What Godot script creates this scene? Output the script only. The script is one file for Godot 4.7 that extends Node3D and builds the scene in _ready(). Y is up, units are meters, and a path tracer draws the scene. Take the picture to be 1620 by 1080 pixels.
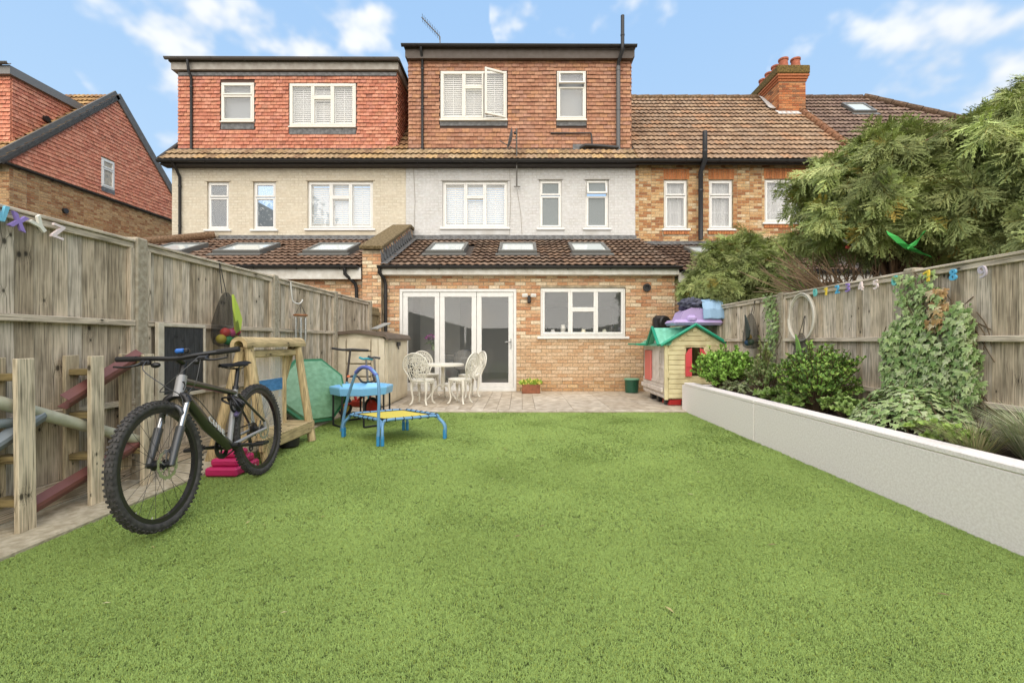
extends Node3D
# A back garden seen from the lawn end: artificial turf, fences, toys, and the rear of a terrace.
# x = right, y = up, -z = towards the houses. Depth d below always means distance along -z.

const EYE := 1.08
var rng := RandomNumberGenerator.new()
var mats := {}
var texs := {}

func wx(px: float, d: float) -> float: return (px - 823.0) / 720.0 * d
func wy(py: float, d: float) -> float: return EYE + (540.0 - py) / 720.0 * d
func rgb(r: float, g: float, b: float) -> Color: return Color(r / 255.0, g / 255.0, b / 255.0)
func lin(r: float, g: float, b: float) -> Color: return rgb(r, g, b).srgb_to_linear()
func V(x: float, y: float, z: float) -> Vector3: return Vector3(x, y, z)
func vary(c: Color, amount: float) -> Color:
	var k := 1.0 + rng.randf_range(-amount, amount)
	return Color(c.r * k, c.g * k * (1.0 + rng.randf_range(-amount, amount) * 0.2), c.b * k * (1.0 + rng.randf_range(-amount, amount) * 0.3))

class MB:
	var v := PackedVector3Array()
	var n := PackedVector3Array()
	var c := PackedColorArray()
	func tri(a: Vector3, b: Vector3, d: Vector3, col := Color.WHITE) -> void:
		var m := (b - a).cross(d - a).normalized()
		v.append(a); v.append(d); v.append(b)
		n.append(m); n.append(m); n.append(m)
		c.append(col); c.append(col); c.append(col)
	func tris(a: Vector3, b: Vector3, d: Vector3, na: Vector3, nb: Vector3, nd: Vector3, col := Color.WHITE) -> void:
		v.append(a); v.append(d); v.append(b)
		n.append(na); n.append(nd); n.append(nb)
		c.append(col); c.append(col); c.append(col)
	func quad(a: Vector3, b: Vector3, d: Vector3, e: Vector3, col := Color.WHITE) -> void:
		tri(a, b, d, col); tri(a, d, e, col)
	func box(xf: Transform3D, s: Vector3, col := Color.WHITE, bev := 0.0) -> void:
		# chamfered box centred on xf
		var h := s * 0.5
		var k := h - Vector3.ONE * bev
		for ax in 3:
			for sg in [-1.0, 1.0]:
				var i := (ax + 1) % 3
				var j := (ax + 2) % 3
				var p := []
				for q in [[-1, -1], [1, -1], [1, 1], [-1, 1]]:
					var w := Vector3.ZERO
					w[ax] = sg * h[ax]; w[i] = q[0] * k[i]; w[j] = q[1] * k[j]
					p.append(xf * w)
				if sg > 0: quad(p[0], p[1], p[2], p[3], col)
				else: quad(p[0], p[3], p[2], p[1], col)
				if bev > 0.0:
					for sj in [-1.0, 1.0]:
						if sg * sj != 0:
							# edge between face ax(sg) and face i(sj), running along j
							var a := Vector3.ZERO
							var b := Vector3.ZERO
							a[ax] = sg * h[ax]; a[i] = sj * k[i]
							b[ax] = sg * k[ax]; b[i] = sj * h[i]
							var a1 := a; var a2 := a; var b1 := b; var b2 := b
							a1[j] = -k[j]; a2[j] = k[j]; b1[j] = -k[j]; b2[j] = k[j]
							if sg * sj > 0: quad(xf * a1, xf * b1, xf * b2, xf * a2, col)
							else: quad(xf * a1, xf * a2, xf * b2, xf * b1, col)
		if bev > 0.0:
			for sx in [-1.0, 1.0]:
				for sy in [-1.0, 1.0]:
					for sz in [-1.0, 1.0]:
						var a := xf * Vector3(sx * h.x, sy * k.y, sz * k.z)
						var b := xf * Vector3(sx * k.x, sy * h.y, sz * k.z)
						var d := xf * Vector3(sx * k.x, sy * k.y, sz * h.z)
						if sx * sy * sz > 0: tri(a, b, d, col)
						else: tri(a, d, b, col)
	func bx(x0: float, x1: float, y0: float, y1: float, z0: float, z1: float, col := Color.WHITE, bev := 0.0) -> void:
		box(Transform3D(Basis(), Vector3((x0 + x1) / 2, (y0 + y1) / 2, (z0 + z1) / 2)), Vector3(absf(x1 - x0), absf(y1 - y0), absf(z1 - z0)), col, bev)
	func bar(a: Vector3, b: Vector3, w: float, t: float, up := Vector3.UP, col := Color.WHITE, bev := 0.0) -> void:
		# a plank from a to b, w wide along "side", t thick along "up"
		var z := (b - a).normalized()
		var x := up.cross(z).normalized()
		var y := z.cross(x)
		box(Transform3D(Basis(x, y, z), (a + b) / 2), Vector3(w, t, a.distance_to(b)), col, bev)
	func tube(path: Array, r, sides := 8, col := Color.WHITE, cap := true, closed := false) -> void:
		var m := path.size()
		var prev := Vector3.ZERO
		var rings := []
		var norms := []
		for i in m:
			var t: Vector3
			if closed: t = (path[(i + 1) % m] - path[(i - 1 + m) % m]).normalized()
			elif i == 0: t = (path[1] - path[0]).normalized()
			elif i == m - 1: t = (path[m - 1] - path[m - 2]).normalized()
			else: t = ((path[i + 1] - path[i]).normalized() + (path[i] - path[i - 1]).normalized()).normalized()
			var s: Vector3
			if i == 0: s = t.cross(Vector3.UP if absf(t.y) < 0.9 else Vector3.RIGHT).normalized()
			else: s = (prev - t * prev.dot(t)).normalized()
			prev = s
			var u := t.cross(s)
			var rr: float = r[i] if r is Array else r
			var ring := PackedVector3Array()
			var nn := PackedVector3Array()
			for k in sides:
				var an := TAU * k / sides
				var dir := s * cos(an) + u * sin(an)
				ring.append(path[i] + dir * rr); nn.append(dir)
			rings.append(ring); norms.append(nn)
		var last := m if closed else m - 1
		for i in last:
			var i2 := (i + 1) % m
			for k in sides:
				var k2 := (k + 1) % sides
				tris(rings[i][k], rings[i][k2], rings[i2][k2], norms[i][k], norms[i][k2], norms[i2][k2], col)
				tris(rings[i][k], rings[i2][k2], rings[i2][k], norms[i][k], norms[i2][k2], norms[i2][k], col)
		if cap and not closed:
			for k in range(1, sides - 1):
				tri(rings[0][0], rings[0][k + 1], rings[0][k], col)
				tri(rings[m - 1][0], rings[m - 1][k], rings[m - 1][k + 1], col)
	func lathe(prof: Array, xf: Transform3D, seg := 20, col := Color.WHITE) -> void:
		for i in prof.size() - 1:
			var r0: float = prof[i][0]; var y0: float = prof[i][1]
			var r1: float = prof[i + 1][0]; var y1: float = prof[i + 1][1]
			var nr := y1 - y0
			var ny := r0 - r1
			for k in seg:
				var a := TAU * k / seg
				var b := TAU * (k + 1) / seg
				var da := Vector3(cos(a), 0, -sin(a)); var db := Vector3(cos(b), 0, -sin(b))
				var na := (xf.basis * (da * nr + Vector3(0, ny, 0))).normalized()
				var nb := (xf.basis * (db * nr + Vector3(0, ny, 0))).normalized()
				var p0 := xf * (da * r0 + Vector3(0, y0, 0)); var p1 := xf * (db * r0 + Vector3(0, y0, 0))
				var p2 := xf * (db * r1 + Vector3(0, y1, 0)); var p3 := xf * (da * r1 + Vector3(0, y1, 0))
				if r0 > 1e-6: tris(p0, p1, p2, na, nb, nb, col)
				if r1 > 1e-6: tris(p0, p2, p3, na, nb, na, col)
	func prism(poly: PackedVector2Array, xf: Transform3D, depth: float, col := Color.WHITE) -> void:
		# ccw polygon in xf's xy, extruded from z = 0 to depth
		var idx := Geometry2D.triangulate_polygon(poly)
		var q := poly
		if Geometry2D.is_polygon_clockwise(poly):
			q = poly.duplicate(); q.reverse(); idx = Geometry2D.triangulate_polygon(q)
		for i in range(0, idx.size(), 3):
			var a := q[idx[i]]; var b := q[idx[i + 1]]; var d := q[idx[i + 2]]
			if (b - a).cross(d - a) < 0: var t := b; b = d; d = t
			tri(xf * Vector3(a.x, a.y, depth), xf * Vector3(b.x, b.y, depth), xf * Vector3(d.x, d.y, depth), col)
			tri(xf * Vector3(a.x, a.y, 0), xf * Vector3(d.x, d.y, 0), xf * Vector3(b.x, b.y, 0), col)
		for i in q.size():
			var a := q[i]; var b := q[(i + 1) % q.size()]
			quad(xf * Vector3(a.x, a.y, 0), xf * Vector3(b.x, b.y, 0), xf * Vector3(b.x, b.y, depth), xf * Vector3(a.x, a.y, depth), col)
	func ball(p: Vector3, r: Vector3, seg := 12, rows := 8, col := Color.WHITE, bs := Basis()) -> void:
		for i in rows:
			var t0 := PI * i / rows; var t1 := PI * (i + 1) / rows
			for k in seg:
				var a := TAU * k / seg; var b := TAU * (k + 1) / seg
				var q := [Vector3(sin(t0) * cos(a), cos(t0), sin(t0) * sin(a)), Vector3(sin(t1) * cos(a), cos(t1), sin(t1) * sin(a)), Vector3(sin(t1) * cos(b), cos(t1), sin(t1) * sin(b)), Vector3(sin(t0) * cos(b), cos(t0), sin(t0) * sin(b))]
				var w := []
				var m := []
				for e in q: w.append(p + bs * (e * r)); m.append((bs * (e / r)).normalized())
				if i < rows - 1: tris(w[0], w[2], w[1], m[0], m[2], m[1], col)
				if i > 0: tris(w[0], w[3], w[2], m[0], m[3], m[2], col)
	func mesh() -> ArrayMesh:
		var a := []
		a.resize(Mesh.ARRAY_MAX)
		a[Mesh.ARRAY_VERTEX] = v; a[Mesh.ARRAY_NORMAL] = n; a[Mesh.ARRAY_COLOR] = c
		var m := ArrayMesh.new()
		m.add_surface_from_arrays(Mesh.PRIMITIVE_TRIANGLES, a)
		return m

class Fr:  # a flat face: o corner, u along, v up the face, n outwards (u x v = n)
	var o: Vector3
	var u: Vector3
	var v: Vector3
	var n: Vector3
	func _init(a: Vector3, b: Vector3, d: Vector3) -> void:
		o = a; u = b.normalized(); v = d.normalized(); n = u.cross(v)
	func p(a: float, b: float, w := 0.0) -> Vector3: return o + u * a + v * b + n * w
	func xf(a: float, b: float, w := 0.0) -> Transform3D: return Transform3D(Basis(u, v, n), p(a, b, w))
	func box(m: MB, u0: float, u1: float, v0: float, v1: float, w0: float, w1: float, col := Color.WHITE, bev := 0.0) -> void:
		m.box(xf((u0 + u1) / 2, (v0 + v1) / 2, (w0 + w1) / 2), Vector3(u1 - u0, v1 - v0, w1 - w0), col, bev)

func place(o: Node3D, parent: Node3D, xf: Transform3D) -> Node3D:
	parent.add_child(o, true)
	o.transform = parent.global_transform.affine_inverse() * xf
	return o
func mi(called: String, mesh: Mesh, m: Material, parent: Node3D = self, xf := Transform3D()) -> MeshInstance3D:
	var o := MeshInstance3D.new()
	o.name = called; o.mesh = mesh; o.material_override = m
	place(o, parent, xf)
	return o
func put(called: String, b: MB, m: Material, parent: Node3D = self) -> MeshInstance3D:  # b in world coordinates
	return mi(called, b.mesh(), m, parent)
func loc(called: String, b: MB, m: Material, parent: Node3D) -> MeshInstance3D:  # b in the parent's own coordinates
	var o := MeshInstance3D.new()
	o.name = called; o.mesh = b.mesh(); o.material_override = m
	parent.add_child(o, true)
	return o
func tag(o: Node, label: String, category: String, group := "") -> Node:
	o.set_meta("label", label); o.set_meta("category", category)
	if group: o.set_meta("group", group)
	return o
func kind(o: Node, k: String) -> Node:
	o.set_meta("kind", k); return o
func thing(called: String, label: String, category: String, at := Vector3.ZERO, bs := Basis(), group := "") -> Node3D:
	var o := Node3D.new()
	o.name = called
	add_child(o, true)
	o.transform = Transform3D(bs, at)
	tag(o, label, category, group)
	return o
func multi(called: String, mesh: Mesh, m: Material, xfs: Array, cols: Array, parent: Node3D = self) -> MultiMeshInstance3D:
	var mm := MultiMesh.new()
	mm.transform_format = MultiMesh.TRANSFORM_3D
	mm.use_colors = true
	mm.mesh = mesh
	mm.instance_count = xfs.size()
	for i in xfs.size():
		mm.set_instance_transform(i, xfs[i]); mm.set_instance_color(i, cols[i])
	var o := MultiMeshInstance3D.new()
	o.name = called; o.multimesh = mm; o.material_override = m
	place(o, parent, Transform3D())
	kind(o, "stuff")
	return o
func arc(c: Vector3, a: Vector3, b: Vector3, r: float, t0: float, t1: float, k: int) -> Array:
	var out := []
	for i in k + 1:
		var t := t0 + (t1 - t0) * i / k
		out.append(c + a * cos(t) * r + b * sin(t) * r)
	return out
func ring(c: Vector3, a: Vector3, b: Vector3, r: float, k: int) -> Array:
	var out := arc(c, a, b, r, 0, TAU, k)
	out.pop_back()
	return out
func smooth_path(pts: Array, per := 6) -> Array:  # Catmull-Rom
	var out := []
	for i in pts.size() - 1:
		var a: Vector3 = pts[maxi(i - 1, 0)]; var b: Vector3 = pts[i]; var c: Vector3 = pts[i + 1]; var d: Vector3 = pts[mini(i + 2, pts.size() - 1)]
		for k in per: out.append(b.cubic_interpolate(c, a, d, float(k) / per))
	out.append(pts[pts.size() - 1])
	return out

# ---------- textures and materials ----------
func noise_tex(key: String, freq: float, octaves: int, lo: Color, hi: Color, size := 512, mid = null, kind_ := FastNoiseLite.TYPE_SIMPLEX_SMOOTH) -> Texture2D:
	if texs.has(key): return texs[key]
	var f := FastNoiseLite.new()
	f.noise_type = kind_; f.frequency = freq; f.fractal_octaves = octaves; f.seed = key.hash() % 1000
	var t := NoiseTexture2D.new()
	t.width = size; t.height = size; t.seamless = true; t.noise = f
	var g := Gradient.new()
	g.offsets = PackedFloat32Array([0.0, 1.0]); g.colors = PackedColorArray([lo, hi])
	if mid != null: g.add_point(0.5, mid)
	t.color_ramp = g
	texs[key] = t
	return t
func bump_tex(key: String, freq: float, octaves: int, strength: float, size := 512) -> Texture2D:
	if texs.has(key): return texs[key]
	var f := FastNoiseLite.new()
	f.frequency = freq; f.fractal_octaves = octaves; f.seed = 5
	var t := NoiseTexture2D.new()
	t.width = size; t.height = size; t.seamless = true; t.as_normal_map = true; t.bump_strength = strength; t.noise = f
	texs[key] = t
	return t
func wood_tex(key: String, knots: int) -> Texture2D:
	# grain along v: streaks, dark checks, knots, weather stains
	if texs.has(key): return texs[key]
	var w := 512
	var h := 768
	var f := FastNoiseLite.new()
	f.seed = key.hash() % 997; f.frequency = 1.0; f.fractal_octaves = 3
	var g := FastNoiseLite.new()
	g.seed = 77; g.frequency = 1.0; g.fractal_octaves = 4
	var r := RandomNumberGenerator.new()
	r.seed = 9
	var spots := []
	for i in knots: spots.append([r.randf() * w, r.randf() * h, r.randf_range(2.5, 6.0)])
	var im := Image.create(w, h, false, Image.FORMAT_RGB8)
	for y in h:
		var fy := sin(TAU * y / h)
		var gy := cos(TAU * y / h)
		var near := []
		for s in spots:
			if absf(s[1] - y) < s[2] * 6.0: near.append(s)
		for x in w:
			var warp := 0.0
			var knot := 0.0
			for s in near:
				var dx: float = (x - s[0]) / s[2]
				var dy: float = (y - s[1]) / (s[2] * 1.3)
				var q := dx * dx + dy * dy
				if q < 20.0:
					warp += exp(-q * 0.25) * dx * 3.0
					knot = maxf(knot, clampf(1.4 - q, 0.0, 1.0) * 0.55 + exp(-q * 0.35) * 0.3)
			var a := f.get_noise_3d((x + warp * 2.0) * 0.11, fy * 0.9, gy * 0.9)
			var b := f.get_noise_3d((x + warp * 2.0) * 0.42, fy * 0.7 + 9.0, gy * 0.7)
			var st := g.get_noise_2d(x * 0.016, y * 0.009 + 40.0)
			var k := 0.90 + 0.18 * a + 0.20 * b + 0.17 * st
			if b < -0.22: k -= (-0.22 - b) * 0.9
			k = clampf(k * (1.0 - knot * 0.7), 0.12, 1.0)
			im.set_pixel(x, y, Color(k, k * (0.985 - 0.03 * (1.0 - k)), k * (0.96 - 0.10 * (1.0 - k))))
	texs[key] = ImageTexture.create_from_image(im)
	return texs[key]

func M(key: String, col: Color, rough := 0.8, tex: Texture2D = null, sc := Vector3.ONE, o := {}) -> StandardMaterial3D:
	if mats.has(key): return mats[key]
	var m := StandardMaterial3D.new()
	m.resource_name = key
	m.albedo_color = col; m.roughness = rough
	if tex or o.has("nt"):
		m.uv1_triplanar = true
		m.uv1_world_triplanar = not o.get("own", false)
		m.uv1_triplanar_sharpness = 6.0
		m.uv1_scale = sc
		m.uv1_offset = o.get("off", Vector3.ZERO)
	if tex: m.albedo_texture = tex
	if o.has("nt"):
		m.normal_enabled = true; m.normal_texture = o.nt; m.normal_scale = o.get("ns", 1.0)
	m.metallic = o.get("metal", 0.0)
	m.metallic_specular = o.get("spec", 0.5)
	if o.get("vc", false): m.vertex_color_use_as_albedo = true
	if o.has("coat"): m.clearcoat_enabled = true; m.clearcoat = o.coat; m.clearcoat_roughness = o.get("coatr", 0.15)
	if o.has("back"): m.backlight_enabled = true; m.backlight = o.back
	if o.has("alpha"):
		m.transparency = BaseMaterial3D.TRANSPARENCY_ALPHA
		m.albedo_color.a = o.alpha
	mats[key] = m
	return m

# ---------- walls, brickwork, tiles, windows ----------
func holed(m: MB, f: Fr, u0: float, u1: float, v0: float, v1: float, holes: Array, reveal := 0.12, col := Color.WHITE) -> void:
	var us := [u0, u1]
	var vs := [v0, v1]
	for h in holes:
		us.append_array([clampf(h[0], u0, u1), clampf(h[1], u0, u1)]); vs.append_array([clampf(h[2], v0, v1), clampf(h[3], v0, v1)])
	us.sort(); vs.sort()
	for i in us.size() - 1:
		for j in vs.size() - 1:
			if us[i + 1] - us[i] < 1e-4 or vs[j + 1] - vs[j] < 1e-4: continue
			var cu: float = (us[i] + us[i + 1]) / 2
			var cv: float = (vs[j] + vs[j + 1]) / 2
			var hit := false
			for h in holes:
				if cu > h[0] and cu < h[1] and cv > h[2] and cv < h[3]: hit = true
			if hit: continue
			m.quad(f.p(us[i], vs[j]), f.p(us[i + 1], vs[j]), f.p(us[i + 1], vs[j + 1]), f.p(us[i], vs[j + 1]), col)
			m.quad(f.p(us[i], vs[j], -reveal), f.p(us[i], vs[j + 1], -reveal), f.p(us[i + 1], vs[j + 1], -reveal), f.p(us[i + 1], vs[j], -reveal), col)
	for h in holes:
		var a := [f.p(h[0], h[2]), f.p(h[1], h[2]), f.p(h[1], h[3]), f.p(h[0], h[3])]
		var b := [f.p(h[0], h[2], -reveal), f.p(h[1], h[2], -reveal), f.p(h[1], h[3], -reveal), f.p(h[0], h[3], -reveal)]
		for i in 4:
			var k := (i + 1) % 4
			m.quad(a[i], a[k], b[k], b[i], col)

func cut_spans(a: float, b: float, v0: float, v1: float, holes: Array) -> Array:
	var spans := [[a, b]]
	for h in holes:
		if v1 <= h[2] + 0.01 or v0 >= h[3] - 0.01: continue
		var next := []
		for s in spans:
			if s[1] <= h[0] or s[0] >= h[1]: next.append(s); continue
			if h[0] - s[0] > 0.03: next.append([s[0], h[0]])
			if s[1] - h[1] > 0.03: next.append([h[1], s[1]])
		spans = next
	return spans

var brick_mesh: ArrayMesh
func bricks(f: Fr, u0: float, u1: float, v0: float, v1: float, holes: Array, parent: Node3D, tones: Array, key: String, singles := 0, proud := 0.009, show: Array = [], poly: PackedVector2Array = PackedVector2Array(), flemish := false) -> void:
	# individual bricks in courses; the first "singles" inside the "show" rectangle are parts of their own
	if brick_mesh == null:
		var bm := MB.new()
		bm.box(Transform3D(), Vector3.ONE, Color.WHITE, 0.035)
		brick_mesh = bm.mesh()
	var tx := noise_tex("brickgrain", 0.02, 5, Color(0.76, 0.75, 0.73), Color(1, 1, 1))
	if key in ["white", "cream"]: tx = noise_tex("paintgrain", 0.01, 5, Color(0.90, 0.89, 0.87), Color(1, 1, 1))
	var bump := bump_tex("brickbump", 0.05, 4, 6.0)
	var own := []
	for i in tones.size(): own.append(M("%s_brick_%d" % [key, i], tones[i], 0.9, tx, Vector3.ONE * 1.7, {"nt": bump, "ns": 0.2}))
	var rest := MB.new()
	var made := 0
	var course := 0
	var v := v0
	var joint := 0.011
	while v + 0.05 < v1:
		var top := minf(v + 0.065, v1 - 0.002)
		var cells := []
		var u := u0 - (0.1125 if course % 2 else 0.0) - 0.01
		var k := 0
		while u < u1:
			var w := 0.215 if not flemish or (k + course) % 2 else 0.1025
			cells.append([maxf(u, u0), minf(u + w, u1)])
			u += w + joint; k += 1
		for cell in cells:
			if cell[1] - cell[0] < 0.03: continue
			for s in cut_spans(cell[0], cell[1], v, top, holes):
				var mid := Vector2((s[0] + s[1]) / 2, (v + top) / 2)
				if poly.size() and not Geometry2D.is_point_in_polygon(mid, poly): continue
				var t := rng.randi() % tones.size()
				var w0 := proud * rng.randf_range(0.75, 1.15)
				var vis: bool = show.is_empty() or (mid.x > show[0] and mid.x < show[1] and mid.y > show[2] and mid.y < show[3])
				if made < singles and vis:
					made += 1
					mi("brick", brick_mesh, own[t], parent, Transform3D(Basis(f.u * (s[1] - s[0]), f.v * (top - v), f.n * (w0 + 0.03)), f.p(mid.x, mid.y, (w0 - 0.03) / 2)))
				else:
					var cl := vary(tones[t].srgb_to_linear(), 0.02 if key in ["white", "cream"] else 0.12)
					var a: float = s[0] + rng.randf_range(0, 0.002); var b: float = s[1] - rng.randf_range(0, 0.002)
					var e := 0.003
					var p := [f.p(a + e, v + e, w0), f.p(b - e, v + e, w0), f.p(b - e, top - e, w0), f.p(a + e, top - e, w0)]
					var q := [f.p(a, v, -0.002), f.p(b, v, -0.002), f.p(b, top, -0.002), f.p(a, top, -0.002)]
					rest.quad(p[0], p[1], p[2], p[3], cl)
					for i in 4: rest.quad(q[i], q[(i + 1) % 4], p[(i + 1) % 4], p[i], cl)
		v += 0.076; course += 1
	if rest.v.size():
		kind(put("brickwork", rest, M(key + "_brickwork", Color.WHITE, 0.9, tx, Vector3.ONE * 1.7, {"vc": true, "nt": bump, "ns": 0.2}), parent), "stuff")

func hung_tile_mesh() -> ArrayMesh:
	var m := MB.new()
	var w := 0.5; var h := 1.0
	m.quad(V(-w, 0, 0.036), V(w, 0, 0.036), V(w, h, 0.008), V(-w, h, 0.008))
	m.quad(V(-w, 0.02, 0.010), V(w, 0.02, 0.010), V(w, 0, 0.036), V(-w, 0, 0.036))
	m.quad(V(-w, 0, 0.010), V(-w, 0, 0.036), V(-w, h, 0.008), V(-w, h, 0.0))
	m.quad(V(w, 0, 0.036), V(w, 0, 0.010), V(w, h, 0.0), V(w, h, 0.008))
	return m.mesh()
var hung_mesh: ArrayMesh
func tile_hang(f: Fr, u0: float, u1: float, v0: float, v1: float, holes: Array, parent: Node3D, tones: Array, key: String, singles := 0, gauge := 0.113, wide := 0.168, poly: PackedVector2Array = PackedVector2Array()) -> void:
	if hung_mesh == null: hung_mesh = hung_tile_mesh()
	var tx := noise_tex("tilegrain", 0.015, 5, Color(0.76, 0.74, 0.73), Color(1, 1, 1))
	var own := []
	for i in tones.size(): own.append(M("%s_tile_%d" % [key, i], tones[i], 0.85, tx, Vector3.ONE * 1.1))
	var rest := MB.new()
	var made := 0
	var row := 0
	var v := v0
	while v + 0.04 < v1:
		var u := u0 - (wide / 2 if row % 2 else 0.0)
		var top := minf(v + gauge, v1)
		while u < u1:
			var a := maxf(u, u0); var b := minf(u + wide, u1)
			u += wide
			if b - a < 0.03: continue
			for s in cut_spans(a, b, v, top, holes):
				var mid := Vector2((s[0] + s[1]) / 2, (v + top) / 2)
				if poly.size() and not Geometry2D.is_point_in_polygon(mid, poly): continue
				var t := rng.randi() % tones.size()
				var sag := rng.randf_range(-0.004, 0.004)
				var push := rng.randf_range(0.8, 1.25)
				var xf := Transform3D(Basis(f.u * (s[1] - s[0] - 0.007), f.v * (gauge + 0.012), f.n * push), f.p(mid.x, v + sag, 0.0))
				if made < singles and rng.randf() < 0.6:
					made += 1
					mi("hung_tile", hung_mesh, own[t], parent, xf)
				else:
					var cl := vary(tones[t].srgb_to_linear(), 0.09)
					if rng.randf() < 0.03: cl = cl * rng.randf_range(0.65, 0.85)
					var p := func(x: float, y: float, z: float) -> Vector3: return xf * Vector3(x, y, z)
					rest.quad(p.call(-0.5, 0, 0.036), p.call(0.5, 0, 0.036), p.call(0.5, 1, 0.008), p.call(-0.5, 1, 0.008), cl)
					rest.quad(p.call(-0.5, 0.12, 0.008), p.call(0.5, 0.12, 0.008), p.call(0.5, 0, 0.036), p.call(-0.5, 0, 0.036), cl)
					rest.quad(p.call(-0.5, 0, 0.008), p.call(-0.5, 0, 0.036), p.call(-0.5, 1, 0.008), p.call(-0.5, 1, 0.0), cl)
					rest.quad(p.call(0.5, 0, 0.036), p.call(0.5, 0, 0.008), p.call(0.5, 1, 0.0), p.call(0.5, 1, 0.008), cl)
		v += gauge; row += 1
	if rest.v.size():
		kind(put("tile_hanging", rest, M(key + "_tiles", Color.WHITE, 0.85, tx, Vector3.ONE * 1.1, {"vc": true}), parent), "stuff")

var roof_tile_mesh: ArrayMesh
func roof_tiles(f: Fr, u0: float, u1: float, v0: float, v1: float, holes: Array, parent: Node3D, tones: Array, key: String, singles := 0, poly: PackedVector2Array = PackedVector2Array(), wide := 0.3, gauge := 0.325) -> void:
	# interlocking concrete tiles with two rolls each
	var prof := []
	for i in 13:
		var t := i / 12.0
		prof.append(Vector2(t - 0.5, 0.018 + 0.019 * (0.5 - 0.5 * cos(t * TAU * 2.0)) - (0.006 if i in [5, 6, 7] else 0.0)))
	if roof_tile_mesh == null:
		var m := MB.new()
		_tile_into(m, prof, Transform3D(), Color.WHITE)
		roof_tile_mesh = m.mesh()
	var tx := noise_tex("rooflichen", 0.012, 5, Color(0.52, 0.50, 0.45), Color(1, 1, 1), 512, Color(0.86, 0.83, 0.80))
	var bump := bump_tex("brickbump", 0.05, 4, 6.0)
	var own := []
	for i in tones.size(): own.append(M("%s_rtile_%d" % [key, i], tones[i], 0.92, tx, Vector3.ONE * 1.3, {"nt": bump, "ns": 0.2}))
	var rest := MB.new()
	var made := 0
	var v := v0
	var row := 0
	while v + 0.08 < v1:
		var u := u0
		while u < u1 - 0.02:
			var w := minf(wide, u1 - u)
			var mid := Vector2(u + w / 2, v + minf(gauge, v1 - v) / 2)
			var skip := poly.size() > 0 and not Geometry2D.is_point_in_polygon(mid, poly)
			for h in holes:
				if mid.x > h[0] and mid.x < h[1] and mid.y > h[2] and mid.y < h[3]: skip = true
			u += wide
			if skip: continue
			var len_ := minf(gauge + 0.02, v1 - v + 0.01)
			var sag := rng.randf_range(-0.005, 0.005)
			var xf := Transform3D(Basis(f.u * w, f.v * len_, f.n * rng.randf_range(0.95, 1.1)), f.p(mid.x, v + sag, 0.0))
			var t := rng.randi() % tones.size()
			if made < singles:
				made += 1
				mi("roof_tile", roof_tile_mesh, own[t], parent, xf)
			else: _tile_into(rest, prof, xf, vary(tones[t].srgb_to_linear(), 0.14))
		v += gauge; row += 1
	if rest.v.size():
		kind(put("roof_tiling", rest, M(key + "_rtiles", Color.WHITE, 0.92, tx, Vector3.ONE * 1.3, {"vc": true, "nt": bump, "ns": 0.5}), parent), "stuff")
func _tile_into(m: MB, prof: Array, xf: Transform3D, cl: Color) -> void:
	for i in prof.size() - 1:
		var a: Vector2 = prof[i]; var b: Vector2 = prof[i + 1]
		var lift := 0.038
		var p := [xf * V(a.x, 0, a.y + lift), xf * V(b.x, 0, b.y + lift), xf * V(b.x, 1, b.y - 0.004), xf * V(a.x, 1, a.y - 0.004)]
		var sl := (b.y - a.y) / (b.x - a.x) * 0.3
		m.quad(p[0], p[1], p[2], p[3], cl)
		m.quad(xf * V(a.x, 0, a.y + lift - 0.011), xf * V(b.x, 0, b.y + lift - 0.011), p[1], p[0], cl)
		m.quad(xf * V(a.x, 0.25, a.y + 0.010), xf * V(b.x, 0.25, b.y + 0.010), xf * V(b.x, 0, b.y + lift - 0.011), xf * V(a.x, 0, a.y + lift - 0.011), cl)

func sash(fr: MB, f: Fr, u0: float, u1: float, v0: float, v1: float, b: float, w0: float, w1: float) -> void:
	f.box(fr, u0, u1, v0, v0 + b, w0, w1, Color.WHITE, 0.006)
	f.box(fr, u0, u1, v1 - b, v1, w0, w1, Color.WHITE, 0.006)
	f.box(fr, u0, u0 + b, v0 + b, v1 - b, w0, w1, Color.WHITE, 0.006)
	f.box(fr, u1 - b, u1, v0 + b, v1 - b, w0, w1, Color.WHITE, 0.006)

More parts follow.
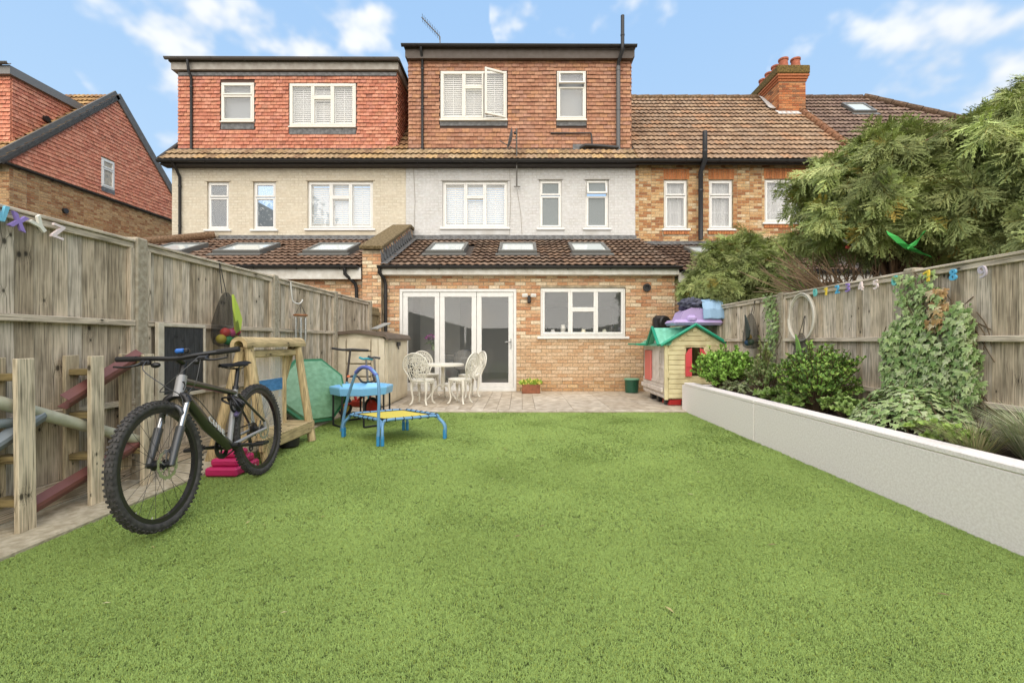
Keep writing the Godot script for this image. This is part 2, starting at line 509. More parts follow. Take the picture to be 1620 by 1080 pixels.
func window(parent: Node3D, f: Fr, u0: float, u1: float, v0: float, v1: float, cells: Array, inner: String, set_back := 0.05, sill := true, frame_mat: Material = null) -> Node3D:
	# cells: [u0, u1, v0, v1, state] in fractions; state "" fixed, "top" tilted open, "side" swung open
	if frame_mat == null: frame_mat = M("upvc", rgb(232, 230, 224), 0.35, noise_tex("speck", 0.02, 4, Color(0.95, 0.95, 0.945), Color(1, 1, 1)), Vector3.ONE * 0.7)
	var win := Node3D.new()
	win.name = "window"
	place(win, parent, f.xf((u0 + u1) / 2, v0))
	var fr := MB.new()
	var w := -set_back
	sash(fr, f, u0 + 0.002, u1 - 0.002, v0 + 0.002, v1 - 0.002, 0.055, w - 0.06, w)
	for cell in cells:
		var a: float = lerpf(u0 + 0.045, u1 - 0.045, cell[0]); var b: float = lerpf(u0 + 0.045, u1 - 0.045, cell[1])
		var c: float = lerpf(v0 + 0.045, v1 - 0.045, cell[2]); var d: float = lerpf(v0 + 0.045, v1 - 0.045, cell[3])
		var g := f
		var sb := MB.new()
		var state: String = cell[4] if cell.size() > 4 else ""
		if state == "top":
			var t := deg_to_rad(16.0)
			g = Fr.new(f.p(0, d, w), f.u, f.v * cos(t) - f.n * sin(t))
			g.o = f.p(0, d, w) - g.v * d + g.n * 0.0
			sash(sb, g, a, b, c, d, 0.05, -0.02, 0.035)
		elif state == "side":
			var t := deg_to_rad(24.0)
			g = Fr.new(f.p(b, 0, w), f.u * cos(t) - f.n * sin(t), f.v)
			g.o = f.p(b, 0, w) - g.u * b
			sash(sb, g, a, b, c, d, 0.06, -0.02, 0.035)
		else:
			sash(fr, f, a, b, c, d, 0.048, w - 0.05, w + 0.014)
		if sb.v.size(): put("opening_sash", sb, frame_mat, win)
		var pb := MB.new()
		var pw := (w - 0.012) if state == "" else 0.006
		g.box(pb, a + 0.04, b - 0.04, c + 0.04, d - 0.04, pw - 0.006, pw)
		var pm := glass()
		if inner == "frost": pm = M("frosted_glass", rgb(150, 156, 156), 0.28, noise_tex("frost", 0.06, 3, Color(0.72, 0.74, 0.74), Color(1, 1, 1)), Vector3.ONE * 2.2, {"nt": bump_tex("frostbump", 0.12, 2, 5.0), "ns": 0.5})
		put("pane", pb, pm, win)
		if inner == "shutter":
			var sh := MB.new()
			var z := w - 0.13
			f.box(sh, a - 0.01, a + 0.05, c, d, z - 0.015, z + 0.015)
			f.box(sh, b - 0.05, b + 0.01, c, d, z - 0.015, z + 0.015)
			f.box(sh, a, b, c, c + 0.05, z - 0.012, z + 0.012); f.box(sh, a, b, d - 0.05, d, z - 0.012, z + 0.012)
			var y := c + 0.08
			var cu := (a + b) / 2
			while y < d - 0.06:
				var up := (f.v * 0.80 + f.n * -0.60).normalized()
				if y > lerpf(v0, v1, 0.66) and d - c > 0.6 and fmod(absf(u0) * 7.0, 2.0) < 1.0: up = (f.v * 0.99 + f.n * -0.1).normalized()
				sh.box(Transform3D(Basis(f.u, up, f.u.cross(up)), f.p(cu, y, z)), Vector3(b - a - 0.08, 0.062, 0.009))
				y += 0.058
			f.box(sh, cu - 0.006, cu + 0.006, c + 0.06, d - 0.06, z + 0.028, z + 0.036)
			put("shutter", sh, M("shutter_paint", rgb(225, 224, 219), 0.5), win)
	put("frame", fr, frame_mat, win)
	if inner == "curtain":
		var cb := MB.new()
		var steps := int((u1 - u0) / 0.012)
		var pts := []
		for i in steps + 1: pts.append([lerpf(u0 + 0.04, u1 - 0.04, float(i) / steps), -set_back - 0.13 + 0.018 * sin(i * 0.9 + sin(i * 0.23) * 2.0)])
		for i in steps: cb.quad(f.p(pts[i][0], v0, pts[i][1]), f.p(pts[i + 1][0], v0, pts[i + 1][1]), f.p(pts[i + 1][0], v1, pts[i + 1][1]), f.p(pts[i][0], v1, pts[i][1]))
		put("curtain", cb, M("net_curtain", rgb(205, 205, 202), 0.9, noise_tex("lace", 0.03, 2, Color(0.72, 0.72, 0.72), Color(1, 1, 1), 256, null, FastNoiseLite.TYPE_CELLULAR), Vector3.ONE * 3.0, {"back": Color(0.3, 0.3, 0.3)}), win)
	elif inner == "blind":
		var bb := MB.new()
		f.box(bb, u0 + 0.05, u1 - 0.05, lerpf(v0, v1, 0.08), v1, -set_back - 0.14, -set_back - 0.135)
		put("roller_blind", bb, M("roller_blind", rgb(124, 128, 130), 0.8), win)
	if sill:
		var sl := MB.new()
		f.box(sl, u0 - 0.07, u1 + 0.07, v0 - 0.055, v0, -set_back, 0.06, Color.WHITE, 0.008)
		put("sill", sl, frame_mat, win)
	return win
func glass() -> StandardMaterial3D:
	return M("window_glass", Color(0.92, 0.95, 0.94), 0.02, null, Vector3.ONE, {"alpha": 0.03, "spec": 0.5})
func casement3(open := "") -> Array:  # three lights, the middle one with a small vent above
	return [[0, 0.345, 0, 1], [0.345, 0.655, 0, 0.68], [0.345, 0.655, 0.68, 1], [0.655, 1, 0, 1, open]]
func pair2(open := "") -> Array:
	return [[0, 1, 0, 0.68], [0, 1, 0.70, 1, open]]

func rooflight(parent: Node3D, f: Fr, u0: float, u1: float, v0: float, v1: float) -> void:
	var w := Node3D.new()
	w.name = "rooflight"
	place(w, parent, f.xf((u0 + u1) / 2, (v0 + v1) / 2))
	var fr := MB.new()
	sash(fr, f, u0, u1, v0, v1, 0.075, 0.0, 0.13)
	f.box(fr, u0 - 0.06, u1 + 0.06, v0 - 0.16, v0 - 0.003, 0.035, 0.062)
	put("frame", fr, M("lead_grey_frame", rgb(112, 112, 108), 0.45, null, Vector3.ONE, {"metal": 0.3}), w)
	var pb := MB.new()
	f.box(pb, u0 + 0.06, u1 - 0.06, v0 + 0.06, v1 - 0.06, 0.085, 0.10)
	put("pane", pb, M("rooflight_glass", rgb(196, 203, 200), 0.06, null, Vector3.ONE, {"spec": 0.7}), w)

func gutter(parent: Node3D, a: Vector3, b: Vector3, r: float, m: Material, called := "gutter") -> void:
	var g := MB.new()
	var d := (b - a).normalized()
	var side := d.cross(Vector3.UP).normalized()
	var n := 8
	for i in n:  # a half-round trough, open above, with a rolled lip
		var t0 := PI + PI * i / n; var t1 := PI + PI * (i + 1) / n
		var p0 := side * cos(t0) * r + Vector3.UP * sin(t0) * r; var p1 := side * cos(t1) * r + Vector3.UP * sin(t1) * r
		g.quad(a + p0, a + p1, b + p1, b + p0)
		g.quad(a + p0 * 0.9, b + p0 * 0.9, b + p1 * 0.9, a + p1 * 0.9)
		g.quad(a + p0, a + p0 * 0.9, a + p1 * 0.9, a + p1); g.quad(b + p0, b + p1, b + p1 * 0.9, b + p0 * 0.9)
	for s in [-1.0, 1.0]: g.tube([a + side * s * r, b + side * s * r], 0.008, 6)
	var k := 0.4
	while k < a.distance_to(b):
		var p := a + d * k
		g.tube(arc(p, side, Vector3.UP, r + 0.007, PI, TAU, 8), 0.010, 5)
		k += 0.9
	put(called, g, m, parent)
func pipe(parent: Node3D, pts: Array, r: float, m: Material, called := "downpipe", clips := true) -> void:
	var g := MB.new()
	g.tube(pts, r, 10)
	if clips:
		for i in pts.size() - 1:
			var a: Vector3 = pts[i]; var b: Vector3 = pts[i + 1]
			var l := a.distance_to(b)
			if l < 0.5: continue
			var k := 0.25
			while k < l:
				var p := a.lerp(b, k / l)
				var dir := (b - a).normalized() * 0.022
				g.tube([p - dir, p + dir], r + 0.008, 10)
				k += 1.1
	put(called, g, m, parent)

# ---------- the terrace ----------
const DE := 9.8    # extension face
const DF := 12.56  # first-floor face
const DD := 12.8   # dormer face
func front(d: float) -> Fr: return Fr.new(V(0, 0, -d), V(1, 0, 0), V(0, 1, 0))
func low_roof() -> Fr: return Fr.new(V(0, 2.66, -9.6), V(1, 0, 0), V(0, 1.2, -2.9))
func high_roof() -> Fr: return Fr.new(V(0, 5.98, -12.25), V(1, 0, 0), V(0, 3.65, -3.75))

var dark_plastic: Material
var white_paint: Material
var fascia_white: Material
var lead: Material
var ext_tones := []
var tile_brown := []

func house_palette() -> void:
	dark_plastic = M("black_pipe", rgb(38, 36, 35), 0.45, noise_tex("speck", 0.02, 4, Color(0.95, 0.95, 0.945), Color(1, 1, 1)), Vector3.ONE * 2.0)
	fascia_white = M("fascia_white", rgb(226, 224, 216), 0.5, noise_tex("soil", 0.008, 5, Color(0.84, 0.82, 0.79), Color(1, 1, 1)), Vector3.ONE * 0.8)
	lead = M("lead_sheet", rgb(128, 128, 127), 0.6, noise_tex("blotch", 0.01, 5, Color(0.6, 0.6, 0.6), Color(1, 1, 1)), Vector3.ONE * 1.3, {"nt": bump_tex("brickbump", 0.05, 4, 6.0), "ns": 0.4})
	ext_tones = [rgb(226, 184, 142), rgb(220, 172, 130), rgb(236, 204, 166), rgb(212, 160, 118), rgb(230, 192, 152), rgb(243, 222, 190), rgb(204, 148, 108), rgb(222, 176, 140)]
	tile_brown = [rgb(146, 122, 103), rgb(136, 113, 95), rgb(155, 132, 112), rgb(127, 105, 89), rgb(150, 123, 101), rgb(141, 122, 106)]

func shell(parent: Node3D, x0: float, x1: float, y1: float, d0: float, d1: float) -> void:
	# closed sides, back and floors so that rooms behind the panes are rooms
	var m := MB.new()
	m.bx(x0, x0 + 0.1, 0.0, y1, -d0, -d1); m.bx(x1 - 0.1, x1, 0.0, y1, -d0, -d1)
	m.bx(x0 + 0.101, x1 - 0.101, 0.0, y1, -d1 + 0.1, -d1)
	for y in [3.5, 6.1]:
		if y < y1: m.bx(x0 + 0.102, x1 - 0.102, y - 0.1, y, -d0, -d1 + 0.102)
	put("inner_walls", m, M("plaster", rgb(196, 192, 184), 0.9), parent)

func slope_sheet(parent: Node3D, f: Fr, u0: float, u1: float, v0: float, v1: float, called := "roof", thick := 0.12) -> Node3D:
	var m := MB.new()
	f.box(m, u0, u1, v0, v1, -thick, 0.0)
	return put(called, m, M("roof_felt", rgb(70, 62, 56), 0.95), parent)

func main_house() -> void:
	var h := thing("terraced_house", "white painted terraced house with brown tiled dormer, brick extension and folding doors", "house", V(0, 0, -DE))
	var f1 := front(DE)
	var f2 := front(DF)
	var f3 := front(DD)
	# extension wall: mortar bed with bricks standing proud
	var door := [wx(632, DE), wx(817, DE), 0.02, wy(457, DE)]
	var kit := [wx(855, DE), wx(990, DE), wy(532, DE), wy(455, DE)]
	var holes1 := [door, kit]
	var m := MB.new()
	holed(m, f1, -3.1, 3.33, 0.0, 2.56, holes1, 0.14)
	m.quad(f1.p(3.33, 0), f1.p(3.33, 0, -2.7), f1.p(3.33, 2.56, -2.7), f1.p(3.33, 2.56))
	var ew := put("extension_wall", m, M("mortar_pale", rgb(200, 182, 152), 0.95, noise_tex("blotch", 0.01, 5, Color(0.6, 0.6, 0.6), Color(1, 1, 1)), Vector3.ONE * 1.0), h)
	var washed := [rgb(230, 199, 163), rgb(224, 190, 151), rgb(236, 210, 177), rgb(219, 183, 144), rgb(228, 196, 160), rgb(216, 177, 137)]
	var damp := [rgb(218, 180, 136), rgb(208, 166, 122), rgb(226, 192, 150), rgb(200, 158, 116)]
	bricks(f1, -2.92, 3.33, 0.01, 0.24, holes1, ew, damp, "damp", 0)
	bricks(f1, -2.92, 3.33, 0.238, 1.15, holes1, ew, washed, "washed", 160, 0.010, [-0.05, 2.4, 0.25, 1.15])
	bricks(f1, -2.92, 3.33, 1.15, 2.50, holes1, ew, ext_tones, "extension", 140, 0.009, [-0.1, 3.4, 1.15, 2.4])
	# fascia and gutter
	m = MB.new()
	m.bx(-2.93, 3.36, 2.49, 2.635, -9.64, -9.61, Color.WHITE, 0.004)
	m.bx(-2.93, 3.36, 2.487, 2.50, -9.80, -9.641)
	put("fascia", m, fascia_white, h)
	gutter(h, V(-3.0, 2.665, -9.55), V(3.40, 2.655, -9.55), 0.055, dark_plastic)
	pipe(h, [V(-2.96, 2.62, -9.56), V(-2.96, 2.52, -9.56), V(-2.90, 2.42, -9.70), V(-2.88, 2.30, -9.73), V(-2.88, 0.05, -9.73)], 0.036, dark_plastic)
	# lean-to roof with three rooflights
	var lr := low_roof()
	var sheet := slope_sheet(h, lr, -2.95, 3.34, 0.0, 3.14, "extension_roof")
	var lights := [[-2.21, -1.31], [-0.51, 0.39], [1.21, 2.11]]
	var skip := []
	for l in lights: skip.append([l[0] - 0.02, l[1] + 0.02, 1.08, 2.16])
	roof_tiles(lr, -2.95, 3.35, -0.03, 3.12, skip, sheet, tile_brown, "extension", 300)
	for l in lights: rooflight(h, lr, l[0], l[1], 1.10, 2.16)
	m = MB.new()
	m.bx(-3.0, 3.2, 3.84, 4.0, -12.50, -12.56)
	lr.box(m, -2.96, 3.3, 2.98, 3.13, 0.05, 0.056)
	put("lead_flashing", m, lead, h)
	# party parapet on the left with its coping
	var pier := MB.new()
	pier.bx(-3.36, -2.96, 0.0, 2.52, -9.68, -9.80)
	var side := PackedVector2Array([Vector2(9.68, 2.4), Vector2(12.5, 3.6), Vector2(12.5, 4.12), Vector2(12.2, 4.12), Vector2(9.68, 3.02)])
	pier.prism(side, Transform3D(Basis(V(0, 0, -1), V(0, 1, 0), V(1, 0, 0)), V(-3.36, 0, 0)), 0.4)
	var par := put("parapet", pier, mats["mortar_pale"], h)
	var pf := Fr.new(V(-3.36, 0, -9.68), V(1, 0, 0), V(0, 1, 0))
	bricks(pf, 0.0, 0.4, 0.9, 3.0, [], par, ext_tones, "extension")
	m = MB.new()
	for c in [[654, 262, 655, 372], [818, 300, 826, 374], [806, 262, 806, 372]]: m.tube([V(wx(c[0], DF), wy(c[1], DF), -DF + 0.012), V(wx((c[0] + c[2]) / 2.0 + 2.0, DF), wy((c[1] + c[3]) / 2.0, DF), -DF + 0.012), V(wx(c[2], DF), wy(c[3], DF), -DF + 0.012)], 0.006, 5)
	put("cable", m, M("cable_grey", rgb(168, 162, 150), 0.6), h)
	var pl := Fr.new(V(-2.96, 0, 0), V(0, 0, -1), V(0, 1, 0))
	bricks(pl, 9.68, 12.45, 2.7, 4.1, [], par, ext_tones, "extension", 0, 0.007, [], PackedVector2Array([Vector2(9.68, 2.85), Vector2(12.5, 3.95), Vector2(12.5, 4.12), Vector2(12.2, 4.12), Vector2(9.68, 3.02)]))
	var cop := MB.new()
	cop.bar(V(-3.16, 3.06, -9.60), V(-3.16, 4.17, -12.18), 0.50, 0.08, Vector3.UP, Color.WHITE, 0.015)
	cop.bx(-3.41, -2.91, 4.13, 4.21, -12.17, -12.52, Color.WHITE, 0.012)
	put("coping", cop, M("mossy_coping", rgb(150, 132, 100), 0.95, noise_tex("moss", 0.02, 5, Color(0.45, 0.42, 0.30), Color(1, 1, 1)), Vector3.ONE * 1.6, {"nt": bump_tex("brickbump", 0.05, 4, 6.0), "ns": 0.22}), h)
	m = MB.new()
	for i in 14:
		var t := i / 14.0
		var z := lerpf(-9.75, -12.4, t)
		var y := lerpf(2.80, 3.95, t)
		m.box(Transform3D(Basis(V(0, 0, 1), 0.15), V(-2.945, y + 0.10, z)), V(0.008, 0.24, 0.23))
	lr.box(m, -2.95, -2.80, 0.0, 3.1, 0.062, 0.067)
	put("stepped_flashing", m, lead, h)
	# first floor, painted brick
	var w1 := [wx(700, DF), wx(803, DF), wy(360, DF), wy(286, DF)]
	var w2 := [wx(853, DF), wx(889, DF), wy(361, DF), wy(284, DF)]
	var w3 := [wx(926, DF), wx(963, DF), wy(361, DF), wy(284, DF)]
	var holes2 := [w1, w2, w3]
	m = MB.new()
	holed(m, f2, -3.16, 3.18, 3.6, 5.96, holes2, 0.13)
	var tp := [rgb(213, 213, 211), rgb(215, 214, 212), rgb(212, 211, 209), rgb(214, 213, 210)]
	var fw := put("first_floor_wall", m, M("white_masonry", rgb(210, 210, 208), 0.85, noise_tex("soil", 0.008, 5, Color(0.84, 0.82, 0.79), Color(1, 1, 1)), Vector3.ONE * 0.35), h)
	bricks(f2, -3.15, 3.17, 3.62, 5.94, holes2, fw, tp, "white", 0, 0.0022)
	window(h, f2, w1[0], w1[1], w1[2], w1[3], casement3(), "shutter")
	window(h, f2, w2[0], w2[1], w2[2], w2[3], pair2(), "frost")
	window(h, f2, w3[0], w3[1], w3[2], w3[3], pair2("top"), "frost")
	for w in holes2:
		m = MB.new()
		f2.box(m, w[0] - 0.04, w[1] + 0.04, w[3], w[3] + 0.035, 0.004, 0.03)
		f2.box(m, w[0] - 0.05, w[1] + 0.05, w[2] - 0.20, w[2] - 0.06, 0.004, 0.016)
		put("window_trim", m, mats["white_masonry"], h)
	shell(h, -3.1, 3.15, 6.1, DF + 0.14, 19.5)
	var hr := high_roof()
	slope_sheet(h, hr, -3.15, 3.18, 0.02, 5.2, "main_roof", 0.1)
	eaves(h, -3.15, 3.18)
	# loft dormer
	var dw1 := [wx(697, DD), wx(802, DD), wy(190, DD), wy(113, DD)]
	var dw2 := [wx(881, DD), wx(927, DD), wy(190, DD), wy(113, DD)]
	var dh := [dw1, dw2]
	m = MB.new()
	holed(m, f3, -3.13, 3.11, 6.2, 9.0, dh, 0.1)
	m.bx(-3.12, -3.02, 6.5, 9.0, -DD - 0.101, -16.0); m.bx(3.0, 3.10, 6.5, 9.0, -DD - 0.101, -16.0)
	m.bx(-3.0, 3.0, 6.5, 9.0, -15.9, -16.0)
	var dm := put("dormer", m, M("dormer_board", rgb(90, 70, 60), 0.9), h)
	var tones := [rgb(194, 143, 112), rgb(185, 134, 105), rgb(201, 153, 122), rgb(178, 127, 100), rgb(198, 147, 110), rgb(190, 143, 118)]
	var below := []
	for w in dh: below.append([w[0] - 0.02, w[1] + 0.02, w[2] - 0.17, w[3] + 0.01])
	tile_hang(f3, -3.14, 3.12, 6.30, 8.98, below, dm, tones, "dormer", 300, 0.108, 0.215)
	var left := Fr.new(V(-3.125, 0, -16.0), V(0, 0, 1), V(0, 1, 0))
	tile_hang(left, 0.0, 3.2, 6.30, 8.98, [], dm, tones, "dormer", 0, 0.108, 0.215)
	var right := Fr.new(V(3.105, 0, -DD), V(0, 0, -1), V(0, 1, 0))
	tile_hang(right, 0.0, 3.2, 6.30, 8.98, [], dm, tones, "dormer", 0, 0.108, 0.215)
	window(h, f3, dw1[0], dw1[1], dw1[2], dw1[3], casement3("side"), "shutter", -0.03, false, M("upvc_cream", rgb(224, 220, 208), 0.4))
	window(h, f3, dw2[0], dw2[1], dw2[2], dw2[3], pair2("top"), "blind", -0.03, false, M("upvc_cream", rgb(224, 220, 208), 0.4))
	m = MB.new()
	for w in dh: f3.box(m, w[0] - 0.01, w[1] + 0.01, w[2] - 0.17, w[2] - 0.045, 0.02, 0.034)
	f3.box(m, -3.2, 3.2, 6.22, 6.30, 0.03, 0.05)
	put("lead_apron", m, lead, h)
	m = MB.new()
	for w in dh: f3.box(m, w[0] - 0.02, w[1] + 0.02, w[2] - 0.045, w[2], 0.0, 0.09, Color.WHITE, 0.006)
	put("dormer_sill", m, mats["upvc_cream"], h)
	m = MB.new()
	m.bx(-3.2, 3.18, 8.985, 9.24, -DD + 0.16, -16.2)
	m.bx(-3.16, 3.14, 8.95, 8.984, -DD + 0.08, -DD + 0.16)
	put("dormer_fascia", m, M("fascia_brown", rgb(94, 84, 76), 0.6, noise_tex("soil", 0.008, 5, Color(0.84, 0.82, 0.79), Color(1, 1, 1)), Vector3.ONE), h)
	m = MB.new()
	m.bx(-3.24, 3.22, 9.241, 9.33, -DD + 0.20, -16.3, Color.WHITE, 0.02)
	put("dormer_flat_roof", m, M("mineral_felt", rgb(96, 92, 84), 0.95, noise_tex("moss", 0.02, 5, Color(0.45, 0.42, 0.30), Color(1, 1, 1)), Vector3.ONE * 2.0), h)
	gutter(h, V(-3.28, 9.26, -DD + 0.26), V(3.22, 9.24, -DD + 0.26), 0.055, dark_plastic)
	var x := wx(669, DD)
	pipe(h, [V(x, 9.20, -DD + 0.26), V(x, 9.08, -DD + 0.22), V(x, 8.95, -DD + 0.08), V(x, 6.27, -DD + 0.08)], 0.036, dark_plastic)
	x = wx(977, DD)
	var soil := M("soil_pipe_grey", rgb(96, 95, 94), 0.5, noise_tex("speck", 0.02, 4, Color(0.95, 0.95, 0.945), Color(1, 1, 1)), Vector3.ONE * 2.0)
	pipe(h, [V(x, 6.2, -DD + 0.10), V(x, 8.75, -DD + 0.10)], 0.058, soil, "soil_pipe")
	pipe(h, [V(x, 8.70, -DD + 0.10), V(x, 8.85, -DD + 0.12), V(x + 0.06, 9.05, -DD + 0.36), V(x + 0.06, 9.2, -DD + 0.37), V(x + 0.06, 9.98, -DD + 0.37)], 0.05, dark_plastic, "vent_pipe")
	var yy := wy(235, DD)
	pipe(h, [V(wx(918, DD), yy - 0.02, -DD + 0.06), V(wx(925, DD), yy + 0.03, -DD + 0.14), V(wx(940, DD), yy + 0.02, -DD + 0.14), V(x, yy - 0.03, -DD + 0.13)], 0.055, dark_plastic, "waste_pipe", false)
	pipe(h, [V(wx(871, DD), wy(212, DD), -DD + 0.05), V(wx(933, DD), wy(212, DD), -DD + 0.07), V(wx(935, DD), wy(214, DD), -DD + 0.07), V(wx(936, DD), yy + 0.05, -DD + 0.12)], 0.022, dark_plastic, "overflow_pipe", false)
	m = MB.new()
	f3.box(m, wx(906, DD), wx(926, DD), wy(243, DD), wy(229, DD), 0.02, 0.05)
	put("pipe_flashing", m, lead, h)
	kitchen(h)
	folding_doors(h, f1, door)
	window(h, f1, kit[0], kit[1], kit[2], kit[3], [[0, 0.345, 0, 1], [0.345, 0.66, 0, 0.56], [0.345, 0.66, 0.56, 1], [0.66, 1, 0, 1]], "clear", 0.03, true)
	# wall vent
	m = MB.new()
	var vc := f1.p(wx(1023, DE), wy(455, DE), 0.0)
	var turn := Basis(V(1, 0, 0), PI / 2)
	m.lathe([[0.0, 0.012], [0.05, 0.012], [0.05, 0.05], [0.085, 0.05], [0.085, 0.0]], Transform3D(turn, vc), 20)
	put("flue_terminal", m, dark_plastic, h)

func eaves(h: Node3D, x0: float, x1: float, rows := 2) -> void:
	var hr := high_roof()
	roof_tiles(hr, x0, x1, -0.04, 0.33 * rows, [], h, [rgb(184, 160, 126), rgb(174, 148, 114), rgb(192, 168, 136), rgb(166, 138, 108), rgb(196, 166, 122)], "eaves")
	var m := MB.new()
	m.bx(x0, x1, 5.865, 5.93, -12.33, -12.30)
	m.bx(x0, x1, 5.855, 5.864, -12.30, -12.555)
	put("eaves_fascia", m, M("eaves_board", rgb(52, 46, 42), 0.7), h)
	gutter(h, V(x0 - 0.02, 5.95, -12.22), V(x1 + 0.02, 5.945, -12.22), 0.058, dark_plastic, "eaves_gutter")

func kitchen(h: Node3D) -> void:
	var m := MB.new()
	m.bx(-3.0, 3.2, 0.0, 0.018, -9.95, -16.0)
	put("kitchen_floor", m, M("kitchen_floor", rgb(150, 140, 128), 0.4), h)
	m = MB.new()
	m.bx(-3.0, 3.2, 2.42, 2.5, -9.95, -16.0)
	m.bx(-3.05, -3.0, 0.0, 2.5, -9.95, -16.0); m.bx(3.2, 3.25, 0.0, 2.5, -9.95, -16.0)
	m.bx(-3.0, 3.2, 0.0, 2.5, -15.4, -15.5)
	m.bx(-2.9, -1.75, 0.02, 2.41, -13.2, -13.3)
	put("kitchen_walls", m, M("kitchen_paint", rgb(208, 206, 200), 0.8), h)
	m = MB.new()
	m.bx(0.3, 3.1, 0.02, 0.92, -14.7, -15.35); m.bx(0.3, 3.1, 1.45, 2.2, -15.0, -15.35)
	m.bx(0.3, 2.6, 0.02, 0.92, -10.0, -10.55)
	put("kitchen_units", m, M("kitchen_units", rgb(60, 58, 58), 0.4), h)

func folding_doors(h: Node3D, f: Fr, r: Array) -> void:
	var paint := M("door_aluminium", rgb(226, 225, 220), 0.35, noise_tex("speck", 0.02, 4, Color(0.95, 0.95, 0.945), Color(1, 1, 1)), Vector3.ONE * 0.7)
	var d := Node3D.new()
	d.name = "folding_door"
	place(d, h, f.xf((r[0] + r[1]) / 2, 0))
	var m := MB.new()
	sash(m, f, r[0] + 0.002, r[1] - 0.002, r[2], r[3] - 0.002, 0.062, -0.10, 0.012)
	put("door_frame", m, paint, d)
	var a: float = r[0] + 0.064
	var w: float = (r[1] - r[0] - 0.128) / 3.0
	for i in 3:
		m = MB.new()
		sash(m, f, a + w * i + 0.004, a + w * (i + 1) - 0.004, r[2] + 0.064, r[3] - 0.066, 0.105, -0.07, -0.012)
		put("door_leaf", m, paint, d)
		m = MB.new()
		f.box(m, a + w * i + 0.10, a + w * (i + 1) - 0.10, r[2] + 0.16, r[3] - 0.165, -0.046, -0.036)
		put("pane", m, glass(), d)
	m = MB.new()
	f.box(m, r[1] - 0.135, r[1] - 0.105, 0.92, 1.14, -0.011, 0.0, Color.WHITE, 0.003)
	m.tube([f.p(r[1] - 0.12, 1.07, 0.0), f.p(r[1] - 0.12, 1.07, 0.05), f.p(r[1] - 0.24, 1.07, 0.055)], 0.010, 8)
	put("handle", m, M("brushed_steel", rgb(190, 190, 188), 0.3, null, Vector3.ONE, {"metal": 0.9}), d)
	m = MB.new()
	f.box(m, r[0], r[1], 0.0, 0.02, -0.1, 0.05)
	put("threshold", m, fascia_white, d)

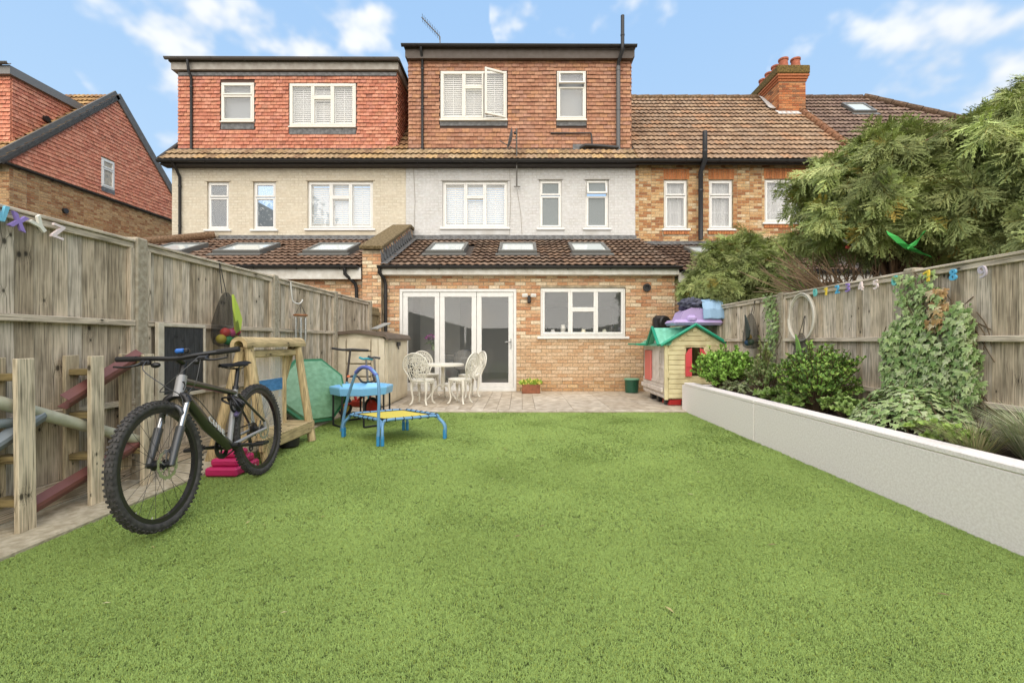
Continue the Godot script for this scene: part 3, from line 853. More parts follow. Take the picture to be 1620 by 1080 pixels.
func cream_house() -> void:
	var h := thing("terraced_house", "cream painted terraced house with bright red tiled dormer beyond the left fence", "house", V(-6.4, 0, -DE))
	var f2 := front(DF)
	var f3 := front(DD)
	var w1 := [wx(327, DF), wx(362, DF), wy(363, DF), wy(287, DF)]
	var w2 := [wx(400, DF), wx(436, DF), wy(363, DF), wy(287, DF)]
	var w3 := [wx(486, DF), wx(590, DF), wy(362, DF), wy(286, DF)]
	var holes := [w1, w2, w3]
	var m := MB.new()
	holed(m, f2, -9.62, -3.16, 3.3, 5.96, holes, 0.13)
	m.quad(f2.p(-9.62, 0, -7), f2.p(-9.62, 0), f2.p(-9.62, 5.96), f2.p(-9.62, 5.96, -7))
	var fw := put("first_floor_wall", m, M("cream_masonry", rgb(214, 204, 183), 0.85, noise_tex("soil", 0.008, 5, Color(0.84, 0.82, 0.79), Color(1, 1, 1)), Vector3.ONE * 0.35), h)
	bricks(f2, -9.61, -3.17, 3.62, 5.94, holes, fw, [rgb(217, 208, 188), rgb(215, 206, 186), rgb(219, 211, 192), rgb(214, 204, 183)], "cream", 0, 0.0022)
	window(h, f2, w1[0], w1[1], w1[2], w1[3], pair2(), "clear")
	window(h, f2, w2[0], w2[1], w2[2], w2[3], pair2(), "clear")
	window(h, f2, w3[0], w3[1], w3[2], w3[3], casement3(), "shutter")
	for w in holes:
		m = MB.new()
		f2.box(m, w[0] - 0.04, w[1] + 0.04, w[3], w[3] + 0.03, 0.004, 0.028)
		f2.box(m, w[0] - 0.05, w[1] + 0.05, w[2] - 0.2, w[2] - 0.06, 0.004, 0.014)
		put("window_trim", m, mats["cream_masonry"], h)
	shell(h, -9.55, -3.2, 6.1, DF + 0.14, 19.5)
	var hr := high_roof()
	slope_sheet(h, hr, -9.7, -3.15, 0.02, 5.2, "main_roof", 0.1)
	eaves(h, -9.74, -3.15)
	roof_tiles(hr, -3.75, -3.15, 0.62, 5.2, [], h, [rgb(172, 140, 100), rgb(160, 126, 88), rgb(150, 116, 84)], "eaves")
	m = MB.new()
	m.tube([hr.p(-9.72, 0.0, 0.02), hr.p(-9.72, 5.2, 0.02)], 0.06, 6)
	put("verge", m, M("eaves_board", rgb(52, 46, 42), 0.7), h)
	# dormer
	var dw1 := [wx(350, DD), wx(402, DD), wy(193, DD), wy(131, DD)]
	var dw2 := [wx(458, DD), wx(563, DD), wy(201, DD), wy(132, DD)]
	var dh := [dw1, dw2]
	m = MB.new()
	holed(m, f3, -9.6, -3.47, 6.3, 8.66, dh, 0.1)
	m.bx(-9.6, -9.5, 6.5, 8.66, -DD - 0.101, -15.3); m.bx(-3.57, -3.48, 6.5, 8.66, -DD - 0.101, -15.3)
	var dm := put("dormer", m, M("dormer_board", rgb(90, 70, 60), 0.9), h)
	var tones := [rgb(222, 150, 120), rgb(214, 140, 111), rgb(229, 161, 132), rgb(207, 133, 106), rgb(222, 154, 122), rgb(216, 146, 122)]
	var below := []
	for w in dh: below.append([w[0] - 0.02, w[1] + 0.02, w[2] - 0.2, w[3] + 0.01])
	tile_hang(f3, -9.62, -3.46, 6.40, 8.52, below, dm, tones, "red", 300, 0.102, 0.168)
	var cheek := Fr.new(V(-3.475, 0, 0), V(0, 0, -1), V(0, 1, 0))
	tile_hang(cheek, DD, 15.3, 6.40, 8.6, [], dm, tones, "red", 0, 0.102, 0.168)
	var cream := M("upvc_cream", rgb(224, 220, 208), 0.4)
	window(h, f3, dw1[0], dw1[1], dw1[2], dw1[3], pair2(), "blind", -0.02, false, cream)
	window(h, f3, dw2[0], dw2[1], dw2[2], dw2[3], casement3(), "shutter", -0.02, false, cream)
	m = MB.new()
	for w in dh: f3.box(m, w[0], w[1], w[2] - 0.21, w[2] - 0.03, 0.018, 0.03)
	f3.box(m, -9.62, -3.4, 6.27, 6.39, 0.03, 0.045)
	f3.box(m, -9.6, -3.47, 8.53, 8.62, 0.02, 0.05)
	cheek.box(m, DD + 0.02, 15.2, 6.3, 6.42, 0.02, 0.03)
	for i in 8:
		var d0 := DD + i * 0.32
		m.box(Transform3D(Basis(V(1, 0, 0), deg_to_rad(44.0)), V(-3.40, 6.62 + i * 0.311, -d0 - 0.2)), V(0.14, 0.012, 0.46))
	put("lead_apron", m, lead, h)
	m = MB.new()
	for w in dh: f3.box(m, w[0] - 0.01, w[1] + 0.01, w[2] - 0.035, w[2], 0.0, 0.08, Color.WHITE, 0.006)
	put("dormer_sill", m, cream, h)
	m = MB.new()
	m.bx(-9.74, -3.40, 8.66, 8.86, -DD + 0.12, -15.7)
	put("dormer_fascia", m, M("fascia_grey", rgb(172, 166, 156), 0.5, noise_tex("soil", 0.008, 5, Color(0.84, 0.82, 0.79), Color(1, 1, 1)), Vector3.ONE), h)
	m = MB.new()
	m.bx(-9.80, -3.36, 8.861, 8.98, -DD + 0.16, -15.7, Color.WHITE, 0.02)
	put("dormer_flat_roof", m, M("mineral_felt", rgb(96, 92, 84), 0.95), h)
	gutter(h, V(-9.84, 8.93, -DD + 0.22), V(-3.36, 8.91, -DD + 0.22), 0.055, M("grey_gutter", rgb(92, 88, 84), 0.5))
	var x := wx(305, DD)
	pipe(h, [V(x, 8.88, -DD + 0.22), V(x, 8.6, -DD + 0.18), V(x, 8.45, -DD + 0.07), V(x, 6.38, -DD + 0.07)], 0.036, dark_plastic)
	x = wx(286, DF)
	pipe(h, [V(x, 5.9, -12.24), V(x, 5.75, -12.40), V(x, 5.6, -DF + 0.05), V(x, 3.95, -DF + 0.05), V(x - 0.05, 3.88, -DF + 0.05), V(x - 1.0, 3.82, -DF + 0.05)], 0.036, dark_plastic)
	# lean-to extension
	var f1 := front(DE)
	m = MB.new()
	holed(m, f1, -9.6, -3.37, 0.0, 2.56, [[wx(455, DE), wx(530, DE), 0.02, 2.10]], 0.14)
	var ew := put("extension_wall", m, M("mortar_pale", rgb(200, 182, 152), 0.95), h)
	bricks(f1, -6.0, -3.37, 1.55, 2.50, [[wx(455, DE), wx(530, DE), 0.02, 2.10]], ew, ext_tones, "extension")
	m = MB.new()
	sash(m, f1, wx(455, DE), wx(530, DE), 0.02, 2.10, 0.07, -0.08, 0.01)
	put("door_frame", m, mats["upvc"], h)
	m = MB.new()
	f1.box(m, wx(455, DE) + 0.07, wx(530, DE) - 0.07, 0.09, 2.03, -0.04, -0.03)
	put("pane", m, glass(), h)
	var lr := low_roof()
	var sheet := slope_sheet(h, lr, -9.6, -3.37, 0.0, 3.14, "extension_roof")
	var skip := []
	var ls := []
	for px in [[252, 312], [358, 430], [494, 562]]:
		var a := wx(px[0], 11.1); var b := wx(px[1], 11.1)
		ls.append([a, b]); skip.append([a - 0.02, b + 0.02, 1.08, 2.16])
	var tn := []
	for t in tile_brown: tn.append(t.lerp(rgb(150, 120, 100), 0.4))
	roof_tiles(lr, -9.6, -3.37, -0.03, 3.12, skip, sheet, tn, "cream_ext", 300)
	for l in ls: rooflight(h, lr, l[0], l[1], 1.10, 2.10)
	m = MB.new()
	lr.box(m, -9.6, -3.4, 2.95, 3.13, 0.05, 0.056)
	m.bx(-8.3, -3.4, 3.84, 4.0, -12.50, -12.56)
	put("lead_flashing", m, lead, h)
	m = MB.new()
	m.tube([V(-9.75, 3.60, -11.6), V(-8.35, 3.99, -12.45)], 0.11, 8)
	put("hip_tiles", m, M("hip_clay", rgb(150, 120, 96), 0.9, noise_tex("moss", 0.02, 5, Color(0.45, 0.42, 0.30), Color(1, 1, 1)), Vector3.ONE * 2.0), h)
	m = MB.new()
	m.bx(-9.6, -3.37, 2.40, 2.635, -9.64, -9.61)
	put("fascia", m, fascia_white, h)
	gutter(h, V(-9.6, 2.675, -9.55), V(-3.40, 2.66, -9.55), 0.055, dark_plastic)
	x = wx(545, 9.55)
	pipe(h, [V(x, 2.64, -9.55), V(x, 2.50, -9.56), V(x + 0.16, 2.32, -9.70), V(x + 0.18, 2.22, -9.74), V(x + 0.18, 0.1, -9.74)], 0.036, dark_plastic)

func brick_house() -> void:
	var h := thing("terraced_house", "yellow brick terraced house with plain tiled roof and tall chimney, right of centre", "house", V(6.2, 0, -DE))
	var f2 := front(DF)
	var w1 := [wx(1051, DF), wx(1088, DF), wy(362, DF), wy(284, DF)]
	var w2 := [wx(1122, DF), wx(1160, DF), wy(362, DF), wy(284, DF)]
	var w3 := [wx(1210, DF), wx(1330, DF), wy(352, DF), wy(283, DF)]
	var holes := [w1, w2, w3]
	var m := MB.new()
	holed(m, f2, 3.18, 15.5, 3.0, 5.96, holes, 0.13)
	var fw := put("first_floor_wall", m, M("mortar_lime", rgb(206, 186, 152), 0.95, noise_tex("blotch", 0.01, 5, Color(0.6, 0.6, 0.6), Color(1, 1, 1)), Vector3.ONE), h)
	var lintels := []
	for w in holes: lintels.append_array([[w[0] - 0.02, w[1] + 0.02, w[3], w[3] + 0.30], [w[0] - 0.05, w[1] + 0.05, w[2] - 0.16, w[2]]])
	bricks(f2, 3.18, 10.5, 3.3, 5.94, holes + lintels, fw, [rgb(214, 170, 118), rgb(200, 150, 100), rgb(224, 190, 142), rgb(186, 130, 84), rgb(216, 178, 130), rgb(168, 116, 78), rgb(228, 204, 166)], "stock", 300, 0.008, [3.3, 8.6, 3.9, 5.8], PackedVector2Array(), true)
	# soldier arches and brick sills
	var sold := MB.new()
	for w in holes:
		var u: float = w[0] - 0.02
		while u < w[1]:
			var cl := vary(lin(204, 132, 82), 0.15)
			f2.box(sold, u, u + 0.062, w[3] + 0.006, w[3] + 0.22, -0.02, 0.011, cl)
			f2.box(sold, u, u + 0.062, w[3] + 0.228, w[3] + 0.295, -0.02, 0.010, vary(cl, 0.1))
			f2.box(sold, u, u + 0.062, w[2] - 0.15, w[2] - 0.058, -0.02, 0.03, vary(cl, 0.1))
			u += 0.072
	kind(put("brick_arch", sold, M("stock_brickwork", Color.WHITE, 0.9, null, Vector3.ONE, {"vc": true}), h), "stuff")
	window(h, f2, w1[0], w1[1], w1[2], w1[3], pair2(), "curtain")
	window(h, f2, w2[0], w2[1], w2[2], w2[3], pair2(), "curtain")
	window(h, f2, w3[0], w3[1], w3[2], w3[3], casement3(), "curtain")
	shell(h, 3.2, 15.4, 6.1, DF + 0.14, 19.5)
	var hr := high_roof()
	var sheet := slope_sheet(h, hr, 3.18, 9.2, 0.02, 5.2, "main_roof", 0.1)
	var tones := [rgb(178, 150, 122), rgb(168, 140, 113), rgb(188, 161, 132), rgb(160, 133, 108), rgb(190, 153, 120), rgb(172, 148, 124)]
	roof_tiles(hr, 3.18, 9.2, -0.04, 5.18, [], sheet, tones, "brickhouse", 300)
	m = MB.new()
	m.bx(3.18, 15.5, 5.865, 5.93, -12.33, -12.30)
	put("eaves_fascia", m, M("eaves_board", rgb(52, 46, 42), 0.7), h)
	gutter(h, V(3.16, 5.95, -12.22), V(15.4, 5.93, -12.22), 0.058, dark_plastic, "eaves_gutter")
	ridge(h, hr, 3.18, 9.2, rgb(146, 120, 96))
	# clay tiles over the party line, running down from the chimney
	m = MB.new()
	for i in 14:
		var a := hr.p(9.2, 4.6 - i * 0.34, 0.05); var b := hr.p(9.2, 4.6 - i * 0.34 - 0.34, 0.06)
		m.tube([a, b], [0.11, 0.125], 8, vary(lin(172, 122, 92), 0.08))
	put("party_ridge", m, M("party_clay", Color.WHITE, 0.9, noise_tex("moss", 0.02, 5, Color(0.45, 0.42, 0.30), Color(1, 1, 1)), Vector3.ONE * 1.2, {"vc": true}), h)
	# soil pipe on the wall
	var x := wx(1110, 12.35)
	pipe(h, [V(x, 3.85, -12.40), V(x, 5.7, -12.40), V(x, 5.9, -12.12), V(x, 6.68, -12.12)], 0.062, M("cast_iron_pipe", rgb(44, 44, 46), 0.5), "soil_pipe")
	chimney(h)
	# its lean-to and ground floor
	m = MB.new()
	m.bx(3.36, 10.0, 0.0, 2.45, -9.9, -10.0)
	var gw := put("ground_floor_wall", m, mats["mortar_lime"], h)
	bricks(front(9.9), 3.36, 4.6, 1.2, 2.44, [], gw, ext_tones, "extension")
	var lr := Fr.new(V(0, 2.56, -9.66), V(1, 0, 0), V(0, 1.15, -2.84))
	var s2 := slope_sheet(h, lr, 3.36, 10.0, 0.0, 3.05, "extension_roof")
	roof_tiles(lr, 3.36, 7.2, -0.03, 3.05, [], s2, [rgb(112, 90, 74), rgb(104, 82, 68), rgb(122, 98, 80)], "darkext", 120)
	rooflight(h, lr, wx(1092, 11.3), wx(1130, 11.3), 1.5, 2.3)
	m = MB.new()
	m.bx(3.37, 10.0, 2.34, 2.54, -9.70, -9.66)
	put("fascia", m, fascia_white, h)
	gutter(h, V(3.42, 2.57, -9.6), V(10.0, 2.56, -9.6), 0.055, dark_plastic)
	m = MB.new()
	m.bx(3.2, 10.0, 3.66, 3.84, -12.50, -12.55)
	put("lead_flashing", m, lead, h)

func ridge(h: Node3D, hr: Fr, x0: float, x1: float, col: Color) -> void:
	var m := MB.new()
	var u := x0
	while u < x1:
		var e := minf(u + 0.45, x1)
		m.tube([hr.p(u, 5.22, 0.0), hr.p(e - 0.012, 5.22, 0.006)], [0.115, 0.125], 8, vary(col.srgb_to_linear(), 0.12))
		u += 0.45
	put("ridge_tiles", m, M("party_clay", Color.WHITE, 0.9, noise_tex("moss", 0.02, 5, Color(0.45, 0.42, 0.30), Color(1, 1, 1)), Vector3.ONE * 1.2, {"vc": true}), h)

func chimney(h: Node3D) -> void:
	var c := Node3D.new()
	c.name = "chimney"
	place(c, h, Transform3D(Basis(), V(8.95, 8.2, -15.6)))
	var x0 := 8.45; var x1 := 9.32; var d0 := 14.85; var d1 := 16.5
	var m := MB.new()
	m.bx(x0, x1, 7.6, 9.78, -d0, -d1)
	var st := put("stack", m, M("mortar_old", rgb(150, 120, 90), 0.95), c)
	var tones := [rgb(206, 132, 82), rgb(196, 120, 72), rgb(214, 148, 98), rgb(170, 100, 62), rgb(192, 134, 92), rgb(150, 104, 74)]
	bricks(Fr.new(V(0, 0, -d0), V(1, 0, 0), V(0, 1, 0)), x0, x1, 8.0, 9.56, [], st, tones, "stack")
	bricks(Fr.new(V(x0, 0, -d1), V(0, 0, 1), V(0, 1, 0)), 0.0, d1 - d0, 8.0, 9.56, [], st, tones, "stack")
	m = MB.new()
	var k := 0.0
	for y in [9.56, 9.635, 9.71]:
		k += 0.028
		m.bx(x0 - k, x1 + k, y, y + 0.066, -d0 + k, -d1 - k, lin(192, 118, 76), 0.006)
	put("oversail", m, M("oversail", Color.WHITE, 0.9, noise_tex("brickgrain", 0.02, 5, Color(0.76, 0.75, 0.73), Color(1, 1, 1)), Vector3.ONE * 1.7, {"vc": true}), c)
	m = MB.new()
	m.bx(x0 - 0.10, x1 + 0.10, 9.785, 10.06, -d0 + 0.10, -d1 - 0.10, Color.WHITE, 0.03)
	put("chimney_cap", m, M("lichen_cap", rgb(150, 126, 74), 0.95, noise_tex("lichen", 0.03, 5, Color(0.35, 0.33, 0.26), Color(1, 1, 0.9)), Vector3.ONE * 1.1, {"nt": bump_tex("brickbump", 0.05, 4, 6.0), "ns": 0.22}), c)
	var spots := [[8.68, 15.0], [9.08, 15.0], [8.66, 15.4], [8.66, 15.8], [8.66, 16.2]]
	for s in spots:
		m = MB.new()
		m.lathe([[0.16, 0.0], [0.135, 0.2], [0.13, 0.26], [0.155, 0.28], [0.155, 0.33], [0.125, 0.335], [0.11, 0.1]], Transform3D(Basis(), V(s[0], 10.05, -s[1])), 16)
		put("chimney_pot", m, M("terracotta_pot", rgb(186, 110, 82), 0.85, noise_tex("tilegrain", 0.015, 5, Color(0.76, 0.74, 0.73), Color(1, 1, 1)), Vector3.ONE * 1.1), c)
	m = MB.new()
	var hr := high_roof()
	for i in 7:
		var a := 4.0 + i * 0.17
		m.box(Transform3D(Basis(hr.u, hr.v, hr.n).rotated(V(0, 1, 0), 0.15), hr.p(x0 - 0.12 + i * 0.02, a, 0.09)), V(0.22, 0.2, 0.012))
	hr.box(m, x0 - 0.1, x1 + 0.12, 3.45, 3.75, 0.05, 0.065)
	put("chimney_flashing", m, M("bright_lead", rgb(196, 194, 190), 0.55), c)

func hipped_house() -> void:
	var h := thing("terraced_house", "dark brown hipped roof with a small rooflight right of the chimney", "house", V(12.5, 0, -DF))
	var hr := high_roof()
	var m := MB.new()
	var e := 16.4
	m.quad(hr.p(9.2, 0.02, -0.02), hr.p(e, 0.02, -0.02), hr.p(12.05, 5.2, -0.02), hr.p(9.2, 5.2, -0.02))
	m.quad(V(e, 5.98, -12.27), V(e, 5.98, -19.6), V(12.05, 9.6, -16.0), V(12.05, 9.6, -15.95))
	m.quad(V(9.2, 5.98, -19.7), V(9.2, 9.6, -16.0), V(12.05, 9.6, -16.0), V(e, 5.98, -19.7))
	m.bx(9.3, e - 0.3, 0, 5.9, -12.7, -19.4)
	var sheet := put("roof", m, M("roof_felt", rgb(70, 62, 56), 0.95), h)
	var tones := [rgb(146, 124, 110), rgb(137, 116, 103), rgb(154, 132, 117), rgb(131, 110, 98)]
	roof_tiles(hr, 9.3, e, -0.04, 5.18, [], sheet, tones, "hipped", 200, PackedVector2Array([Vector2(9.2, 0), Vector2(e - 0.1, 0), Vector2(12.05, 5.2), Vector2(9.2, 5.2)]))
	ridge(h, hr, 9.35, 12.0, rgb(120, 98, 84))
	m = MB.new()
	for i in 15:
		var a := hr.p(12.05, 5.2, 0.06).lerp(hr.p(e, 0.0, 0.06), i / 15.0)
		var b := hr.p(12.05, 5.2, 0.06).lerp(hr.p(e, 0.0, 0.06), (i + 0.96) / 15.0)
		m.tube([a, b], [0.11, 0.12], 8, vary(lin(126, 102, 84), 0.1))
	put("hip_tiles", m, mats["party_clay"], h)
	rooflight(h, hr, wx(1342, 15.0), wx(1378, 15.0), 3.55, 4.35)

func gable_house() -> void:
	var h := thing("gable_house", "red tile hung gable end above yellow brick, leftmost house", "house", V(-14.05, 0, -12.3))
	var gx := -14.05
	var f := Fr.new(V(gx, 0, 0), V(0, 0, -1), V(0, 1, 0))
	var d0 := 12.2; var d1 := 19.4; var da := 15.8; var ey := 5.95; var ry := 9.62
	var tri := PackedVector2Array([Vector2(d0, ey), Vector2(d1, ey), Vector2(da, ry)])
	var win := [15.22, 15.72, 6.28, 7.25]
	var m := MB.new()
	holed(m, f, 12.5, 19.2, 0.0, ey, [], 0.2)
	m.prism(tri, Transform3D(Basis(V(0, 0, -1), V(0, 1, 0), V(1, 0, 0)), V(gx - 0.2, 0, 0)), 0.2)
	m.bx(-24.0, gx, 0.0, ey, -12.5, -12.52)
	var gw := put("gable_wall", m, M("mortar_lime", rgb(206, 186, 152), 0.95), h)
	var stock := [rgb(204, 160, 112), rgb(188, 140, 96), rgb(214, 176, 130), rgb(176, 122, 82), rgb(206, 166, 122)]
	bricks(f, 12.5, 19.2, 3.2, 5.9, [], gw, stock, "gable", 0, 0.009, [], PackedVector2Array(), true)
	bricks(Fr.new(V(-24, 0, -12.5), V(1, 0, 0), V(0, 1, 0)), 9.0, 9.95, 3.4, 5.8, [], gw, stock, "gable")
	var tones := [rgb(238, 158, 126), rgb(231, 149, 118), rgb(243, 168, 136), rgb(224, 142, 113), rgb(236, 161, 128)]
	tile_hang(f, d0, d1, 6.0, ry, [win], gw, tones, "gable", 300, 0.118, 0.168, tri)
	window(h, f, win[0], win[1], win[2], win[3], pair2(), "blind", -0.03, false)
	m = MB.new()
	f.box(m, win[0], win[1], win[2] - 0.16, win[2] - 0.01, 0.02, 0.035)
	put("lead_apron", m, lead, h)
	# verge boards
	m = MB.new()
	m.bar(f.p(d0 - 0.1, ey - 0.02, 0.05), f.p(da, ry + 0.02, 0.05), 0.06, 0.26, Vector3.UP)
	m.bar(f.p(d1 + 0.1, ey - 0.02, 0.05), f.p(da, ry + 0.02, 0.05), 0.06, 0.26, Vector3.UP)
	put("verge_board", m, M("verge_grey", rgb(108, 106, 102), 0.6, noise_tex("soil", 0.008, 5, Color(0.84, 0.82, 0.79), Color(1, 1, 1)), Vector3.ONE), h)
	gutter(h, f.p(12.3, 5.93, 0.07), f.p(19.3, 5.93, 0.07), 0.05, dark_plastic)
	gutter(h, V(-24, 5.9, -12.1), V(gx + 0.1, 5.9, -12.1), 0.06, dark_plastic, "eaves_gutter")
	# roof slopes
	var s1 := Fr.new(V(-24, ey, -d0), V(1, 0, 0), V(0, ry - ey, -(da - d0)))
	var l := Vector2(ry - ey, da - d0).length()
	var sheet := slope_sheet(h, s1, 0.0, 24 + gx + 0.08, 0.0, l, "roof")
	roof_tiles(s1, 7.4, 24 + gx + 0.09, -0.05, l + 0.03, [], sheet, [rgb(182, 146, 96), rgb(166, 130, 88), rgb(196, 162, 108), rgb(150, 118, 84)], "gableroof", 200)
	m = MB.new()
	m.quad(V(-24, ry, -da), V(gx + 0.08, ry, -da), V(gx + 0.08, ey, -d1 - 0.1), V(-24, ey, -d1 - 0.1))
	put("rear_roof", m, M("roof_felt", rgb(70, 62, 56), 0.95), h)
	# its dormer
	var dx := -14.5; var dd := 12.95; var dt := 8.62
	m = MB.new()
	m.bx(-24.0, dx - 0.01, 6.2, dt, -dd - 0.01, -15.3)
	var dm := put("dormer", m, M("dormer_board", rgb(90, 70, 60), 0.9), h)
	tile_hang(Fr.new(V(-24, 0, -dd), V(1, 0, 0), V(0, 1, 0)), 8.2, 24 + dx, 6.25, dt, [], dm, tones, "gable", 0)
	tile_hang(Fr.new(V(dx, 0, 0), V(0, 0, -1), V(0, 1, 0)), dd, 15.3, 6.25, dt, [], dm, tones, "gable", 0)
	m = MB.new()
	m.bx(-24.0, dx + 0.12, dt, dt + 0.24, -dd + 0.14, -15.6)
	put("dormer_fascia", m, M("fascia_grey2", rgb(120, 118, 114), 0.5), h)
	gutter(h, V(-24, dt + 0.3, -dd + 0.2), V(dx + 0.16, dt + 0.28, -dd + 0.2), 0.055, M("grey_gutter", rgb(92, 88, 84), 0.5), "dormer_gutter")
	m = MB.new()
	m.lathe([[0.0, 0.1], [0.09, 0.1], [0.09, 0.0]], Transform3D(Basis(V(0, 0, 1), -PI / 2), V(dx + 0.02, 7.85, -13.85)), 14)
	m.lathe([[0.0, 0.08], [0.08, 0.08], [0.08, 0.0]], Transform3D(Basis(V(0, 0, 1), -PI / 2), f.p(14.0, 5.1, 0.0)), 14)
	put("wall_vent", m, dark_plastic, h)

# ---------- sky, ground, fences ----------
func sky_image() -> Image:
	# blue air with broken fair-weather cloud all round; the larger banks stand where the photograph shows them
	var w := 2048
	var h := 1024
	var im := Image.create(w, h, false, Image.FORMAT_RGBF)
	var f := FastNoiseLite.new()
	f.seed = 12; f.frequency = 2.6; f.fractal_octaves = 5; f.fractal_gain = 0.55
	var g := FastNoiseLite.new()
	g.seed = 31; g.frequency = 1.1; g.fractal_octaves = 2
	var banks := []
	for b in [[325, 35, 0.075, 0.62], [255, 105, 0.04, 0.3], [500, 62, 0.05, 0.5], [845, 25, 0.035, 0.36], [1000, 18, 0.035, 0.3], [1560, 100, 0.11, 0.75], [1455, 115, 0.05, 0.4], [262, 225, 0.035, 0.5], [585, 45, 0.04, 0.3]]:
		banks.append([V((b[0] - 823.0) / 720.0, (540.0 - b[1]) / 720.0, -1).normalized(), b[2], b[3]])
	for y in h:
		var el := (0.5 - (y + 0.5) / h) * PI
		var up := maxf(sin(el), 0.0)
		var t := pow(1.0 - up, 1.7)
		var blue := Color(0.29, 0.51, 0.85).lerp(Color(0.58, 0.77, 0.95), t)
		if el < -0.02:
			for x in w: im.set_pixel(x, y, Color(0.22, 0.24, 0.20))
			continue
		var cy := cos(el)
		for x in w:
			var az := (x + 0.5) / w * TAU
			var d := V(sin(az) * cy, sin(el), -cos(az) * cy)
			var q := V(d.x, d.y * 1.5, d.z)
			var m := -0.15
			if d.z < -0.35 and d.y > 0.2:
				for b in banks:
					var e: float = 1.0 - d.dot(b[0])
					if e < b[1] * b[1] * 4.0: m += b[2] * 0.50 * exp(-e / (b[1] * b[1] * 0.9))
			else:
				m += g.get_noise_3dv(q) * 0.5 + 0.12
			var k := 0.0
			var cv := 0.0
			if m > -0.14:
				cv = f.get_noise_3dv(q * 2.8)
				k = smoothstep(-0.04, 0.56, m + cv * 0.95 + 0.02)
			var cloud := Color(0.93, 0.95, 0.97) * (0.92 + 0.2 * cv)
			im.set_pixel(x, y, blue.lerp(cloud, k * 0.9))
	return im

var wood_mats := {}
func wood(key: String, col: Color, across: bool, i: int) -> StandardMaterial3D:
	# weathered timber; across = grain runs along z instead of y
	var tx := wood_tex("woodgrain", 26)
	var k := "%s_%d_%d" % [key, int(across), i]
	if mats.has(k): return mats[k]
	if across: return M(k, col, 0.9, wood_tex_turned(), V(0.6, 1.1, 0.5), {"off": V(i * 0.37, i * 0.21, i * 0.43)})
	return M(k, col, 0.9, tx, V(1.1, 0.55, 1.1), {"off": V(i * 0.37, i * 0.31, i * 0.23)})
func wood_tex_turned() -> Texture2D:
	if texs.has("woodturned"): return texs["woodturned"]
	var im: Image = wood_tex("woodgrain", 26).get_image().duplicate()
	im.rotate_90(CLOCKWISE)
	texs["woodturned"] = ImageTexture.create_from_image(im)
	return texs["woodturned"]

func ground() -> void:
	var m := MB.new()
	m.quad(V(-220, -0.06, 120), V(220, -0.06, 120), V(220, -0.06, -260), V(-220, -0.06, -260))
	kind(put("ground", m, M("earth", rgb(112, 104, 80), 0.95, noise_tex("blotch", 0.01, 5, Color(0.6, 0.6, 0.6), Color(1, 1, 1)), Vector3.ONE * 0.4)), "structure")
	# turf backing and blades
	m = MB.new()
	m.bx(-2.57, 2.55, -0.05, -0.012, 6.0, -6.94)
	var lawn: Node3D = kind(put("lawn", m, M("turf_backing", rgb(98, 116, 58), 0.95, noise_tex("turf", 0.03, 4, Color(0.6, 0.62, 0.5), Color(1, 1, 1)), Vector3.ONE * 2.0)), "structure")
	blades()
	# sandy concrete strip along the left fence
	m = MB.new()
	m.bx(-3.02, -2.571, -0.055, 0.018, 6.0, -6.94, Color.WHITE, 0.01)
	kind(put("concrete_strip", m, M("sandy_concrete", rgb(206, 196, 172), 0.95, noise_tex("sand", 0.03, 5, Color(0.76, 0.74, 0.70), Color(1, 1, 1)), Vector3.ONE * 0.9, {"nt": bump_tex("sandbump", 0.08, 5, 7.0), "ns": 0.22})), "structure")
	# patio of separate slabs on a bed
	m = MB.new()
	m.bx(-3.05, 3.4, -0.055, -0.004, -6.945, -9.82)
	var bed: Node3D = kind(put("patio", m, M("grout", rgb(120, 108, 92), 0.95)), "structure")
	var slab := MB.new()
	slab.box(Transform3D(), Vector3.ONE, Color.WHITE, 0.01)
	var sm := slab.mesh()
	var tx := noise_tex("paving", 0.012, 6, Color(0.74, 0.71, 0.68), Color(1, 1, 1))
	var pm := []
	for i in 5: pm.append(M("paving_%d" % i, [rgb(212, 201, 181), rgb(206, 195, 175), rgb(218, 208, 190), rgb(209, 199, 181), rgb(201, 189, 169)][i], 0.75, tx, Vector3.ONE * 0.8, {"off": V(i * 0.3, 0, i * 0.2), "nt": bump_tex("sandbump", 0.08, 5, 7.0), "ns": 0.25}))
	var x := -3.04
	while x < 3.38:
		var narrow := x < 0.12
		var w := minf(0.205 if narrow else 0.6, 3.39 - x)
		var d := 7.15 + (rng.randf() * 0.9 if narrow else (0.3 if fmod(x, 1.2) > 0.6 else 0.0))
		var cuts := [7.155]
		if d > 7.3: cuts.append(d)
		while cuts[-1] < 9.79: cuts.append(minf(cuts[-1] + (1.2 if narrow else 0.9), 9.8))
		for i in cuts.size() - 1:
			var l: float = cuts[i + 1] - cuts[i]
			if l < 0.03: continue
			mi("paving_slab", sm, pm[rng.randi() % 5], bed, Transform3D(Basis.from_scale(V(w - 0.006, 0.02, l - 0.006)), V(x + w / 2, 0.0, -(cuts[i] + cuts[i + 1]) / 2)))
		x += w
	x = -3.04
	while x < 3.38:
		var w := minf(0.9, 3.39 - x)
		mi("paving_slab", sm, pm[(rng.randi() % 2) + 2], bed, Transform3D(Basis.from_scale(V(w - 0.006, 0.02, 0.195)), V(x + w / 2, 0.001, -7.05)))
		x += 0.9

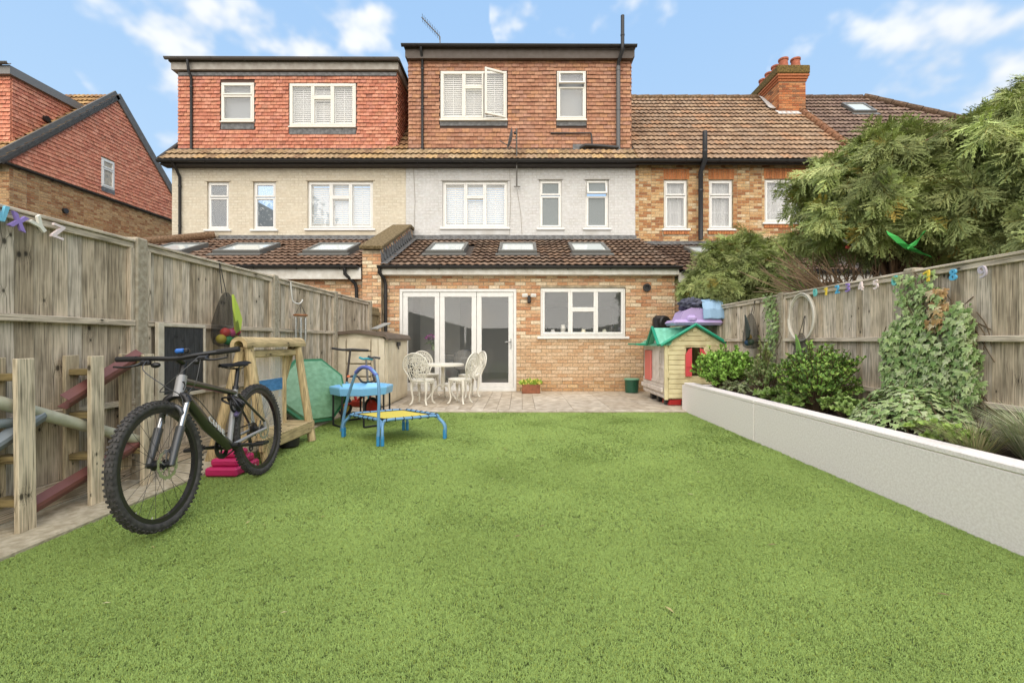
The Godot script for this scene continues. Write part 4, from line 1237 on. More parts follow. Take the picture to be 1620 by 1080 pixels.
func blades() -> void:
	# short curled artificial pile: tufts of narrow bent blades
	var tufts := []
	for k in 4:
		var m := MB.new()
		for i in 9:
			var a := rng.randf() * TAU
			var p := V(rng.randf_range(-0.016, 0.016), 0, rng.randf_range(-0.016, 0.016))
			var dir := V(cos(a), 0, sin(a))
			var s := V(-sin(a), 0, cos(a)) * rng.randf_range(0.0011, 0.0019)
			var h := rng.randf_range(0.008, 0.014)
			var bend := rng.randf_range(0.006, 0.020)
			var mid := p + dir * bend * 0.35 + V(0, h * 0.6, 0)
			var tip := p + dir * bend + V(0, h, 0)
			if rng.randf() < 0.35: tip.y = h * 0.55; tip += dir * 0.008
			var straw := rng.randf() < 0.14
			var cl := Color(1.0, 0.88, 0.62) if straw else Color.WHITE * rng.randf_range(0.86, 1.10)
			m.quad(p - s, p + s, mid + s, mid - s, cl)
			m.tri(mid - s, mid + s, tip, cl)
		tufts.append(m.mesh())
	var bm := M("turf_blade", Color.WHITE, 0.7, null, Vector3.ONE, {"vc": true, "back": Color(0.10, 0.16, 0.04), "spec": 0.3})
	var lean := FastNoiseLite.new()
	lean.frequency = 0.7; lean.seed = 21; lean.fractal_octaves = 3
	var tone := FastNoiseLite.new()
	tone.frequency = 0.9; tone.seed = 3; tone.fractal_octaves = 3
	for k in 4:
		var xfs := []
		var cols := []
		# near ground is sown finer than far ground
		for band in [[0.9, 2.6, 13000.0, 0.66], [2.6, 4.2, 7000.0, 0.9], [4.2, 6.95, 2600.0, 1.5], [-2.5, 0.9, 160.0, 3.0]]:
			var n := int((band[1] - band[0]) * 5.12 * band[2] / 4.0)
			for i in n:
				var d := rng.randf_range(band[0], band[1])
				var x := rng.randf_range(-2.575, 2.545)
				if band[0] > 0 and absf(x - 0.03) > d * 1.17 + 0.15: continue
				var s: float = band[3] * rng.randf_range(0.8, 1.2)
				var lay := V(lean.get_noise_2d(x * 1.3, d * 1.3), 0, lean.get_noise_2d(x * 1.3 + 50.0, d * 1.3) + 0.25)
				var tip := Basis(V(lay.z, 0, -lay.x).normalized(), lay.length() * 0.22)
				xfs.append(Transform3D(tip * Basis(Vector3.UP, rng.randf() * TAU) * Basis.from_scale(V(s, lerpf(1.0, s, 0.35), s)), V(x, -0.0125, -d)))
				var t := tone.get_noise_2d(x * 1.6, d * 1.6) * 0.05 + rng.randf_range(-0.09, 0.09)
				cols.append(Color(0.295, 0.41, 0.112) * (1.0 + t))
		tag(multi("artificial_grass", tufts[k], bm, xfs, cols), "short green artificial grass pile covering the lawn", "grass")

func fence(called: String, label: String, f: Fr, spans: Array, base: float, top: float, rails: Array, tone: Array, key: String, concrete_posts: bool, mirror: bool) -> Node3D:
	# feather-edge boards behind rails, between posts; f.u runs along the fence
	var h := thing(called, label, "fence", f.p((spans[0][0] + spans[-1][1]) / 2, 0))
	var bm := MB.new()
	bm.quad(V(-0.5, 0, 0.014), V(0.5, 0, 0.0), V(0.5, 1, 0.0), V(-0.5, 1, 0.014))
	bm.quad(V(-0.5, 0, -0.012), V(-0.5, 1, -0.012), V(0.5, 1, -0.012), V(0.5, 0, -0.012))
	bm.quad(V(-0.5, 0, -0.012), V(-0.5, 0, 0.014), V(-0.5, 1, 0.014), V(-0.5, 1, -0.012))
	bm.quad(V(0.5, 0, 0.0), V(0.5, 0, -0.012), V(0.5, 1, -0.012), V(0.5, 1, 0.0))
	bm.quad(V(-0.5, 1, 0.014), V(0.5, 1, 0.0), V(0.5, 1, -0.012), V(-0.5, 1, -0.012))
	var board := bm.mesh()
	var nx := 0
	for sp in spans:
		var a: float = sp[0] + 0.06
		var b: float = sp[1] - 0.06
		var u := a
		while u < b - 0.02:
			var w := minf(rng.randf_range(0.088, 0.112), b - u)
			var t := rng.randi() % tone.size()
			var mt := wood(key + "_board%d" % t, tone[t], false, rng.randi() % 5)
			mi("board", board, mt, h, Transform3D((Basis(f.u * (w + 0.012), f.v * (top - base), f.n) if mirror else Basis(f.u * -(w + 0.012), f.v * (top - base), f.n)).rotated(f.v, rng.randf_range(-0.015, 0.015)), f.p(u + w / 2, base, rng.randf_range(-0.003, 0.003))))
			u += w
		for r in rails:
			var m := MB.new()
			f.box(m, a, b, r - 0.022, r + 0.022, 0.017, 0.05, Color.WHITE, 0.004)
			put("rail", m, wood(key + "_rail", tone[0].lightened(0.12), true, nx % 3), h)
		var m2 := MB.new()
		f.box(m2, a, b, top, top + 0.022, -0.03, 0.05, Color.WHITE, 0.004)
		f.box(m2, a, b, top - 0.045, top - 0.002, 0.010, 0.035, Color.WHITE, 0.003)
		put("capping_rail", m2, wood(key + "_cap", tone[0].lightened(0.16), true, nx % 3), h)
		for e in [a + 0.018, b - 0.018]:
			m2 = MB.new()
			f.box(m2, e - 0.018, e + 0.018, base, top - 0.046, 0.009, 0.042, Color.WHITE, 0.003)
			put("end_batten", m2, wood(key + "_batten", tone[0].lightened(0.08), false, nx % 3), h)
		m2 = MB.new()
		f.box(m2, a, b, base - 0.15, base - 0.004, -0.02, 0.012, Color.WHITE, 0.004)
		put("gravel_board", m2, wood(key + "_gravel", tone[0], true, (nx + 1) % 3), h)
		nx += 1
	var cm := M("post_concrete", rgb(186, 176, 156), 0.95, noise_tex("sand", 0.03, 5, Color(0.76, 0.74, 0.70), Color(1, 1, 1)), Vector3.ONE * 1.2, {"nt": bump_tex("sandbump", 0.08, 5, 7.0), "ns": 0.18})
	for i in spans.size() + 1:
		var u: float = spans[i][0] if i < spans.size() else spans[-1][1]
		var m := MB.new()
		f.box(m, u - 0.055, u + 0.055, base - 0.35, top + 0.045, -0.05, 0.055, Color.WHITE, 0.012)
		put("post", m, cm if concrete_posts or i % 2 else wood(key + "_post", tone[0].lightened(0.12), false, i % 3), h)
	return h

func fences() -> void:
	var fl := Fr.new(V(-3.0, 0, 0), V(0, 0, -1), V(0, 1, 0))
	fence("garden_fence", "weathered grey brown feather edge fence with concrete posts behind the bicycle", fl, [[-4.25, -2.3], [-2.3, -0.35], [-0.35, 1.6], [1.6, 3.55], [3.55, 5.5], [5.5, 7.3], [7.3, 9.0]], 0.18, 1.84, [1.22, 0.62], [rgb(212, 198, 176), rgb(196, 182, 160), rgb(226, 214, 196), rgb(176, 162, 140), rgb(206, 196, 180)], "left", true, false)
	var fr := Fr.new(V(3.42, 0, 0), V(0, 0, 1), V(0, 1, 0))
	fence("garden_fence", "pale grey brown fence hung with ivy, hose and foam numbers above the planting bed", fr, [[-9.7, -7.8], [-7.8, -5.9], [-5.9, -3.95], [-3.95, -2.0], [-2.0, -0.05], [-0.05, 1.9], [1.9, 3.85]], 0.45, 1.67, [1.10, 0.62], [rgb(222, 209, 189), rgb(208, 195, 174), rgb(230, 219, 203), rgb(196, 182, 160), rgb(216, 206, 191)], "right", true, true)
	var fb := Fr.new(V(3.42, 0, 6.0), V(-1, 0, 0), V(0, 1, 0))
	fence("garden_fence", "plain timber fence closing the lawn end behind the camera", fb, [[0.0, 2.1], [2.1, 4.25], [4.25, 6.42]], 0.1, 1.8, [1.1, 0.5], [rgb(150, 138, 116), rgb(140, 128, 108)], "rear", true, false)
	# gate leaf by the house, end of the left fence
	var g := thing("side_gate", "narrow braced timber gate panel between left fence and brick pier", "gate", V(-3.0, 0, -9.3))
	var m := MB.new()
	for i in 5: m.bx(-3.02, -3.0, 0.05, 1.78, -9.09 - i * 0.115, -9.195 - i * 0.115, Color.WHITE, 0.003)
	put("board", m, wood("gate", rgb(150, 136, 104), false, 1), g)
	m = MB.new()
	m.bar(V(-2.98, 0.4, -9.12), V(-2.98, 1.6, -9.6), 0.03, 0.07, Vector3.RIGHT.cross(V(0, 1, -0.5)))
	m.bx(-2.999, -2.965, 1.62, 1.70, -9.09, -9.64); m.bx(-2.999, -2.965, 0.3, 0.38, -9.09, -9.64)
	put("brace", m, wood("gate", rgb(150, 136, 104), true, 1), g)

func planter() -> void:
	var rm := M("white_render", rgb(250, 243, 238), 0.92, noise_tex("renderstain", 0.06, 5, Color(0.91, 0.895, 0.88), Color(1, 1, 1)), V(1.5, 1.5, 1.5), {"nt": bump_tex("renderbump", 0.10, 4, 9.0), "ns": 0.10})
	var w := thing("retaining_wall", "low white rendered retaining wall along the right of the lawn", "wall", V(2.6, 0, -3.5))
	var m := MB.new()
	m.bx(2.552, 2.69, -0.05, 0.40, 4.0, -4.96, Color.WHITE, 0.006)
	m.bx(2.552, 2.69, -0.05, 0.40, -4.972, -7.06, Color.WHITE, 0.006)
	m.bx(2.56, 3.40, -0.05, 0.40, -7.061, -7.19)
	put("wall_face", m, rm, w)
	m = MB.new()
	m.bx(2.548, 2.70, 0.401, 0.443, 4.0, -4.96, Color.WHITE, 0.008); m.bx(2.548, 2.70, 0.401, 0.443, -4.97, -7.07, Color.WHITE, 0.008)
	put("coping", m, rm, w)
	# soil with an uneven top
	var n := FastNoiseLite.new()
	n.frequency = 1.6; n.seed = 4
	m = MB.new()
	var zs := 70
	for i in zs:
		for j in 6:
			var p := []
			for q in [[0, 0], [1, 0], [1, 1], [0, 1]]:
				var x: float = lerpf(2.69, 3.43, (j + q[0]) / 6.0)
				var z: float = lerpf(3.9, -7.1, (i + q[1]) / float(zs))
				p.append(V(x, 0.37 + 0.06 * n.get_noise_2d(x * 3.0, z * 3.0), z))
			m.quad(p[0], p[1], p[2], p[3])
	kind(put("soil", m, M("bark_soil", rgb(84, 66, 48), 0.98, noise_tex("soilgrain", 0.05, 5, Color(0.45, 0.42, 0.4), Color(1, 1, 1)), Vector3.ONE * 1.5, {"nt": bump_tex("sandbump", 0.08, 5, 7.0), "ns": 0.33})), "structure")

# ---------- things on the lawn and patio ----------
func letter_mesh(text: String, size: float, depth: float) -> TextMesh:
	var t := TextMesh.new()
	var f := SystemFont.new()
	f.font_names = PackedStringArray(["Droid Sans"])
	f.font_weight = 700
	t.font = f; t.text = text; t.font_size = 64; t.pixel_size = size / 46.0; t.depth = depth; t.curve_step = 1.5
	return t

func bicycle() -> void:
	# built along its own z (front wheel at +z), then leaned a little towards the fence
	var front_z := 0.56; var rear_z := -0.56; var R := 0.338
	var b := thing("mountain_bike", "black and grey mountain bike leaning by the left fence", "bicycle", V(-2.07, 0.006, -3.16), Basis(V(0, 0, 1), deg_to_rad(5.0)) * Basis(V(0, 1, 0), deg_to_rad(4.0)))
	var rubber := M("tyre_rubber", rgb(84, 81, 78), 0.85, noise_tex("blotch", 0.01, 5, Color(0.6, 0.6, 0.6), Color(1, 1, 1)), Vector3.ONE * 4.0)
	var black := M("satin_black", rgb(30, 30, 31), 0.4)
	var grey := M("fork_grey", rgb(66, 67, 68), 0.35, null, Vector3.ONE, {"coat": 0.4})
	var silver := M("polished_alloy", rgb(190, 190, 190), 0.25, null, Vector3.ONE, {"metal": 0.9})
	var green_black := M("frame_black_green", rgb(44, 45, 40), 0.28, null, Vector3.ONE, {"coat": 0.7})
	var frame_grey := M("frame_grey", rgb(150, 150, 150), 0.3, null, Vector3.ONE, {"coat": 0.6})
	for wz in [front_z, rear_z]:
		var w := Node3D.new()
		w.name = "wheel"
		b.add_child(w, true)
		w.position = V(0, R + 0.028, wz)
		var m := MB.new()
		m.tube(ring(Vector3.ZERO, V(0, 0, 1), V(0, 1, 0), R, 72), 0.025, 10, Color.WHITE, false, true)
		for i in 74:  # knobs
			var a := TAU * i / 74.0
			var dir := V(0, sin(a), cos(a))
			var tan := V(0, cos(a), -sin(a))
			for k in [[-0.019, 0.018], [0.0, 0.0255], [0.019, 0.018]]:
				if k[0] == 0.0 and i % 2: continue
				m.box(Transform3D(Basis(V(1, 0, 0), dir, tan), dir * (R + k[1]) + V(k[0], 0, 0)), V(0.012, 0.008, 0.012))
			if i % 2:
				for sx in [-0.009, 0.009]: m.box(Transform3D(Basis(V(1, 0, 0), dir, tan), dir * (R + 0.0245) + V(sx, 0, 0)), V(0.011, 0.008, 0.014))
		loc("tyre", m, rubber, w)
		m = MB.new()
		var prof := [[R - 0.045, -0.013], [R - 0.020, -0.015], [R - 0.014, -0.012], [R - 0.014, 0.012], [R - 0.020, 0.015], [R - 0.045, 0.013], [R - 0.045, -0.013]]
		m.lathe(prof, Transform3D(Basis(V(0, 0, 1), -PI / 2), Vector3.ZERO), 64)
		loc("rim", m, black, w)
		m = MB.new()
		for i in 28:
			var a := TAU * i / 28.0
			var side := 0.028 if i % 2 else -0.028
			var lead_ := 0.5 if i % 4 < 2 else -0.5
			m.tube([V(side, sin(a + lead_) * 0.025, cos(a + lead_) * 0.025), V(0, sin(a) * (R - 0.045), cos(a) * (R - 0.045))], 0.0013, 4, Color.WHITE, false)
		loc("spokes", m, M("spoke_black", rgb(60, 60, 60), 0.4, null, Vector3.ONE, {"metal": 0.5}), w)
		m = MB.new()
		for i in 14:
			var a := TAU * i / 14.0 + 0.1
			m.tube([V(0, sin(a) * (R - 0.046), cos(a) * (R - 0.046)), V(0, sin(a) * (R - 0.058), cos(a) * (R - 0.058))], 0.003, 5)
		loc("nipples", m, silver, w)
		m = MB.new()
		m.lathe([[0.0, -0.06], [0.016, -0.06], [0.016, -0.034], [0.03, -0.033], [0.03, -0.028], [0.018, -0.02], [0.018, 0.02], [0.03, 0.028], [0.03, 0.033], [0.016, 0.034], [0.016, 0.06], [0.0, 0.06]], Transform3D(Basis(V(0, 0, 1), -PI / 2), Vector3.ZERO), 16)
		loc("hub", m, black, w)
		m = MB.new()  # brake rotor: outer band, arms
		for i in 24:
			var a := TAU * i / 24.0; var a2 := TAU * (i + 1) / 24.0
			var rr := 0.085 + (0.003 if i % 2 else -0.002)
			var p := [V(0.044, sin(a) * 0.066, cos(a) * 0.066), V(0.044, sin(a2) * 0.066, cos(a2) * 0.066), V(0.044, sin(a2) * rr, cos(a2) * rr), V(0.044, sin(a) * rr, cos(a) * rr)]
			m.quad(p[0], p[1], p[2], p[3]); m.quad(p[3] - V(0.002, 0, 0), p[2] - V(0.002, 0, 0), p[1] - V(0.002, 0, 0), p[0] - V(0.002, 0, 0))
		for i in 6:
			var a := TAU * i / 6.0
			m.bar(V(0.043, sin(a) * 0.02, cos(a) * 0.02), V(0.043, sin(a + 0.5) * 0.07, cos(a + 0.5) * 0.07), 0.009, 0.002, V(1, 0, 0))
		loc("brake_rotor", m, silver, w)
	var hub_f := V(0, R + 0.028, front_z)
	var hub_r := V(0, R + 0.028, rear_z)
	var head_lo := V(0, 0.735, 0.355); var head_hi := V(0, 0.86, 0.305)
	var bb := V(0, 0.32, -0.13); var seat := V(0, 0.72, -0.275)
	# fork
	var m := MB.new()
	var steer := (head_hi - head_lo).normalized()
	for s in [-0.062, 0.062]:
		var top := V(s, 0.70, 0.375); var bot := hub_f + V(s, 0.0, 0.0)
		var mid := top.lerp(bot, 0.42)
		m.tube([mid, top.lerp(bot, 0.7), bot + V(0, -0.01, 0)], [0.024, 0.022, 0.017], 10)
	m.tube(smooth_path([V(-0.062, 0.585, 0.42), V(-0.05, 0.66, 0.425), V(0, 0.685, 0.42), V(0.05, 0.66, 0.425), V(0.062, 0.585, 0.42)], 4), 0.014, 8)
	m.box(Transform3D(Basis(), hub_f + V(0.05, 0.06, -0.05)), V(0.025, 0.07, 0.04), Color.WHITE, 0.006)
	loc("fork_lowers", m, grey, b)
	for s in [-0.062, 0.062]:
		var top := V(s, 0.70, 0.375); var bot := hub_f + V(s, 0.0, 0.0)
		m = MB.new()
		m.tube([top, top.lerp(bot, 0.45)], 0.0165, 10)
		loc("fork_stanchion", m, silver, b)
	m = MB.new()
	m.tube(smooth_path([V(-0.068, 0.695, 0.375), V(-0.05, 0.73, 0.368), V(0, 0.742, 0.355), V(0.05, 0.73, 0.368), V(0.068, 0.695, 0.375)], 4), 0.022, 8)
	loc("fork_crown", m, black, b)
	# frame
	m = MB.new()
	m.tube([head_lo + steer * 0.035, bb.lerp(head_lo, 0.5) + V(0, -0.01, 0), bb], [0.036, 0.037, 0.034], 12)
	m.tube([head_hi - steer * 0.035, seat + V(0, -0.03, 0.01)], [0.024, 0.019], 10)
	for s in [-1, 1]:
		m.tube([seat + V(s * 0.018, -0.045, -0.005), hub_r + V(s * 0.062, 0.06, 0.02)], [0.011, 0.009], 8)
	loc("frame", m, green_black, b)
	m = MB.new()
	m.tube([head_lo - steer * 0.005, head_lo + steer * 0.06, head_hi], [0.032, 0.029, 0.028], 12)
	loc("head_tube", m, frame_grey, b)
	m = MB.new()
	m.tube([bb, seat], [0.019, 0.018], 10)
	for s in [-1, 1]:
		m.tube([bb + V(s * 0.012, 0, 0), hub_r + V(s * 0.055, -0.01, 0.2), hub_r + V(s * 0.062, 0, 0.01)], [0.014, 0.012, 0.012], 8)
		m.tube([hub_r + V(s * 0.062, 0, 0.01), hub_r + V(s * 0.062, 0.06, 0.02)], 0.009, 6)
	loc("rear_triangle", m, frame_grey, b)
	# lettering down the down tube, camera side
	var dir := (bb - head_lo).normalized()
	var up := V(1, 0, 0).cross(dir).normalized()
	var txt := MeshInstance3D.new()
	txt.name = "lettering"
	txt.mesh = letter_mesh("CUBE", 0.046, 0.003)
	txt.material_override = M("decal_silver", rgb(196, 196, 192), 0.4)
	b.add_child(txt, true)
	var spun := Basis(dir, up, V(1, 0, 0)).rotated(dir, deg_to_rad(-18.0))
	txt.transform = Transform3D(spun * Basis.from_scale(V(1.35, 1, 1)), head_lo.lerp(bb, 0.60) + spun.z * 0.0395)
	m = MB.new()  # chevron badge on the head tube
	m.bar(V(0.026, 0.775, 0.352), V(0.026, 0.80, 0.332), 0.004, 0.012, V(1, 0, 0)); m.bar(V(0.026, 0.80, 0.332), V(0.026, 0.825, 0.340), 0.004, 0.012, V(1, 0, 0))
	loc("head_badge", m, black, b)
	# seat post, saddle
	m = MB.new()
	m.tube([seat + V(0, -0.04, 0.01), seat + V(0, 0.155, -0.06)], 0.0145, 10)
	m.tube([seat + V(0, -0.005, 0), seat + V(0, 0.02, -0.007)], 0.022, 10)
	for s in [-0.02, 0.02]: m.tube(smooth_path([V(s, 0.885, -0.20), V(s, 0.872, -0.30), V(s, 0.872, -0.36), V(s, 0.897, -0.43)], 4), 0.004, 5)
	loc("seat_post", m, black, b)
	m = MB.new()
	var path := []
	var rad := []
	var outline := [[-0.20, 0.012], [-0.17, 0.020], [-0.10, 0.024], [-0.02, 0.034], [0.05, 0.060], [0.09, 0.068], [0.125, 0.060], [0.14, 0.035]]
	for i in outline.size() - 1:
		var a = outline[i]; var e = outline[i + 1]
		for k in 8:
			var t0 := PI * k / 8.0; var t1 := PI * (k + 1) / 8.0
			var P := func(o, t: float) -> Vector3: return V(-cos(t) * o[1], 0.893 + sin(t) * 0.024 + (0.01 if o[0] > 0.08 else 0.0), -0.30 - o[0])
			m.quad(P.call(a, t0), P.call(a, t1), P.call(e, t1), P.call(e, t0)); m.quad(P.call(a, t0), P.call(e, t0), P.call(e, t1), P.call(a, t1))
	m.box(Transform3D(Basis(), V(0, 0.892, -0.30)), V(0.05, 0.012, 0.28), Color.WHITE, 0.004)
	loc("saddle", m, M("saddle_vinyl", rgb(44, 43, 44), 0.55), b)
	# stem, bars, levers
	var bar_c := V(0, 0.97, 0.30)
	m = MB.new()
	m.tube([head_hi, head_hi + steer * 0.09], 0.022, 10)
	m.tube([head_hi + steer * 0.08, bar_c + V(0, 0, 0.05)], 0.018, 10)
	loc("stem", m, black, b)
	m = MB.new()
	var bc := bar_c + V(0, 0, 0.05)
	m.tube(smooth_path([bc + V(-0.36, 0.025, -0.03), bc + V(-0.15, 0.012, -0.008), bc, bc + V(0.15, 0.012, -0.008), bc + V(0.36, 0.025, -0.03)], 4), 0.0145, 8)
	loc("handlebar", m, black, b)
	for s in [-1.0, 1.0]:
		m = MB.new()
		m.tube([bc + V(s * 0.24, 0.019, -0.02), bc + V(s * 0.365, 0.026, -0.031)], 0.0175, 10)
		loc("grip", m, M("grip_rubber", rgb(34, 33, 33), 0.8), b)
		m = MB.new()
		m.tube(smooth_path([bc + V(s * 0.19, 0.0, 0.0), bc + V(s * 0.20, -0.02, 0.035), bc + V(s * 0.26, -0.028, 0.05), bc + V(s * 0.33, -0.02, 0.045)], 4), [0.010, 0.010, 0.010, 0.010, 0.010, 0.008, 0.007, 0.006, 0.006, 0.006, 0.006, 0.006, 0.006], 6)
		m.box(Transform3D(Basis(), bc + V(s * 0.17, -0.012, 0.012)), V(0.06, 0.03, 0.035), Color.WHITE, 0.008)
		m.ball(bc + V(s * 0.12, -0.03, 0.0), V(0.03, 0.018, 0.02), 8, 6)
		loc("brake_lever", m, black, b)
	m = MB.new()
	m.tube(smooth_path([bc + V(-0.16, 0.0, 0.02), bc + V(-0.12, -0.06, 0.10), bc + V(0.0, -0.17, 0.10), V(0.05, 0.72, 0.40), V(0.066, 0.52, 0.46), hub_f + V(0.055, 0.07, -0.05)], 8), 0.003, 5)
	m.tube(smooth_path([bc + V(0.15, 0.0, 0.02), bc + V(0.10, -0.09, 0.12), bc + V(-0.04, -0.19, 0.10), bc + V(-0.05, -0.2, -0.05), V(0.0, 0.70, 0.18), V(0, 0.5, -0.02)], 8), 0.003, 5)
	m.tube(smooth_path([bc + V(0.16, -0.01, 0.02), bc + V(0.16, -0.16, 0.09), bc + V(0.07, -0.23, 0.04), V(0.025, 0.78, 0.26)], 8), 0.0025, 5)
	loc("cables", m, M("cable_black", rgb(70, 70, 70), 0.4), b)
	m = MB.new()
	m.box(Transform3D(Basis(V(0, 1, 0), 0.3), bc + V(0.03, 0.045, 0.0)), V(0.05, 0.028, 0.034), Color.WHITE, 0.008)
	loc("bar_light", m, M("blue_plastic", rgb(40, 104, 186), 0.3), b)
	m = MB.new()
	m.box(Transform3D(Basis(V(0, 1, 0), 0.3), bc + V(0.065, 0.043, -0.008)), V(0.03, 0.03, 0.036), Color.WHITE, 0.008)
	m.box(Transform3D(Basis(), bc + V(0.03, 0.022, 0)), V(0.02, 0.025, 0.02))
	loc("light_bracket", m, black, b)
	# drive train
	m = MB.new()
	m.lathe([[0.05, -0.004], [0.085, -0.003], [0.085, 0.003], [0.05, 0.004]], Transform3D(Basis(V(0, 0, 1), -PI / 2), bb + V(-0.05, 0, 0)), 28)
	for i in 5:
		var a := TAU * i / 5.0
		m.bar(bb + V(-0.05, 0, 0), bb + V(-0.05, sin(a) * 0.06, cos(a) * 0.06), 0.012, 0.006, V(1, 0, 0))
	m.tube([bb + V(-0.07, 0, 0), bb + V(0.07, 0, 0)], 0.022, 12)
	loc("chainset", m, black, b)
	for s in [-1.0, 1.0]:
		m = MB.new()
		var tip := bb + V(s * 0.075, s * -0.03, s * -0.165)
		m.tube([bb + V(s * 0.07, 0, 0), tip], [0.015, 0.011], 8)
		loc("crank_arm", m, black, b)
		m = MB.new()
		var pc := tip + V(s * 0.06, 0, 0)
		m.bx(pc.x - 0.045, pc.x + 0.045, pc.y - 0.011, pc.y + 0.011, pc.z - 0.05, pc.z - 0.032, Color.WHITE, 0.004)
		m.bx(pc.x - 0.045, pc.x + 0.045, pc.y - 0.011, pc.y + 0.011, pc.z + 0.032, pc.z + 0.05, Color.WHITE, 0.004)
		m.bx(pc.x - 0.045, pc.x - 0.033, pc.y - 0.011, pc.y + 0.011, pc.z - 0.031, pc.z + 0.031); m.bx(pc.x + 0.033, pc.x + 0.045, pc.y - 0.011, pc.y + 0.011, pc.z - 0.031, pc.z + 0.031)
		m.tube([tip, pc + V(s * 0.03, 0, 0)], 0.008, 6)
		loc("pedal", m, black, b)
	m = MB.new()
	for s in [1.0, -1.0]: m.bar(bb + V(-0.05, s * 0.084, 0), hub_r + V(-0.045, s * 0.05, 0), 0.006, 0.009, V(0, 1, 0))
	for k in 6: m.lathe([[0.02, 0.0], [0.055 - k * 0.005, 0.001], [0.055 - k * 0.005, 0.002], [0.02, 0.003]], Transform3D(Basis(V(0, 0, 1), -PI / 2), hub_r + V(-0.034 - k * 0.005, 0, 0)), 20)
	loc("chain_and_cassette", m, M("oily_steel", rgb(90, 84, 78), 0.4, null, Vector3.ONE, {"metal": 0.7}), b)
	m = MB.new()
	m.box(Transform3D(Basis(V(1, 0, 0), 0.2), hub_r + V(-0.06, -0.08, 0.03)), V(0.02, 0.13, 0.03), Color.WHITE, 0.006)
	m.tube(ring(hub_r + V(-0.05, -0.14, 0.04), V(0, 0, 1), V(0, 1, 0), 0.025, 12), 0.006, 5, Color.WHITE, false, true)
	loc("derailleur", m, black, b)
	# chain lock tangled under the saddle
	m = MB.new()
	for i in 5:
		var c0 := V(0.02 + 0.012 * (i % 2), 0.61 + i * 0.006, -0.215 + i * 0.005)
		var n1 := V(0, 0, 1).rotated(V(0, 1, 0), i * 0.35); var n2 := V(0, 1, 0).rotated(V(0, 0, 1), i * 0.25)
		m.tube(ring(c0, n1, n2, 0.055 + 0.008 * (i % 3), 20), 0.0085, 6, Color.WHITE, false, true)
	loc("cable_lock", m, M("lock_black", rgb(36, 36, 40), 0.35), b)
	m = MB.new()
	m.box(Transform3D(Basis(V(1, 0, 0), 0.5), V(0.045, 0.545, -0.19)), V(0.03, 0.03, 0.07), Color.WHITE, 0.008)
	loc("lock_body", m, M("lock_body", rgb(92, 84, 120), 0.4), b)

func rack() -> void:
	# three pairs of timber uprights with blocks between them; pipes and gutters lie across the blocks
	var tone := rgb(226, 214, 188)
	var n := 0
	for d in [2.56, 2.99, 3.40]:
		var where: String = ["nearest the camera, cut by the left frame edge", "between the other two, behind the front tyre's left", "behind the front wheel and handlebar"][n]
		var r := thing("pipe_rack", "rough timber pipe rack " + where, "rack", V(-2.87, 0, -d), Basis(), "timber racks by the left fence")
		var m := MB.new()
		m.box(Transform3D(Basis(V(0, 0, 1), 0.012 - n * 0.01), V(-2.79, 0.50, -d)), V(0.03, 0.97, 0.095), Color.WHITE, 0.004)
		put("front_upright", m, wood("rackfront", tone, false, n), r)
		m = MB.new()
		m.box(Transform3D(Basis(V(0, 1, 0), 0.03), V(-2.945, 0.56, -d + 0.01)), V(0.025, 0.86, 0.095), Color.WHITE, 0.004)
		put("rear_upright", m, wood("rackrear", rgb(196, 182, 154), false, n), r)
		for y in ([0.88, 0.42, 0.18] if n == 0 else [0.88, 0.60, 0.33] if n == 1 else [0.92, 0.27]):
			m = MB.new()
			m.bx(-2.932, -2.806, y - 0.02, y + 0.02, -d + 0.04, -d - 0.04, Color.WHITE, 0.004)
			put("block", m, wood("rackblock", rgb(150, 134, 92), true, n), r)
		n += 1
	var p := MB.new()
	p.tube([V(-2.868, 0.80, -2.30), V(-2.868, 0.745, -2.50), V(-2.865, 0.345, -3.40)], 0.036, 14)
	tag(put("pipe", p, M("pale_pipe", rgb(206, 208, 186), 0.4, noise_tex("soil", 0.008, 5, Color(0.84, 0.82, 0.79), Color(1, 1, 1)), Vector3.ONE * 1.5)), "long pale green round pipe sloping across the timber racks", "pipe")
	p = MB.new()
	p.tube([V(-2.865, 0.645, -2.2), V(-2.865, 0.622, -2.60)], 0.026, 12)
	tag(put("pipe", p, M("grey_pipe", rgb(128, 138, 140), 0.4)), "short blue grey pipe at the left frame edge below the long pipe", "pipe")
	var gr := M("grey_gutter_piece", rgb(134, 142, 146), 0.45)
	trough("gutter_piece", "grey half round gutter offcut behind the nearest rack upright", V(-2.86, 0.40, -2.28), V(-2.86, 0.635, -2.72), gr, 0.045)
	var br := M("maroon_gutter", rgb(128, 82, 76), 0.5, noise_tex("soil", 0.008, 5, Color(0.84, 0.82, 0.79), Color(1, 1, 1)), Vector3.ONE * 1.5)
	trough("gutter_piece", "maroon square gutter length sloping up to the handlebar end", V(-2.866, 0.69, -2.86), V(-2.866, 0.965, -3.42), br, 0.052)
	trough("gutter_piece", "maroon square gutter length low behind the front wheel", V(-2.862, 0.10, -2.66), V(-2.862, 0.325, -3.46), br, 0.048)

